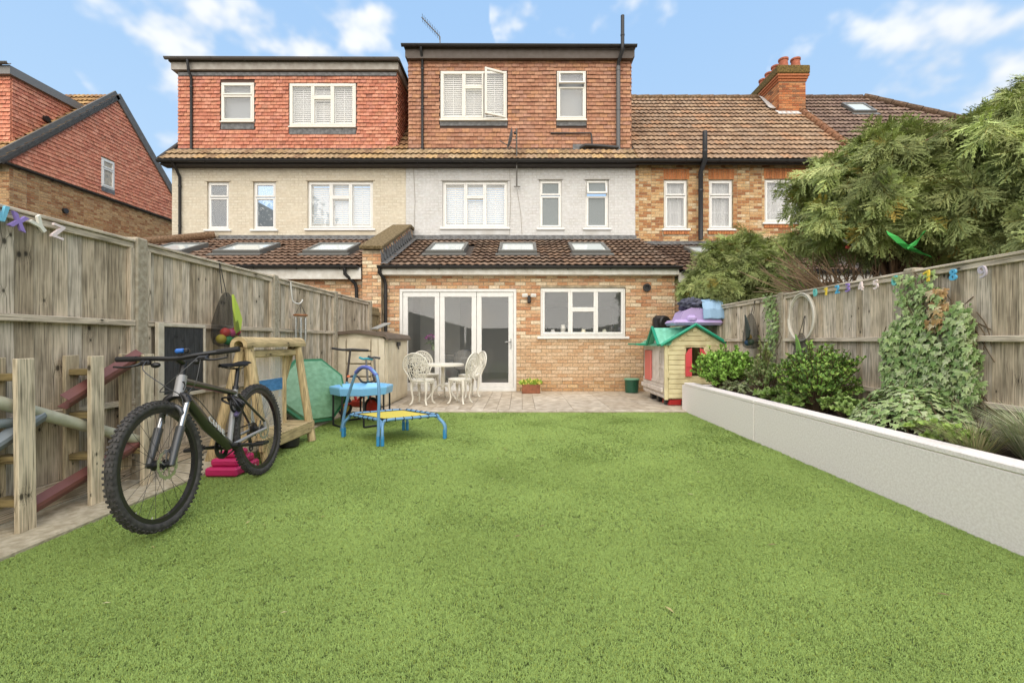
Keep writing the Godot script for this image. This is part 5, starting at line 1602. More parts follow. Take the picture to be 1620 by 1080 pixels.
func trough(called: String, label: String, a: Vector3, b: Vector3, m: Material, w: float) -> void:
	var g := MB.new()
	var z := (b - a).normalized()
	var x := V(1, 0, 0.0)
	var y := z.cross(x)
	if y.y < 0: y = -y
	x = (x * 0.55 + y * 0.83).normalized(); y = z.cross(x); if y.y < 0: y = -y
	var P := func(p: Vector3, u: float, v: float) -> Vector3: return p + x * u + y * v
	var prof := [[-w, w * 0.7], [-w * 0.82, -w * 0.3], [-w * 0.45, -w * 0.55], [w * 0.45, -w * 0.55], [w * 0.82, -w * 0.3], [w, w * 0.7]]
	for i in prof.size() - 1:
		var c = prof[i]; var d = prof[i + 1]
		for k in [1.0, 0.93]:
			g.quad(P.call(a, c[0] * k, c[1] * k), P.call(a, d[0] * k, d[1] * k), P.call(b, d[0] * k, d[1] * k), P.call(b, c[0] * k, c[1] * k))
		for e in [a, b]: g.quad(P.call(e, c[0], c[1]), P.call(e, d[0], d[1]), P.call(e, d[0] * 0.93, d[1] * 0.93), P.call(e, c[0] * 0.93, c[1] * 0.93))
	tag(put(called, g, m), label, "gutter")

func easel() -> void:
	# A-shaped log frame with a clear sheet and a low shelf
	var h := thing("painting_frame", "round log A-frame with half log top rail and clear painted sheet", "frame", V(-2.5, 0, -4.5))
	var log_ := M("pine_log", rgb(214, 194, 150), 0.85, wood_tex("woodgrain", 26), V(1.6, 0.6, 1.6))
	var logz := M("pine_log_z", rgb(206, 186, 142), 0.85, wood_tex_turned(), V(0.6, 1.6, 0.6))
	var m := MB.new()
	var cc := V(-2.46, 1.045, 0)
	var n := 14
	for i in n:
		var t0 := -0.25 + (PI + 0.5) * i / n; var t1 := -0.25 + (PI + 0.5) * (i + 1) / n
		var a := V(cos(t0) * 0.075, sin(t0) * 0.075, 0); var b := V(cos(t1) * 0.075, sin(t1) * 0.075, 0)
		var na := a.normalized(); var nb := b.normalized()
		var z0 := V(0, 0, -3.97); var z1 := V(0, 0, -5.06)
		m.tris(cc + a + z0, cc + a + z1, cc + b + z1, na, na, nb); m.tris(cc + a + z0, cc + b + z1, cc + b + z0, na, nb, nb)
		for q in [[z0, 1], [z1, -1]]:
			if q[1] > 0: m.quad(cc + a + q[0], cc + b + q[0], cc + b * 0.55 + q[0], cc + a * 0.55 + q[0])
			else: m.quad(cc + a + q[0], cc + a * 0.55 + q[0], cc + b * 0.55 + q[0], cc + b + q[0])
		m.quad(cc + a * 0.55 + z0, cc + b * 0.55 + z0, cc + b * 0.55 + z1, cc + a * 0.55 + z1)
	put("top_rail", m, logz, h)
	for d in [4.07, 4.96]:
		for e in [[-2.43, -2.27], [-2.49, -2.78]]:
			m = MB.new()
			m.tube([V(e[0], 1.03, -d), V((e[0] + e[1]) / 2, 0.5, -d), V(e[1], 0.0, -d)], [0.038, 0.041, 0.041], 12)
			put("leg", m, log_, h)
	m = MB.new()
	m.bx(-2.50, -2.42, 0.93, 1.0, -4.12, -4.92, Color.WHITE, 0.01)
	put("cross_rail", m, logz, h)
	m = MB.new()
	m.tube([V(-2.52, 0.95, -4.20), V(-2.52, 0.12, -4.20)], 0.03, 8); m.tube([V(-2.52, 0.95, -4.84), V(-2.52, 0.12, -4.84)], 0.03, 8)
	put("stile", m, log_, h)
	m = MB.new()
	m.bx(-2.58, -2.30, 0.17, 0.22, -4.0, -5.0, Color.WHITE, 0.01)
	m.bx(-2.305, -2.26, 0.10, 0.22, -4.0, -5.0, Color.WHITE, 0.008)
	put("shelf", m, logz, h)
	m = MB.new()
	m.bx(-2.522, -2.516, 0.20, 0.94, -4.23, -4.81)
	put("clear_sheet", m, M("acrylic", Color(0.93, 0.96, 0.96), 0.08, null, Vector3.ONE, {"alpha": 0.22, "spec": 0.6}), h)
	m = MB.new()
	m.bx(-2.514, -2.511, 0.58, 0.70, -4.24, -4.80)
	put("paint_band", m, M("blue_paint", rgb(84, 150, 206), 0.5, noise_tex("paintstreak", 0.02, 4, Color(0.6, 0.75, 0.8), Color(1, 1, 1)), V(1, 3, 1)), h)

func trampoline() -> void:
	var A := V(-2.03, 0, -5.17); var B := V(-1.45, 0, -4.69); var C := V(-0.82, 0, -5.08); var D := V(-1.40, 0, -5.56)
	var mid := (A + B + C + D) / 4
	var h := thing("mini_trampoline", "small blue framed trampoline with yellow mat and grab arch", "trampoline", mid)
	var blue := M("blue_tube", rgb(108, 156, 196), 0.35, noise_tex("speck", 0.02, 4, Color(0.95, 0.95, 0.945), Color(1, 1, 1)), Vector3.ONE * 3)
	var foot := M("blue_foot", rgb(52, 134, 184), 0.45)
	var cs := [A, B, C, D]
	var up := V(0, 0.255, 0)
	var inn := []
	for c in cs: inn.append(c.lerp(mid, 0.13) + up)
	for i in 4:
		var a: Vector3 = inn[i]; var b: Vector3 = inn[(i + 1) % 4]
		var la: Vector3 = cs[i]; var lb: Vector3 = cs[(i + 1) % 4]
		var m := MB.new()
		var along := (lb - la).normalized() * 0.028
		m.tube(smooth_path([la + along, la + along + V(0, 0.14, 0), a.lerp(b, 0.02) + V(0, -0.035, 0), a.lerp(b, 0.10), a.lerp(b, 0.5), a.lerp(b, 0.90), b.lerp(a, 0.02) + V(0, -0.035, 0), lb - along + V(0, 0.14, 0), lb - along], 5), 0.0155, 9)
		put("rail", m, blue, h)
		m = MB.new()
		m.tube([la + along, la + along + V(0, 0.10, 0)], 0.019, 9); m.tube([lb - along, lb - along + V(0, 0.10, 0)], 0.019, 9)
		put("leg_sleeve", m, foot, h)
	var m2 := MB.new()
	var q := []
	for c in inn: q.append(c.lerp(mid + up, 0.17))
	m2.quad(q[0] + V(0, 0.004, 0), q[1] + V(0, 0.004, 0), q[2] + V(0, 0.004, 0), q[3] + V(0, 0.004, 0)); m2.quad(q[3], q[2], q[1], q[0])
	put("mat", m2, M("yellow_mat", rgb(224, 206, 92), 0.85, noise_tex("weave", 0.09, 2, Color(0.85, 0.85, 0.8), Color(1, 1, 1)), Vector3.ONE * 3.0), h)
	m2 = MB.new()
	for i in 4:
		var a: Vector3 = q[i] + V(0, 0.005, 0); var b: Vector3 = q[(i + 1) % 4] + V(0, 0.005, 0)
		m2.bar(a, b, 0.022, 0.006)
		for k in 7:
			var t := (k + 0.6) / 7.2
			var p := a.lerp(b, t)
			var e: Vector3 = inn[i].lerp(inn[(i + 1) % 4], t)
			m2.bar(p, e, 0.012, 0.004)
			m2.tube(ring(e, (e - p).normalized(), V(0, 1, 0), 0.019, 8), 0.005, 4, Color.WHITE, false, true)
	put("strap", m2, M("strap_black", rgb(28, 30, 38), 0.8), h)
	# arch between A and B
	var ab := (B - A).normalized()
	m2 = MB.new()
	var a0 := A - ab * 0.012 + V(0, 0.06, 0); var b0 := B - ab * 0.02 + V(0, 0.10, 0)
	var pts := [a0, a0 + V(0, 0.36, 0) + ab * 0.13, A.lerp(B, 0.40) + V(0, 0.735, 0), A.lerp(B, 0.56) + V(0, 0.80, 0), A.lerp(B, 0.76) + V(0, 0.795, 0), A.lerp(B, 0.93) + V(0, 0.725, 0), A.lerp(B, 0.985) + V(0, 0.56, 0), b0 + V(0, 0.2, 0), b0]
	m2.tube(smooth_path(pts, 6), 0.016, 9)
	put("grab_arch", m2, blue, h)
	m2 = MB.new()
	m2.tube(smooth_path([pts[2] + V(0, 0.005, 0), pts[3], pts[4], pts[5]], 6), 0.021, 9)
	put("foam_grip", m2, M("foam_blue", rgb(92, 104, 176), 0.8), h)

func water_table() -> void:
	var c := V(-2.08, 0, -5.98)
	var h := thing("water_table", "sky blue octagonal play tray on thin black legs", "play table", c)
	var blue := M("tray_blue", rgb(128, 190, 232), 0.35)
	var m := MB.new()
	var P := func(k: int, r: float, y: float) -> Vector3:
		var a := TAU * (k + 0.5) / 8.0
		return c + V(cos(a) * r, y, -sin(a) * r)
	var prof := [[0.0, 0.44], [0.31, 0.44], [0.35, 0.485], [0.365, 0.505], [0.395, 0.505], [0.40, 0.49], [0.385, 0.405], [0.37, 0.40], [0.33, 0.42], [0.0, 0.42]]
	for i in prof.size() - 1:
		for k in 8:
			m.quad(P.call(k, prof[i + 1][0], prof[i + 1][1]), P.call(k + 1, prof[i + 1][0], prof[i + 1][1]), P.call(k + 1, prof[i][0], prof[i][1]), P.call(k, prof[i][0], prof[i][1]))
	put("tray", m, blue, h)
	var blk := M("black_tube", rgb(30, 30, 32), 0.5)
	for k in 8:
		m = MB.new()
		var p: Vector3 = P.call(k, 0.35, 0.0)
		m.tube([p + V(0, 0.42, 0), p + V(0, 0.012, 0)], 0.012, 8)
		put("leg", m, blk, h)
	for s in [[0, 1], [2, 3], [4, 5], [6, 7]]:
		m = MB.new()
		var a: Vector3 = P.call(s[0], 0.35, 0.013); var b: Vector3 = P.call(s[1], 0.35, 0.013)
		m.tube([a, b], 0.012, 8)
		put("foot_bar", m, blk, h)

func sandpit_lid() -> void:
	var c := V(-2.66, 0.455, -5.85)
	var nrm := V(0.72, 0.36, 0.60).normalized()
	var u := Vector3.UP.cross(nrm).normalized()
	var bs := Basis(u, nrm.cross(u), nrm)
	var h := thing("sandpit_lid", "green plastic sandpit lid propped against the left fence", "lid", V(c.x, 0, c.z))
	var m := MB.new()
	var outline := PackedVector2Array()
	for k in 8:
		var a := TAU * (k + 0.5) / 8.0
		outline.append(Vector2(cos(a) * 0.455, sin(a) * 0.455))
	var dome := [[0.0, 0.075], [0.5, 0.070], [0.80, 0.052], [0.90, 0.045], [0.93, 0.006]]
	for i in dome.size() - 1:
		for k in 8:
			var p := []
			for q in [[dome[i], k], [dome[i + 1], k], [dome[i + 1], (k + 1) % 8], [dome[i], (k + 1) % 8]]:
				p.append(c + bs * V(outline[q[1]].x * q[0][0], outline[q[1]].y * q[0][0], q[0][1]))
			m.quad(p[0], p[1], p[2], p[3])
	put("panel", m, M("lid_green", rgb(132, 174, 142), 0.4, noise_tex("scuff", 0.02, 5, Color(0.72, 0.78, 0.72), Color(1, 1, 1)), Vector3.ONE * 1.4), h)
	m = MB.new()
	for k in 8:
		var a := outline[k]; var b := outline[(k + 1) % 8]
		var p := [c + bs * V(a.x * 0.925, a.y * 0.925, 0.012), c + bs * V(a.x, a.y, 0.012), c + bs * V(b.x, b.y, 0.012), c + bs * V(b.x * 0.925, b.y * 0.925, 0.012)]
		m.quad(p[0], p[1], p[2], p[3])
		var e := [c + bs * V(a.x, a.y, -0.045), c + bs * V(b.x, b.y, -0.045)]
		m.quad(p[1], e[0], e[1], p[2]); m.quad(p[0], p[3], e[1], e[0])
	put("rim", m, M("lid_rim", rgb(44, 112, 74), 0.4), h)

func storage_box() -> void:
	var x0 := -2.96; var x1 := -2.21; var d0 := 7.38; var d1 := 8.85
	var h := thing("storage_shed", "beige plastic garden store with dark brown lid beside white chairs", "storage box", V(-2.6, 0, -8.1))
	var beige := M("beige_plastic", rgb(230, 220, 196), 0.5, noise_tex("soil", 0.008, 5, Color(0.84, 0.82, 0.79), Color(1, 1, 1)), Vector3.ONE * 0.7)
	var m := MB.new()
	m.bx(x0, x1, 0.02, 1.10, -d0 - 0.055, -d1)
	var gab := PackedVector2Array([Vector2(x0, 1.10), Vector2(x1, 1.10), Vector2(x1 - 0.04, 1.17), Vector2((x0 + x1) / 2 - 0.05, 1.215), Vector2(x0, 1.19)])
	m.prism(gab, Transform3D(Basis(), V(0, 0, -d1)), d1 - d0 - 0.02)
	put("body", m, beige, h)
	for i in 5:
		m = MB.new()
		m.bx(x0 + 0.14, x1 - 0.22, 0.10 + i * 0.208, 0.10 + i * 0.208 + 0.186, -d0 + 0.012, -d0 - 0.054, Color.WHITE, 0.01)
		put("side_panel", m, beige, h)
	m = MB.new()
	m.bx(x0, x0 + 0.125, 0.03, 1.13, -d0 + 0.006, -d0 - 0.054, Color.WHITE, 0.008)
	m.bx(x1 - 0.21, x1 - 0.10, 0.03, 1.13, -d0 + 0.004, -d0 - 0.054, Color.WHITE, 0.008)
	m.bx(x1 - 0.095, x1 + 0.004, 0.03, 1.13, -d0 + 0.006, -d0 - 0.054, Color.WHITE, 0.008)
	put("corner_panel", m, beige, h)
	for s in 2:
		var z0 := -d0 - 0.05 - s * 0.70
		m = MB.new()
		m.bx(x1, x1 + 0.022, 0.05, 1.12, z0, z0 - 0.69, Color.WHITE, 0.006)
		for k in 7: m.bx(x1 + 0.021, x1 + 0.032, 0.09, 1.08, z0 - 0.05 - k * 0.09, z0 - 0.09 - k * 0.09, Color.WHITE, 0.004)
		put("door", m, beige, h)
	m = MB.new()
	m.bx(x1 + 0.033, x1 + 0.055, 1.0, 1.07, -d0 - 0.62, -d0 - 0.82, Color.WHITE, 0.006)
	m.tube([V(x1 + 0.045, 1.01, -d0 - 0.66), V(x1 + 0.07, 0.95, -d0 - 0.62)], 0.012, 6)
	put("latch", m, dark_plastic, h)
	m = MB.new()
	var lid := PackedVector2Array([Vector2(x0 - 0.02, 1.185), Vector2((x0 + x1) / 2 - 0.05, 1.215), Vector2(x1 + 0.02, 1.15), Vector2(x1 + 0.07, 1.10), Vector2(x1 + 0.08, 1.135), Vector2(x1 + 0.03, 1.20), Vector2((x0 + x1) / 2 - 0.02, 1.268), Vector2(x0 - 0.02, 1.235)])
	m.prism(lid, Transform3D(Basis(), V(0, 0, -d1 - 0.03)), d1 - d0 + 0.08)
	put("lid", m, M("brown_lid", rgb(112, 98, 84), 0.55, noise_tex("soil", 0.008, 5, Color(0.84, 0.82, 0.79), Color(1, 1, 1)), Vector3.ONE), h)
	m = MB.new()
	m.bar(V(-2.5, 1.29, -7.75), V(-2.32, 1.40, -7.95), 0.22, 0.02, Vector3.UP, Color.WHITE, 0.004)
	tag(put("grey_tray", m, M("tray_grey", rgb(150, 150, 144), 0.5)), "grey flat tray tilted on top of the garden store", "tray")

func scooters() -> void:
	var black := M("satin_black", rgb(30, 30, 31), 0.4)
	for s in [[V(-2.62, 0, -6.75), rgb(78, 72, 70), rgb(120, 176, 206), 0.96, 0.26, "tall dark scooter with wide black bars left of the tray table"], [V(-2.30, 0, -6.95), rgb(140, 140, 140), rgb(52, 160, 178), 0.82, 0.10, "small scooter with turquoise grips before the garden store"], [V(-2.16, 0, -6.9), rgb(150, 142, 134), rgb(60, 60, 62), 0.84, 0.09, "small scooter with dark round grips right of the turquoise one"]]:
		var h := thing("scooter", s[5], "scooter", s[0], Basis(V(0, 1, 0), 0.3), "children's scooters by the garden store")
		var mt := M("stem_%d" % int(s[3] * 100), s[1], 0.35, null, Vector3.ONE, {"metal": 0.4})
		var col := M("scoot_%d" % int(s[3] * 100), s[2], 0.4)
		var m := MB.new()
		var lean := V(0.09, 0, -0.05) * (1.0 if s[4] > 0.2 else -0.6)
		var top: Vector3 = V(0, s[3], 0) + lean
		m.tube([V(0, 0.10, 0), top], 0.016, 9)
		loc("stem", m, mt, h)
		m = MB.new()
		m.tube([V(0, 0.10, 0), V(0, 0.48, 0) + lean * 0.5], 0.024, 9)
		loc("column", m, col, h)
		m = MB.new()
		m.tube(smooth_path([top + V(-s[4], 0.02, 0), top + V(-s[4] * 0.4, -0.005, 0), top, top + V(s[4] * 0.4, -0.005, 0), top + V(s[4], -0.015, 0)], 3), 0.017, 8)
		loc("handlebar", m, black if s[4] > 0.2 else col, h)
		m = MB.new()
		m.bx(-0.05, 0.05, 0.06, 0.085, 0.02, -0.5, Color.WHITE, 0.01)
		loc("deck", m, black, h)
		for z in [0.03, -0.52]:
			m = MB.new()
			m.lathe([[0.0, -0.014], [0.045, -0.014], [0.052, -0.008], [0.052, 0.008], [0.045, 0.014], [0.0, 0.014]], Transform3D(Basis(V(0, 0, 1), -PI / 2), V(0, 0.053, z)), 18)
			loc("wheel", m, M("scoot_wheel", rgb(70, 70, 72), 0.5), h)
	# small red bicycle behind the tray table
	var b := thing("childs_bike", "small red child's bike behind the blue tray table", "bicycle", V(-2.30, 0.0, -6.45), Basis(V(0, 1, 0), deg_to_rad(62.0)))
	var red := M("toy_red", rgb(206, 60, 46), 0.35, null, Vector3.ONE, {"coat": 0.4})
	for z in [0.28, -0.28]:
		var w := Node3D.new()
		w.name = "wheel"
		b.add_child(w, true)
		w.position = V(0, 0.155, z)
		var m := MB.new()
		m.tube(ring(Vector3.ZERO, V(0, 0, 1), V(0, 1, 0), 0.135, 28), 0.02, 8, Color.WHITE, false, true)
		loc("tyre", m, M("toy_tyre", rgb(54, 52, 50), 0.8), w)
		m = MB.new()
		m.lathe([[0.0, -0.02], [0.03, -0.02], [0.112, -0.008], [0.118, 0.0], [0.112, 0.008], [0.03, 0.02], [0.0, 0.02]], Transform3D(Basis(V(0, 0, 1), -PI / 2), Vector3.ZERO), 22)
		loc("rim", m, M("toy_rim", rgb(214, 190, 90), 0.4) if z < 0 else red, w)
	var m := MB.new()
	m.tube([V(0, 0.50, 0.20), V(0, 0.36, 0.22), V(0, 0.155, 0.28)], 0.018, 8)
	m.tube([V(0, 0.42, 0.21), V(0, 0.22, -0.02), V(0, 0.155, -0.28)], 0.024, 8)
	m.tube([V(0, 0.22, -0.03), V(0, 0.42, -0.10)], 0.02, 8)
	m.tube([V(0, 0.38, -0.09), V(0, 0.155, -0.28)], 0.014, 8)
	m.bx(-0.03, 0.03, 0.15, 0.25, -0.12, 0.06, Color.WHITE, 0.02)
	loc("frame", m, red, b)
	m = MB.new()
	m.tube(smooth_path([V(-0.22, 0.60, 0.08), V(-0.14, 0.60, 0.14), V(-0.10, 0.52, 0.20), V(0.10, 0.52, 0.20), V(0.14, 0.60, 0.14), V(0.22, 0.60, 0.08)], 4), 0.014, 8)
	loc("handlebar", m, black, b)
	m = MB.new()
	m.ball(V(0, 0.45, -0.12), V(0.07, 0.025, 0.11), 12, 6)
	loc("saddle", m, black, b)
	m = MB.new()
	for s in [-1.0, 1.0]: m.ball(V(s * 0.23, 0.602, 0.075), V(0.035, 0.02, 0.02), 8, 6)
	loc("grip", m, M("toy_orange", rgb(214, 110, 60), 0.5), b)

func garden_chair_proto() -> Node3D:
	# cast aluminium lace chair facing +z
	var h := thing("garden_chair", "white lace metal garden chair", "chair", Vector3.ZERO, Basis(), "white lace garden chairs")
	var wm := M("white_cast", rgb(226, 222, 208), 0.45, noise_tex("speck", 0.02, 4, Color(0.95, 0.95, 0.945), Color(1, 1, 1)), Vector3.ONE * 3.0)
	var tilt := func(x: float, y: float) -> Vector3: return V(x, y, -0.19 - (y - 0.42) * 0.22)
	var out := []
	for p in [[-0.13, 0.43], [-0.15, 0.50], [-0.19, 0.56], [-0.225, 0.64], [-0.215, 0.73], [-0.165, 0.81], [-0.085, 0.86], [0.0, 0.875], [0.085, 0.86], [0.165, 0.81], [0.215, 0.73], [0.225, 0.64], [0.19, 0.56], [0.15, 0.50], [0.13, 0.43]]: out.append(tilt.call(p[0], p[1]))
	var m := MB.new()
	m.tube(smooth_path(out, 4), 0.012, 7)
	loc("back_rim", m, wm, h)
	m = MB.new()
	var inner := []
	for p in [[-0.10, 0.45], [-0.14, 0.60], [-0.145, 0.70], [-0.08, 0.785], [0.0, 0.80], [0.08, 0.785], [0.145, 0.70], [0.14, 0.60], [0.10, 0.45]]: inner.append(tilt.call(p[0], p[1]))
	m.tube(smooth_path(inner, 4), 0.009, 5)
	for i in 17:  # lace band between the two rims
		var a := PI * (i + 0.5) / 17.0 * 1.25 - PI * 0.125
		var p: Vector3 = tilt.call(cos(a) * 0.182, 0.685 + sin(a) * 0.15)
		m.tube(ring(p, V(1, 0, 0), V(0, 0.976, -0.215), 0.019, 10), 0.0065, 4, Color.WHITE, false, true)
	for r in [[0, 0.70, 0.05], [0, 0.60, 0.042], [-0.075, 0.655, 0.03], [0.075, 0.655, 0.03], [-0.06, 0.55, 0.03], [0.06, 0.55, 0.03], [0, 0.515, 0.03], [-0.055, 0.74, 0.024], [0.055, 0.74, 0.024], [0, 0.765, 0.02], [-0.05, 0.485, 0.022], [0.05, 0.485, 0.022], [-0.105, 0.60, 0.02], [0.105, 0.60, 0.02], [-0.105, 0.71, 0.022], [0.105, 0.71, 0.022]]:
		m.tube(ring(tilt.call(r[0], r[1]), V(1, 0, 0), V(0, 0.976, -0.215), r[2], 12), 0.008, 5, Color.WHITE, false, true)
	m.tube([tilt.call(0, 0.44), tilt.call(0, 0.80)], 0.010, 5)
	for s in [-1, 1]: m.tube(smooth_path([tilt.call(0, 0.47), tilt.call(s * 0.05, 0.56), tilt.call(s * 0.02, 0.65), tilt.call(s * 0.09, 0.76)], 4), 0.008, 5)
	loc("back_lace", m, wm, h)
	m = MB.new()
	m.lathe([[0.0, 0.430], [0.08, 0.432], [0.185, 0.438], [0.205, 0.432], [0.205, 0.405], [0.19, 0.405], [0.18, 0.418], [0.0, 0.412]], Transform3D(Basis(), V(0, 0, 0)), 28)
	loc("seat", m, wm, h)
	m = MB.new()
	for i in 24:
		var a := TAU * i / 24.0
		m.tube(ring(V(cos(a) * 0.198, 0.385, sin(a) * 0.198), V(-sin(a), 0, cos(a)), V(0, 1, 0), 0.019, 8), 0.006, 4, Color.WHITE, false, true)
	loc("apron", m, wm, h)
	for i in 4:
		var a := PI / 4 + PI / 2 * i
		var d := V(cos(a), 0, sin(a))
		m = MB.new()
		m.tube(smooth_path([d * 0.165 + V(0, 0.41, 0), d * 0.195 + V(0, 0.33, 0), d * 0.185 + V(0, 0.22, 0), d * 0.165 + V(0, 0.12, 0), d * 0.185 + V(0, 0.04, 0), d * 0.215 + V(0, 0.012, 0)], 4), 0.016, 7)
		m.ball(d * 0.215 + V(0, 0.014, 0), V(0.019, 0.013, 0.019), 8, 5)
		m.tube(ring(d * 0.16 + V(0, 0.345, 0), d, V(0, 1, 0), 0.032, 10), 0.008, 4, Color.WHITE, false, true)
		m.tube([d * 0.175 + V(0, 0.40, 0), d * 0.19 + V(0, 0.30, 0), d * 0.18 + V(0, 0.20, 0)], [0.034, 0.028, 0.016], 7)
		loc("leg", m, wm, h)
	return h

func patio_set() -> void:
	var c := garden_chair_proto()
	var tc := V(-1.42, 0, -8.35)
	var spots := [[V(-1.66, 0.01, -7.72), 165.0, "white lace garden chair nearest the beige store, back turned to the lawn"], [V(-1.80, 0.01, -8.92), 40.0, "white lace garden chair behind the table, left, against the glass doors"], [V(-1.04, 0.01, -7.86), 248.0, "white lace garden chair right of the table, in front"], [V(-0.98, 0.01, -8.75), 300.0, "white lace garden chair right of the table, half hidden at the back"]]
	for i in spots.size():
		var o: Node3D = c if i == 0 else c.duplicate()
		if i: add_child(o, true)
		o.name = "garden_chair" if i == 0 else "garden_chair_%03d" % i
		o.position = spots[i][0]; o.rotation.y = deg_to_rad(spots[i][1])
		o.set_meta("label", spots[i][2])
	var wm: Material = mats["white_cast"]
	var h := thing("garden_table", "round white lace metal table between four garden chairs", "table", tc)
	var m := MB.new()
	m.lathe([[0.0, 0.675], [0.36, 0.675], [0.385, 0.668], [0.385, 0.635], [0.37, 0.635], [0.36, 0.655], [0.0, 0.655]], Transform3D(Basis(), tc), 36)
	put("table_top", m, wm, h)
	m = MB.new()
	m.lathe([[0.03, 0.655], [0.035, 0.6], [0.028, 0.5], [0.04, 0.4], [0.03, 0.3], [0.045, 0.24], [0.03, 0.2]], Transform3D(Basis(), tc), 14)
	put("column", m, wm, h)
	for i in 3:
		var a := TAU * i / 3.0 + 0.5
		var d := V(cos(a), 0, sin(a))
		m = MB.new()
		m.tube(smooth_path([tc + d * 0.03 + V(0, 0.28, 0), tc + d * 0.10 + V(0, 0.27, 0), tc + d * 0.20 + V(0, 0.16, 0), tc + d * 0.30 + V(0, 0.04, 0), tc + d * 0.36 + V(0, 0.025, 0)], 4), 0.017, 7)
		put("foot", m, wm, h)
	# kitchen table, flowers and chairs seen through the doors
	h = thing("vase_of_flowers", "purple flowers in a vase inside the left folding door", "flowers", V(-2.05, 0.77, -10.75))
	m = MB.new()
	m.lathe([[0.0, 0.0], [0.05, 0.0], [0.06, 0.1], [0.04, 0.2], [0.05, 0.24]], h.transform, 14)
	put("vase", m, M("vase_green", rgb(120, 140, 90), 0.2), h)
	m = MB.new()
	for i in 34:
		var d := V(rng.randf_range(-1, 1), rng.randf_range(0.2, 1.0), rng.randf_range(-1, 1)).normalized()
		m.ball(h.position + V(0, 0.34, 0) + d * V(0.20, 0.13, 0.18), V(0.035, 0.03, 0.035), 6, 4)
	put("blooms", m, M("magenta_bloom", rgb(168, 58, 150), 0.7), h)
	m = MB.new()
	for i in 9:
		var a := TAU * i / 9.0
		m.tube([h.position + V(0, 0.15, 0), h.position + V(cos(a) * 0.14, 0.36, sin(a) * 0.14)], 0.005, 4)
		m.tube([h.position + V(0, 0.2, 0), h.position + V(cos(a) * 0.10, 0.30, sin(a) * 0.10), h.position + V(cos(a) * 0.22, 0.24, sin(a) * 0.22)], [0.004, 0.014, 0.003], 4)
	put("stems", m, M("stem_green", rgb(84, 120, 60), 0.7), h)
	var t := thing("dining_table", "indoor dining table behind the folding doors", "table", V(-1.75, 0.02, -11.0))
	m = MB.new()
	m.bx(-2.5, -0.9, 0.735, 0.77, -10.5, -11.5, Color.WHITE, 0.01)
	put("table_top", m, M("table_grey", rgb(150, 146, 140), 0.35), t)
	for x in [-2.42, -0.98]:
		for z in [-10.58, -11.42]:
			m = MB.new()
			m.bx(x - 0.03, x + 0.03, 0.018, 0.734, z - 0.03, z + 0.03)
			put("leg", m, M("table_grey", rgb(150, 146, 140), 0.35), t)
	for i in 2:
		var p := V(-2.0 + i * 0.75, 0.018, -10.28)
		var k := thing("dining_chair", ["rounded grey dining chair inside the left door pane", "rounded grey dining chair inside the middle door pane"][i], "chair", p, Basis(), "indoor dining chairs")
		var gm := M("chair_velvet", rgb(116, 114, 110), 0.8)
		m = MB.new()
		m.ball(p + V(0, 0.45, -0.05), V(0.24, 0.06, 0.22), 18, 8)
		put("seat", m, gm, k)
		m = MB.new()
		for q in 12:
			var a0 := PI * q / 12.0; var a1 := PI * (q + 1) / 12.0
			for w in [1.0, 0.86]:
				m.quad(p + V(cos(a0) * 0.25 * w, 0.45, sin(a0) * 0.2 * w), p + V(cos(a1) * 0.25 * w, 0.45, sin(a1) * 0.2 * w), p + V(cos(a1) * 0.27 * w, 0.62 + 0.26 * sin(a1), sin(a1) * 0.24 * w), p + V(cos(a0) * 0.27 * w, 0.62 + 0.26 * sin(a0), sin(a0) * 0.24 * w))
		put("backrest", m, gm, k)
		for q in [[-1, -1], [1, -1], [1, 1], [-1, 1]]:
			m = MB.new()
			m.tube([p + V(q[0] * 0.13, 0.42, q[1] * 0.12), p + V(q[0] * 0.19, 0.0, q[1] * 0.18)], 0.013, 7)
			put("leg", m, dark_plastic, k)
	# window-sill things in the kitchen
	for s in [[0.95, "tall white jar on the kitchen sill", rgb(216, 212, 200)], [1.40, "cream tumbler on the kitchen sill", rgb(222, 214, 170)], [2.02, "dark coffee maker on the kitchen sill", rgb(44, 42, 42)], [0.72, "pale mug on the kitchen sill", rgb(206, 204, 198)], [1.86, "pale folded cloth pile on the kitchen sill", rgb(200, 200, 176)]]:
		m = MB.new()
		var hh := 0.24 if s[0] in [0.95, 2.02] else 0.14
		m.lathe([[0.0, 0.0], [0.05, 0.0], [0.058, hh * 0.6], [0.04, hh * 0.85], [0.045, hh], [0.0, hh]], Transform3D(Basis(), V(s[0], 1.21, -10.06)), 14)
		tag(put("jar", m, M("jar_%d" % int(s[0] * 100), s[2], 0.35)), s[1], "jar")
	m = MB.new()
	m.bx(0.5, 2.2, 1.16, 1.205, -9.96, -10.14)
	tag(put("inner_sill", m, mats["upvc"]), "white board forming the inside sill of the kitchen window", "sill")

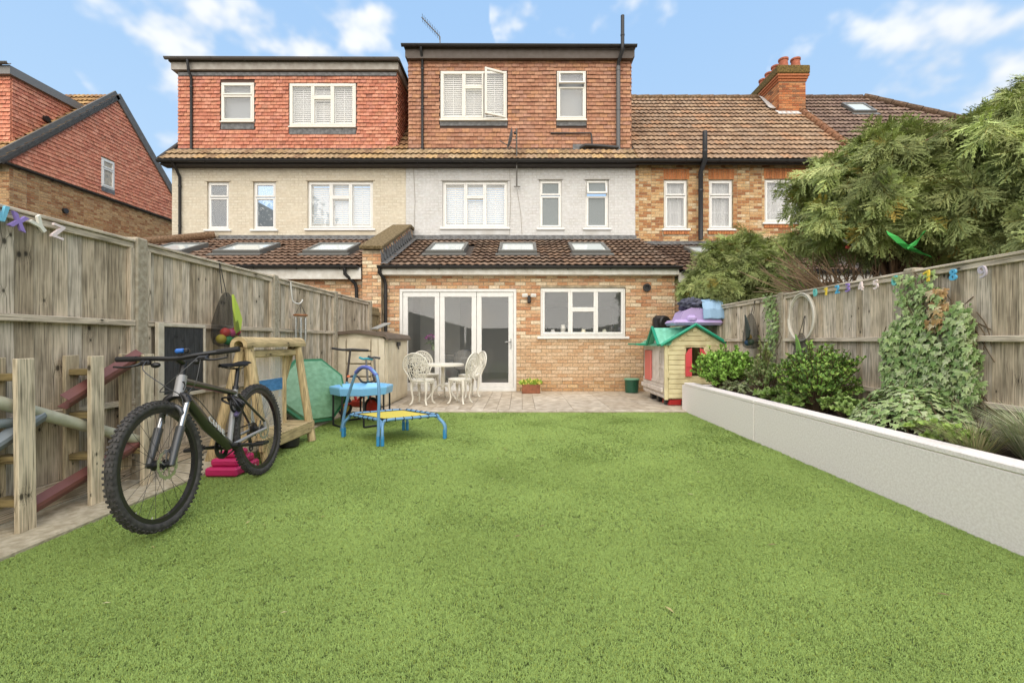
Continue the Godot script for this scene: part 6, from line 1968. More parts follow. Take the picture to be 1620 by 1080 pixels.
func playhouse() -> void:
	var x0 := 2.43; var x1 := 3.40; var d0 := 7.62; var d1 := 8.95; var y0 := 0.12; var ye := 1.05; var ya := 1.33
	var h := thing("playhouse", "cream plastic playhouse with green roof and red shutters", "playhouse", V((x0 + x1) / 2, 0, -(d0 + d1) / 2))
	var cream := M("playhouse_cream", rgb(238, 229, 184), 0.45, noise_tex("soil", 0.008, 5, Color(0.84, 0.82, 0.79), Color(1, 1, 1)), Vector3.ONE * 0.8)
	var pale := M("playhouse_pale", rgb(232, 224, 216), 0.5, noise_tex("soil", 0.008, 5, Color(0.84, 0.82, 0.79), Color(1, 1, 1)), Vector3.ONE * 0.8)
	var green := M("playhouse_green", rgb(34, 152, 118), 0.4)
	var roofm := M("playhouse_roof", rgb(130, 206, 180), 0.45, noise_tex("scuff", 0.02, 5, Color(0.72, 0.78, 0.72), Color(1, 1, 1)), Vector3.ONE)
	var red := M("playhouse_red", rgb(218, 84, 88), 0.4)
	var xc := (x0 + x1) / 2
	var f := Fr.new(V(0, 0, -d0), V(1, 0, 0), V(0, 1, 0))
	var win := [2.78, 3.08, 0.50, 0.98]
	var m := MB.new()
	holed(m, f, x0, x1, y0, ye, [win], 0.05)
	m.prism(PackedVector2Array([Vector2(x0, ye), Vector2(x1, ye), Vector2(xc, ya)]), Transform3D(Basis(), V(0, 0, -d0 - 0.05)), 0.05)
	m.bx(x1 - 0.04, x1, y0, ye, -d0 - 0.051, -d1); m.bx(x0, x1 - 0.041, y0, ye, -d1 + 0.04, -d1)
	put("gable_wall", m, cream, h)
	var y := y0 + 0.01
	while y < ya - 0.05:  # clapboards
		var t := y + 0.076
		var a := x0 + 0.05; var b := x1 - 0.05
		if t > ye: a = lerpf(x0, xc, (t - ye) / (ya - ye)) + 0.02; b = lerpf(x1, xc, (t - ye) / (ya - ye)) - 0.02
		for s in cut_spans(a, b, y, t, [[win[0] - 0.02, win[1] + 0.02, win[2], win[3] + 0.02]]):
			m = MB.new()
			m.box(f.xf((s[0] + s[1]) / 2, y + 0.036, 0.008), V(s[1] - s[0], 0.072, 0.02), Color.WHITE, 0.006)
			put("clapboard", m, cream, h)
		y += 0.080
	m = MB.new()
	f.box(m, x0 - 0.012, x0 + 0.045, y0 - 0.02, ye, -0.03, 0.026, Color.WHITE, 0.008); f.box(m, x1 - 0.045, x1 + 0.012, y0 - 0.02, ye, -0.03, 0.026, Color.WHITE, 0.008)
	for k in 5:
		var t := (k - 2) / 2.0
		f.box(m, xc + t * 0.40 - 0.035, xc + t * 0.40 + 0.035, ya - 0.10 - absf(t) * 0.235, ya - 0.03 - absf(t) * 0.235, 0.012, 0.034, Color.WHITE, 0.01)
	f.box(m, x0 + 0.03, x0 + 0.055, 0.86, 0.95, 0.02, 0.04); f.box(m, x0 + 0.03, x0 + 0.055, 0.48, 0.57, 0.02, 0.04)
	put("corner_post", m, cream, h)
	var arch := PackedVector2Array([Vector2(win[0], win[2]), Vector2(win[1], win[2])])
	for k in 9: arch.append(Vector2((win[0] + win[1]) / 2 + cos(PI * k / 8.0) * 0.15, win[3] - 0.15 + sin(PI * k / 8.0) * 0.15))
	for s in [-1, 1]:
		m = MB.new()
		var q := PackedVector2Array([Vector2(0, 0), Vector2(0.10, 0), Vector2(0.10, 0.47), Vector2(0.05, 0.45), Vector2(0.0, 0.36)])
		if s > 0: q = PackedVector2Array([Vector2(0.10, 0), Vector2(0, 0), Vector2(0, 0.47), Vector2(0.05, 0.45), Vector2(0.10, 0.36)])
		m.prism(q, f.xf(win[0] - 0.02 if s < 0 else win[1] - 0.08, win[2], 0.02), 0.03)
		m.bx(win[0] - 0.02 if s < 0 else win[1] - 0.08, win[0] + 0.08 if s < 0 else win[1] + 0.02, 0.66, 0.68, -d0 + 0.05, -d0 + 0.06)
		put("shutter", m, red, h)
	# long left side with door and porch gable
	var fs := Fr.new(V(x0, 0, -d1), V(0, 0, 1), V(0, 1, 0))
	var L := d1 - d0
	m = MB.new()
	var hs := [[L - 0.30, L - 0.23, 0.70, 0.90], [L - 0.19, L - 0.12, 0.70, 0.90], [L - 0.30, L - 0.23, 0.46, 0.62], [L - 0.19, L - 0.12, 0.46, 0.62]]
	holed(m, fs, 0.0, L - 0.055, y0, ye, hs, 0.03)
	m.prism(PackedVector2Array([Vector2(L - 0.52, ye), Vector2(L - 0.03, ye), Vector2(L - 0.27, 1.26)]), Transform3D(Basis(V(0, 0, 1), V(0, 1, 0), V(-1, 0, 0)), V(x0, 0, -d1)), 0.04)
	for k in 5: fs.box(m, 0.02, L - 0.08, y0 + 0.02 + k * 0.055, y0 + 0.065 + k * 0.055, 0.003, 0.014)
	put("side_wall", m, pale, h)
	m = MB.new()
	for q in hs: sash(m, fs, q[0] - 0.015, q[1] + 0.015, q[2] - 0.015, q[3] + 0.015, 0.014, 0.002, 0.012)
	put("side_window_frame", m, pale, h)
	m = MB.new()
	fs.box(m, 0.18, 0.58, 0.36, 0.92, 0.004, 0.03, Color.WHITE, 0.01)
	put("side_shutter", m, M("faded_red", rgb(222, 116, 108), 0.5), h)
	m = MB.new()
	fs.box(m, 0.0, L - 0.06, 0.22, 0.30, 0.005, 0.05, Color.WHITE, 0.01)
	put("side_ledge", m, pale, h)
	# roof: two main slopes, a cross gable over the left side, green trim
	var za := -d0 + 0.07; var zb := -d1 - 0.05
	var over := 0.10
	var sl := (ya - ye) / (xc - x0)
	var L0 := V(x0 - over, ye - sl * over + 0.02, 0); var A0 := V(xc, ya + 0.02, 0); var R0 := V(x1 + over, ye - sl * over + 0.02, 0)
	for e in [[L0, A0], [A0, R0]]:
		m = MB.new()
		var nrm: Vector3 = V(-(e[1].y - e[0].y), e[1].x - e[0].x, 0).normalized()
		var rows := 5
		for k in rows:
			var p: Vector3 = e[0].lerp(e[1], k / float(rows)); var q: Vector3 = e[0].lerp(e[1], (k + 1) / float(rows))
			var lift := nrm * 0.012
			var up_first: bool = e[0] == L0
			var l0 := lift if up_first else Vector3.ZERO
			var l1 := Vector3.ZERO if up_first else lift
			var z := za
			var col := 0
			while z > zb:
				var z2 := maxf(z - 0.17, zb)
				m.quad(p + l0 + V(0, 0, z), q + l1 + V(0, 0, z), q + l1 + V(0, 0, z2 + 0.006), p + l0 + V(0, 0, z2 + 0.006))
				z -= 0.17
			m.quad(p + V(0, -0.01, za), p + V(0, -0.01, zb), q + V(0, -0.01, zb), q + V(0, -0.01, za))
			m.quad(p + V(0, -0.012, zb), p + l0 + V(0, 0, zb), p + l0 + V(0, 0, za), p + V(0, -0.012, za))
		put("roof_slope", m, roofm, h)
	m = MB.new()
	m.tube([L0 + V(0, 0, za + 0.01), A0 + V(0, 0.012, za + 0.01), R0 + V(0, 0, za + 0.01)], 0.028, 8)
	put("gable_trim", m, green, h)
	m = MB.new()  # cross gable
	var gz := -d0 - 0.27; var gy := 1.315
	for s in [-1.0, 1.0]:
		var e0 := V(x0 - 0.13, 1.03, gz + s * 0.34); var e1 := V(x0 - 0.13, gy, gz); var i1 := V(xc, gy, gz); var i0 := V(x0 + 0.05, 1.03, gz + s * 0.34)
		if s > 0: m.quad(e0, i0, i1, e1)
		else: m.quad(e1, i1, i0, e0)
		m.quad(e0 - V(0, 0.012, 0), e1 - V(0, 0.012, 0), i1 - V(0, 0.012, 0), i0 - V(0, 0.012, 0))
	put("cross_roof", m, roofm, h)
	m = MB.new()
	m.tube([V(x0 - 0.14, 1.02, gz + 0.35), V(x0 - 0.14, gy + 0.01, gz), V(x0 - 0.14, 1.02, gz - 0.35)], 0.026, 8)
	m.bar(V(x0 - 0.20, 1.03, gz - 0.42), V(x0 - 0.20, 1.03, -d1), 0.22, 0.03)
	put("cross_gable_trim", m, green, h)
	m = MB.new()
	for p in [[x0 + 0.08, d0 + 0.1], [x0 + 0.08, d0 + 0.5], [x0 + 0.08, d0 + 0.9], [x1 - 0.1, d0 + 0.1], [x1 - 0.1, d1 - 0.1]]: m.bx(p[0] - 0.06, p[0] + 0.06, 0.01, y0, -p[1] + 0.06, -p[1] - 0.06, Color.WHITE, 0.01)
	put("foot_block", m, dark_plastic, h)
	# red ride-on toy pushed underneath
	var r := thing("ride_on_toy", "red plastic toy pushed under the playhouse by the white wall", "toy", V(2.72, 0.01, -7.72))
	m = MB.new()
	m.prism(PackedVector2Array([Vector2(2.48, 0.02), Vector2(2.74, 0.02), Vector2(2.80, 0.115), Vector2(2.50, 0.10)]), Transform3D(Basis(), V(0, 0, -7.95)), 0.35)
	put("body", m, M("deep_red", rgb(168, 38, 38), 0.4), r)
	m = MB.new()
	m.lathe([[0.0, -0.03], [0.045, -0.03], [0.05, 0.0], [0.045, 0.03], [0.0, 0.03]], Transform3D(Basis(V(0, 0, 1), -PI / 2), V(2.72, 0.06, -7.57)), 16)
	put("wheel", m, dark_plastic, r)
	# purple toy with covers, lodged on the playhouse roof
	var p := thing("purple_climber", "purple plastic play unit lodged on the playhouse roof", "toy", V(3.0, 1.34, -7.85))
	var pur := M("purple_plastic", rgb(184, 164, 210), 0.45)
	m = MB.new()
	m.prism(PackedVector2Array([Vector2(2.66, 1.38), Vector2(3.36, 1.38), Vector2(3.30, 1.60), Vector2(3.02, 1.64), Vector2(2.88, 1.65), Vector2(2.74, 1.58)]), Transform3D(Basis(), V(0, 0, -8.05)), 0.4)
	put("body", m, pur, p)
	m = MB.new()
	m.box(Transform3D(Basis(), V(2.99, 1.40, -7.86)), V(0.84, 0.09, 0.52), Color.WHITE, 0.04)
	put("base_tray", m, pur, p)
	m = MB.new()
	m.box(Transform3D(Basis(), V(2.88, 1.46, -7.63)), V(0.17, 0.12, 0.08), Color.WHITE, 0.04)
	put("front_knob", m, pur, p)
	m = MB.new()  # blue sheet folded over
	var sheet := [[1.715, -8.05], [1.80, -7.95], [1.80, -7.78], [1.75, -7.66], [1.62, -7.61], [1.47, -7.60]]
	for i in sheet.size() - 1:
		for k in 6:
			var xa := 3.04 + k * 0.058 + i * 0.006; var xb := xa + 0.058
			var w0 := 0.006 * sin(k * 1.9 + i); var w1 := 0.006 * sin((k + 1) * 1.9 + i)
			var q0 := V(xa, sheet[i][0] + w0, sheet[i][1] + w0); var q1 := V(xb, sheet[i][0] + w1, sheet[i][1] + w1)
			var q2 := V(xb + 0.006, sheet[i + 1][0] + w1, sheet[i + 1][1] + w1); var q3 := V(xa + 0.006, sheet[i + 1][0] + w0, sheet[i + 1][1] + w0)
			m.quad(q3, q2, q1, q0)
			var t := V(0, -0.012, -0.012)
			m.quad(q0 + t, q1 + t, q2 + t, q3 + t)
	tag(put("blue_cover", m, M("cover_blue", rgb(150, 184, 214), 0.6)), "pale blue vinyl sheet draped over the purple play unit", "cover")
	m = MB.new()
	var cr := FastNoiseLite.new()
	cr.frequency = 1.6; cr.seed = 8; cr.fractal_octaves = 4
	var B := func(i: int, j: int) -> Vector3:
		var th := PI * j / 16.0; var ph := TAU * i / 28.0
		var d := V(sin(th) * cos(ph), cos(th), sin(th) * sin(ph))
		return V(2.93, 1.70, -7.80) + d * V(0.20, 0.12, 0.18) * (1.0 + 0.55 * cr.get_noise_3dv(d * 1.5))
	for i in 28:
		for j in 16: m.quad(B.call(i, j), B.call(i + 1, j), B.call(i + 1, j + 1), B.call(i, j + 1))
	tag(put("dark_cover", m, M("cover_dark", rgb(74, 76, 92), 0.6)), "crumpled dark grey cover heaped on the purple play unit", "cover")

func wall_bits() -> void:
	# hose reel on the brick wall
	var h := thing("hose_reel", "black hose reel on the brick wall behind the playhouse", "hose reel", V(2.98, 1.3, -9.7))
	var m := MB.new()
	m.box(Transform3D(Basis(), V(2.97, 1.46, -9.66)), V(0.30, 0.34, 0.20), Color.WHITE, 0.06)
	put("case", m, dark_plastic, h)
	m = MB.new()
	m.lathe([[0.0, 0.0], [0.13, 0.0], [0.15, 0.03], [0.13, 0.06], [0.0, 0.06]], Transform3D(Basis(V(1, 0, 0), PI / 2) * Basis(V(0, 0, 1), -0.4), V(3.03, 1.47, -9.56)), 20)
	put("drum", m, dark_plastic, h)
	# security light
	h = thing("security_light", "white twin security light between doors and kitchen window", "light", V(0.19, 2.0, -9.78))
	m = MB.new()
	m.box(Transform3D(Basis(), V(0.19, 2.0, -9.76)), V(0.07, 0.13, 0.06), Color.WHITE, 0.01)
	m.ball(V(0.19, 1.93, -9.72), V(0.04, 0.04, 0.04), 10, 7)
	put("sensor", m, dark_plastic, h)
	for s in [-1.0, 1.0]:
		m = MB.new()
		m.box(Transform3D(Basis(V(0, 1, 0), s * 0.35) * Basis(V(1, 0, 0), 0.4), V(0.19 + s * 0.09, 2.06, -9.68)), V(0.12, 0.07, 0.05), Color.WHITE, 0.01)
		put("lamp_head", m, mats["upvc"], h)
	# planter with primroses
	h = thing("flower_planter", "terracotta coloured trough of yellow green plants by the doors", "planter", V(0.23, 0.01, -9.45))
	m = MB.new()
	m.bx(0.04, 0.41, 0.01, 0.20, -9.33, -9.58, Color.WHITE, 0.012)
	put("trough", m, M("trough_brown", rgb(158, 98, 68), 0.7, noise_tex("tilegrain", 0.015, 5, Color(0.76, 0.74, 0.73), Color(1, 1, 1)), Vector3.ONE * 1.1), h)
	m = MB.new()
	for i in 150:
		var p := V(rng.randf_range(0.03, 0.42), 0.19, rng.randf_range(-9.58, -9.31))
		var d := V(rng.randf_range(-1, 1), rng.randf_range(0.4, 1.6), rng.randf_range(-1, 1)).normalized()
		var s := d.cross(V(0.3, 0.2, 1)).normalized() * 0.022
		var cl := vary(lin(132, 160, 52) if rng.randf() < 0.7 else lin(222, 212, 110), 0.2)
		var q := p + d * rng.randf_range(0.06, 0.15)
		m.quad(p, p.lerp(q, 0.6) + s, q, p.lerp(q, 0.6) - s, cl)
	put("foliage", m, M("primrose", Color.WHITE, 0.7, null, Vector3.ONE, {"vc": true, "back": Color(0.15, 0.2, 0.05)}), h)
	# green trug
	h = thing("garden_tub", "small dark green plastic tub at the foot of the brick wall", "tub", V(2.33, 0.01, -9.5))
	m = MB.new()
	m.lathe([[0.0, 0.01], [0.13, 0.01], [0.145, 0.26], [0.155, 0.27], [0.155, 0.285], [0.135, 0.28], [0.12, 0.05], [0.0, 0.05]], Transform3D(Basis(), V(2.33, 0.01, -9.5)), 20)
	put("tub", m, M("tub_green", rgb(34, 84, 62), 0.4), h)
	m = MB.new()
	m.lathe([[0.16, 0.27], [0.165, 0.285], [0.15, 0.30], [0.0, 0.305]], Transform3D(Basis(), V(2.33, 0.01, -9.5)), 20)
	put("lid", m, M("tub_lid", rgb(108, 160, 130), 0.4), h)
	# satellite dish
	var x := wx(812, DD)
	h = thing("satellite_dish", "grey satellite dish on a pole above the white wall gutter", "satellite dish", V(x, 6.3, -12.2))
	m = MB.new()
	m.lathe([[0.0, 0.0], [0.12, 0.012], [0.22, 0.045], [0.29, 0.085]], Transform3D(Basis(V(0, 0, 1), deg_to_rad(78.0)) * Basis(V(1, 0, 0), 0.15) * Basis.from_scale(V(1, 1, 0.85)), V(x - 0.02, 6.48, -12.15)), 22)
	put("dish", m, M("dish_grey", rgb(104, 106, 108), 0.5), h)
	m = MB.new()
	m.tube([V(x + 0.10, 5.30, -12.45), V(x + 0.10, 6.75, -12.12)], 0.02, 8)
	m.tube([V(x, 6.46, -12.15), V(x + 0.10, 6.46, -12.16)], 0.018, 6)
	m.tube([V(x + 0.02, 5.32, -12.46), V(x + 0.2, 5.32, -12.46)], 0.015, 6)
	m.tube([V(x - 0.02, 6.25, -12.15), V(x - 0.35, 6.38, -12.02)], 0.012, 6)
	put("pole", m, M("galvanised", rgb(120, 116, 110), 0.5, null, Vector3.ONE, {"metal": 0.6}), h)
	m = MB.new()
	m.box(Transform3D(Basis(), V(x + 0.06, 6.64, -12.14)), V(0.07, 0.07, 0.06), Color.WHITE, 0.015)
	put("receiver", m, dark_plastic, h)
	# roof aerial
	h = thing("roof_aerial", "thin metal aerial above the brown dormer", "aerial", V(wx(696, 14.5), 9.33, -14.5))
	m = MB.new()
	var top := V(wx(696, 14.5), wy(58, 14.5), -14.5)
	m.tube([V(top.x, 9.3, -14.5), top], 0.018, 6)
	put("mast", m, mats["galvanised"], h)
	m = MB.new()
	var tip := V(wx(669, 14.5), wy(34, 14.5), -14.3)
	m.tube([top, tip], 0.016, 6)
	for i in 11:
		var c := top.lerp(tip, (i + 0.5) / 11.0)
		m.tube([c + V(0.02, 0.05, 0.12), c - V(0.02, 0.05, 0.12)], 0.006, 4)
	put("boom", m, mats["galvanised"], h)
	# wind chime
	h = thing("wind_chime", "wooden disc wind chime with silver tubes hooked on left fence", "wind chime", V(-2.9, 1.2, -5.92))
	var wc := V(-2.86, 0, -5.92)
	m = MB.new()
	m.tube(smooth_path([V(-2.95, 1.84, -5.84), V(-2.94, 1.72, -5.84), V(-2.93, 1.60, -5.86), V(-2.88, 1.57, -5.91), V(-2.86, 1.60, -5.95), V(-2.86, 1.63, -5.97)], 4), 0.009, 6)
	put("hook", m, M("white_hook", rgb(210, 208, 200), 0.4), h)
	m = MB.new()
	m.lathe([[0.0, 0.0], [0.085, 0.0], [0.09, 0.01], [0.085, 0.022], [0.0, 0.022]], Transform3D(Basis(), wc + V(0, 1.41, 0)), 20)
	put("disc", m, M("chime_wood", rgb(150, 98, 56), 0.5), h)
	m = MB.new()
	for i in 6:
		var a := TAU * i / 6.0
		m.tube([wc + V(0, 1.57, 0), wc + V(cos(a) * 0.07, 1.43, sin(a) * 0.07)], 0.002, 4)
	put("cord", m, dark_plastic, h)
	for i in 6:
		var a := TAU * i / 6.0
		m = MB.new()
		m.tube([wc + V(cos(a) * 0.066, 1.39, sin(a) * 0.066), wc + V(cos(a) * 0.066, 1.39 - 0.26 - i * 0.022, sin(a) * 0.066)], 0.0115, 9)
		put("chime_tube", m, M("chime_silver", rgb(206, 208, 206), 0.25, null, Vector3.ONE, {"metal": 0.85}), h)
	# blackboard
	h = thing("blackboard", "weathered dark chalkboard in white frame on left fence", "blackboard", V(-2.95, 0.6, -3.93))
	var f := Fr.new(V(-2.945, 0, 0), V(0, 0, -1), V(0, 1, 0))
	m = MB.new()
	for i in 4: f.box(m, 3.73 + i * 0.118, 3.73 + (i + 1) * 0.118 - 0.004, 0.64, 1.20, 0.0, 0.018, Color.WHITE, 0.003)
	put("board", m, M("chalkboard", rgb(66, 68, 70), 0.85, wood_tex("woodgrain", 26), V(1.5, 1.0, 1.5)), h)
	m = MB.new()
	f.box(m, 3.665, 3.728, 0.60, 1.235, -0.003, 0.03, Color.WHITE, 0.004); f.box(m, 3.73, 4.22, 1.202, 1.23, -0.003, 0.026, Color.WHITE, 0.004)
	f.box(m, 3.73, 4.22, 0.605, 0.636, -0.003, 0.026, Color.WHITE, 0.004); f.box(m, 4.203, 4.225, 0.638, 1.20, -0.003, 0.026, Color.WHITE, 0.004)
	put("frame", m, M("board_frame", rgb(216, 208, 188), 0.7, noise_tex("soil", 0.008, 5, Color(0.84, 0.82, 0.79), Color(1, 1, 1)), Vector3.ONE * 2.0), h)
	# pink step and black tub by the bike
	m = MB.new()
	m.bx(-2.52, -2.26, 0.0, 0.07, -3.62, -3.95, Color.WHITE, 0.015); m.bx(-2.50, -2.28, 0.071, 0.13, -3.66, -3.91, Color.WHITE, 0.015); m.bx(-2.47, -2.31, 0.131, 0.18, -3.70, -3.87, Color.WHITE, 0.015)
	tag(put("pink_step", m, M("magenta_plastic", rgb(190, 40, 98), 0.4)), "magenta stepped plastic block behind the bicycle", "toy")
	m = MB.new()
	m.lathe([[0.0, 0.005], [0.085, 0.005], [0.098, 0.02], [0.1, 0.07], [0.098, 0.12], [0.088, 0.13], [0.07, 0.125], [0.065, 0.03], [0.0, 0.03]], Transform3D(Basis(), V(-2.37, 0.0, -4.66)), 24)
	tag(put("black_tub", m, dark_plastic), "low round black tub beside the log frame leg", "tub")

func mesh_bag(label: String, at: Vector3, inward: float, s: float, balls: Array, liner: Color, hang: float) -> void:
	var h := thing("mesh_bag", label, "bag", at)
	var m := MB.new()
	var n := FastNoiseLite.new()
	n.frequency = 4.0; n.seed = int(absf(at.z) * 10)
	var prof := [[0.02, 0.50], [0.06, 0.46], [0.10, 0.36], [0.145, 0.22], [0.165, 0.10], [0.15, 0.03], [0.08, 0.0], [0.0, -0.005]]
	var P := func(i: int, k: int) -> Vector3:
		var a := TAU * k / 22.0
		var r: float = prof[i][0] * s * (1.0 + 0.10 * sin(a * 5.0 + i) * (1.0 if i < 4 else 0.3))
		return at + V(cos(a) * r * 0.55 + inward * 0.09 * s, prof[i][1] * s, sin(a) * r)
	for i in prof.size() - 1:
		for k in 22: m.quad(P.call(i + 1, k), P.call(i, k), P.call(i, k + 1), P.call(i + 1, k + 1))
	put("netting", m, M("black_net", rgb(30, 32, 28), 0.8, null, Vector3.ONE, {"alpha": 0.42}), h)
	m = MB.new()
	m.prism(PackedVector2Array([Vector2(-0.02, 0.48), Vector2(0.02, 0.12), Vector2(0.09, 0.16), Vector2(0.11, 0.26), Vector2(0.05, 0.38)]), Transform3D(Basis(V(0, 0, -s * inward), V(0, s, 0), V(inward * s, 0, 0)), at + V(inward * 0.15 * s, 0, 0)), 0.02)
	put("liner", m, M("liner_%d" % int(at.z * 10), liner, 0.6), h)
	for b in balls:
		m = MB.new()
		m.ball(at + V(inward * (0.10 + b[3] * 0.03) * s, b[1] * s, b[0] * s), Vector3.ONE * 0.043 * s, 14, 9)
		put("ball", m, M("ball_" + b[2].to_html(), b[2], 0.35), h)
	m = MB.new()
	m.tube([at + V(inward * 0.05, 0.49 * s, 0), at + V(inward * 0.03, hang, 0.012)], 0.004, 5)
	m.tube([at + V(inward * 0.06, 0.47 * s, -0.06), at + V(inward * 0.03, hang, 0.0)], 0.004, 5)
	put("drawstring", m, dark_plastic, h)

func hanging_bits() -> void:
	mesh_bag("black net bag of coloured plastic balls hung on left fence", V(-2.95, 1.03, -4.42), 1.0, 1.05, [[0.10, 0.07, rgb(206, 190, 70), 0.2], [0.06, 0.13, rgb(214, 74, 66), 0.6], [-0.005, 0.125, rgb(206, 84, 130), 0.8], [0.04, 0.06, rgb(54, 150, 90), 0.9], [-0.025, 0.05, rgb(50, 146, 110), 0.8], [-0.10, 0.14, rgb(214, 66, 90), 0.4], [-0.085, 0.07, rgb(180, 176, 90), 0.4]], rgb(182, 206, 84), 0.81)
	mesh_bag("narrow dark net bag on the ivy clad fence left of the hose", V(3.36, 0.98, -6.45), -1.0, 1.0, [[0.05, 0.09, rgb(70, 96, 70), 0.3], [-0.04, 0.08, rgb(64, 110, 150), 0.5], [0.0, 0.16, rgb(190, 160, 80), 0.5]], rgb(50, 60, 56), 0.68)
	mesh_bag("dark net bag hanging low under the white hose", V(3.36, 0.78, -5.32), -1.0, 0.8, [[0.0, 0.10, rgb(70, 90, 60), 0.3]], rgb(110, 150, 70), 0.6)
	# coiled hose
	var m := MB.new()
	var pts := []
	for i in 97:
		var a := TAU * i / 32.0
		pts.append(V(3.35 - 0.012 * (i / 32.0), 1.36 + sin(a) * (0.275 + 0.012 * sin(i * 0.11)), -5.40 - cos(a) * (0.235 + 0.014 * cos(i * 0.07)) + 0.008 * (i / 32.0)))
	m.tube(pts, 0.011, 7)
	tag(put("coiled_hose", m, M("hose_white", rgb(214, 208, 192), 0.45)), "white hose coiled in a ring on the right fence", "hose")
	# foam letters and numbers
	var cols := {"a": rgb(120, 190, 214), "y": rgb(226, 200, 72), "b": rgb(92, 176, 214), "p": rgb(150, 128, 194), "k": rgb(230, 214, 210), "w": rgb(226, 222, 206), "t": rgb(112, 196, 190), "l": rgb(190, 182, 190)}
	var words := {"a": "sky blue", "y": "yellow", "b": "blue", "p": "purple", "k": "pale pink", "w": "off white", "t": "turquoise", "l": "lilac grey"}
	for e in [["W", 2.53, 1.80, "a", 0.0], ["X", 2.649, 1.775, "p", -0.25], ["Y", 2.765, 1.785, "w", 0.75], ["Z", 2.875, 1.772, "k", -0.15]]:
		var t := mi("foam_letter", letter_mesh(e[0], 0.095, 0.016), M("foam_" + e[3], cols[e[3]], 0.85), self, Transform3D(Basis(V(0, 0, -1), V(0, 1, 0), V(1, 0, 0)) * Basis(V(0, 0, 1), e[4]) * Basis.from_scale(V(1.15, 0.95, 1)), V(-2.925, e[2], -e[1])))
		tag(t, "%s foam letter %s near the top of the left fence" % [words[e[3]], e[0]], "letter", "foam letters on the left fence")
	var px := [1295, 1312, 1330, 1347, 1368, 1392, 1422, 1475, 1516, 1563]
	var py := [463, 461, 458, 455, 453, 450, 444, 437, 435, 430]
	var keys := ["t", "y", "b", "p", "k", "k", "t", "y", "b", "l"]
	for i in 10:
		var d: float = 3.36 * 720.0 / (px[i] - 823.0)
		var t := mi("foam_number", letter_mesh(str(i), 0.085, 0.014), M("foam_" + keys[i], cols[keys[i]], 0.85), self, Transform3D(Basis(V(0, 0, 1), V(0, 1, 0), V(-1, 0, 0)) * Basis(V(0, 0, 1), [0.1, -0.1, 0.08, 0.0, 0.15, 0.1, -0.1, 0.35, 0.0, 0.2][i]), V(3.325, wy(py[i], d), -d)))
		tag(t, "%s foam number %s along the right fence top" % [words[keys[i]], ["zero", "one", "two", "three", "four", "five", "six", "seven", "eight", "nine"][i]], "number", "foam numbers on the right fence")
	m = MB.new()
	for k in 2:
		var a := V(3.36, 0, 0)
		m.tube(smooth_path([V(3.35, 1.69, -5.2), V(3.35, 1.665, -4.4), V(3.35, 1.675, -3.6), V(3.35, 1.68, -3.0)], 4), 0.002, 4)
	tag(put("number_string", m, M("string_beige", rgb(196, 186, 160), 0.8)), "thin string carrying the foam numbers along the right fence", "string")

# ---------- vegetation ----------
func spray_mesh(seed_: int) -> ArrayMesh:
	# a flat, drooping cypress spray: axis along +z, side shoots left and right, each feathered
	var r := RandomNumberGenerator.new()
	r.seed = seed_
	var m := MB.new()
	var L := 0.34
	var at := func(t: float) -> Vector3: return V(0.03 * sin(t * 3.0 + seed_), 0.05 * t - 0.13 * t * t, t * L)
	for i in 5: 
		var a: Vector3 = at.call(i / 5.0); var b: Vector3 = at.call((i + 1) / 5.0)
		m.quad(a - V(0.003, 0, 0), a + V(0.003, 0, 0), b + V(0.002, 0, 0), b - V(0.002, 0, 0), Color(0.75, 0.6, 0.45))
	for i in 9:
		var t := 0.10 + 0.88 * i / 8.0
		var p: Vector3 = at.call(t)
		var l := L * 0.50 * sin(PI * clampf(t * 0.80 + 0.16, 0, 1)) * r.randf_range(0.65, 1.2)
		for s in [-1.0, 1.0]:
			var ang := deg_to_rad(r.randf_range(26, 50))
			var d := V(s * sin(ang), r.randf_range(-0.55, 0.35), cos(ang)).normalized()
			var tilt := V(r.randf_range(-0.6, 0.6), 1, r.randf_range(-0.6, 0.6)).normalized()
			var side := d.cross(tilt).normalized()
			var tone := Color.WHITE * r.randf_range(0.62, 1.3)
			for k in 4:
				var q := p + d * l * (0.20 + 0.24 * k) + V(0, -0.03 * k * k * l, 0)
				var w := l * (0.30 - 0.05 * k)
				for s2 in [-1.0, 1.0]:
					var e: Vector3 = q + (d * 0.85 + side * s2 * 0.55) * w + V(0, r.randf_range(-0.5, 0.1) * w, 0)
					var wd: Vector3 = (d * 0.5 - side * s2 * 0.8) * 0.0048
					m.quad(q - wd, q.lerp(e, 0.6) - wd * 1.2, e, q.lerp(e, 0.6) + wd * 1.2, tone)
			var tip := p + d * l * 1.18 + V(0, -0.3 * l, 0)
			m.quad(p - side * 0.004, p.lerp(tip, 0.5) - side * 0.007, tip, p.lerp(tip, 0.5) + side * 0.007, tone)
	return m.mesh()

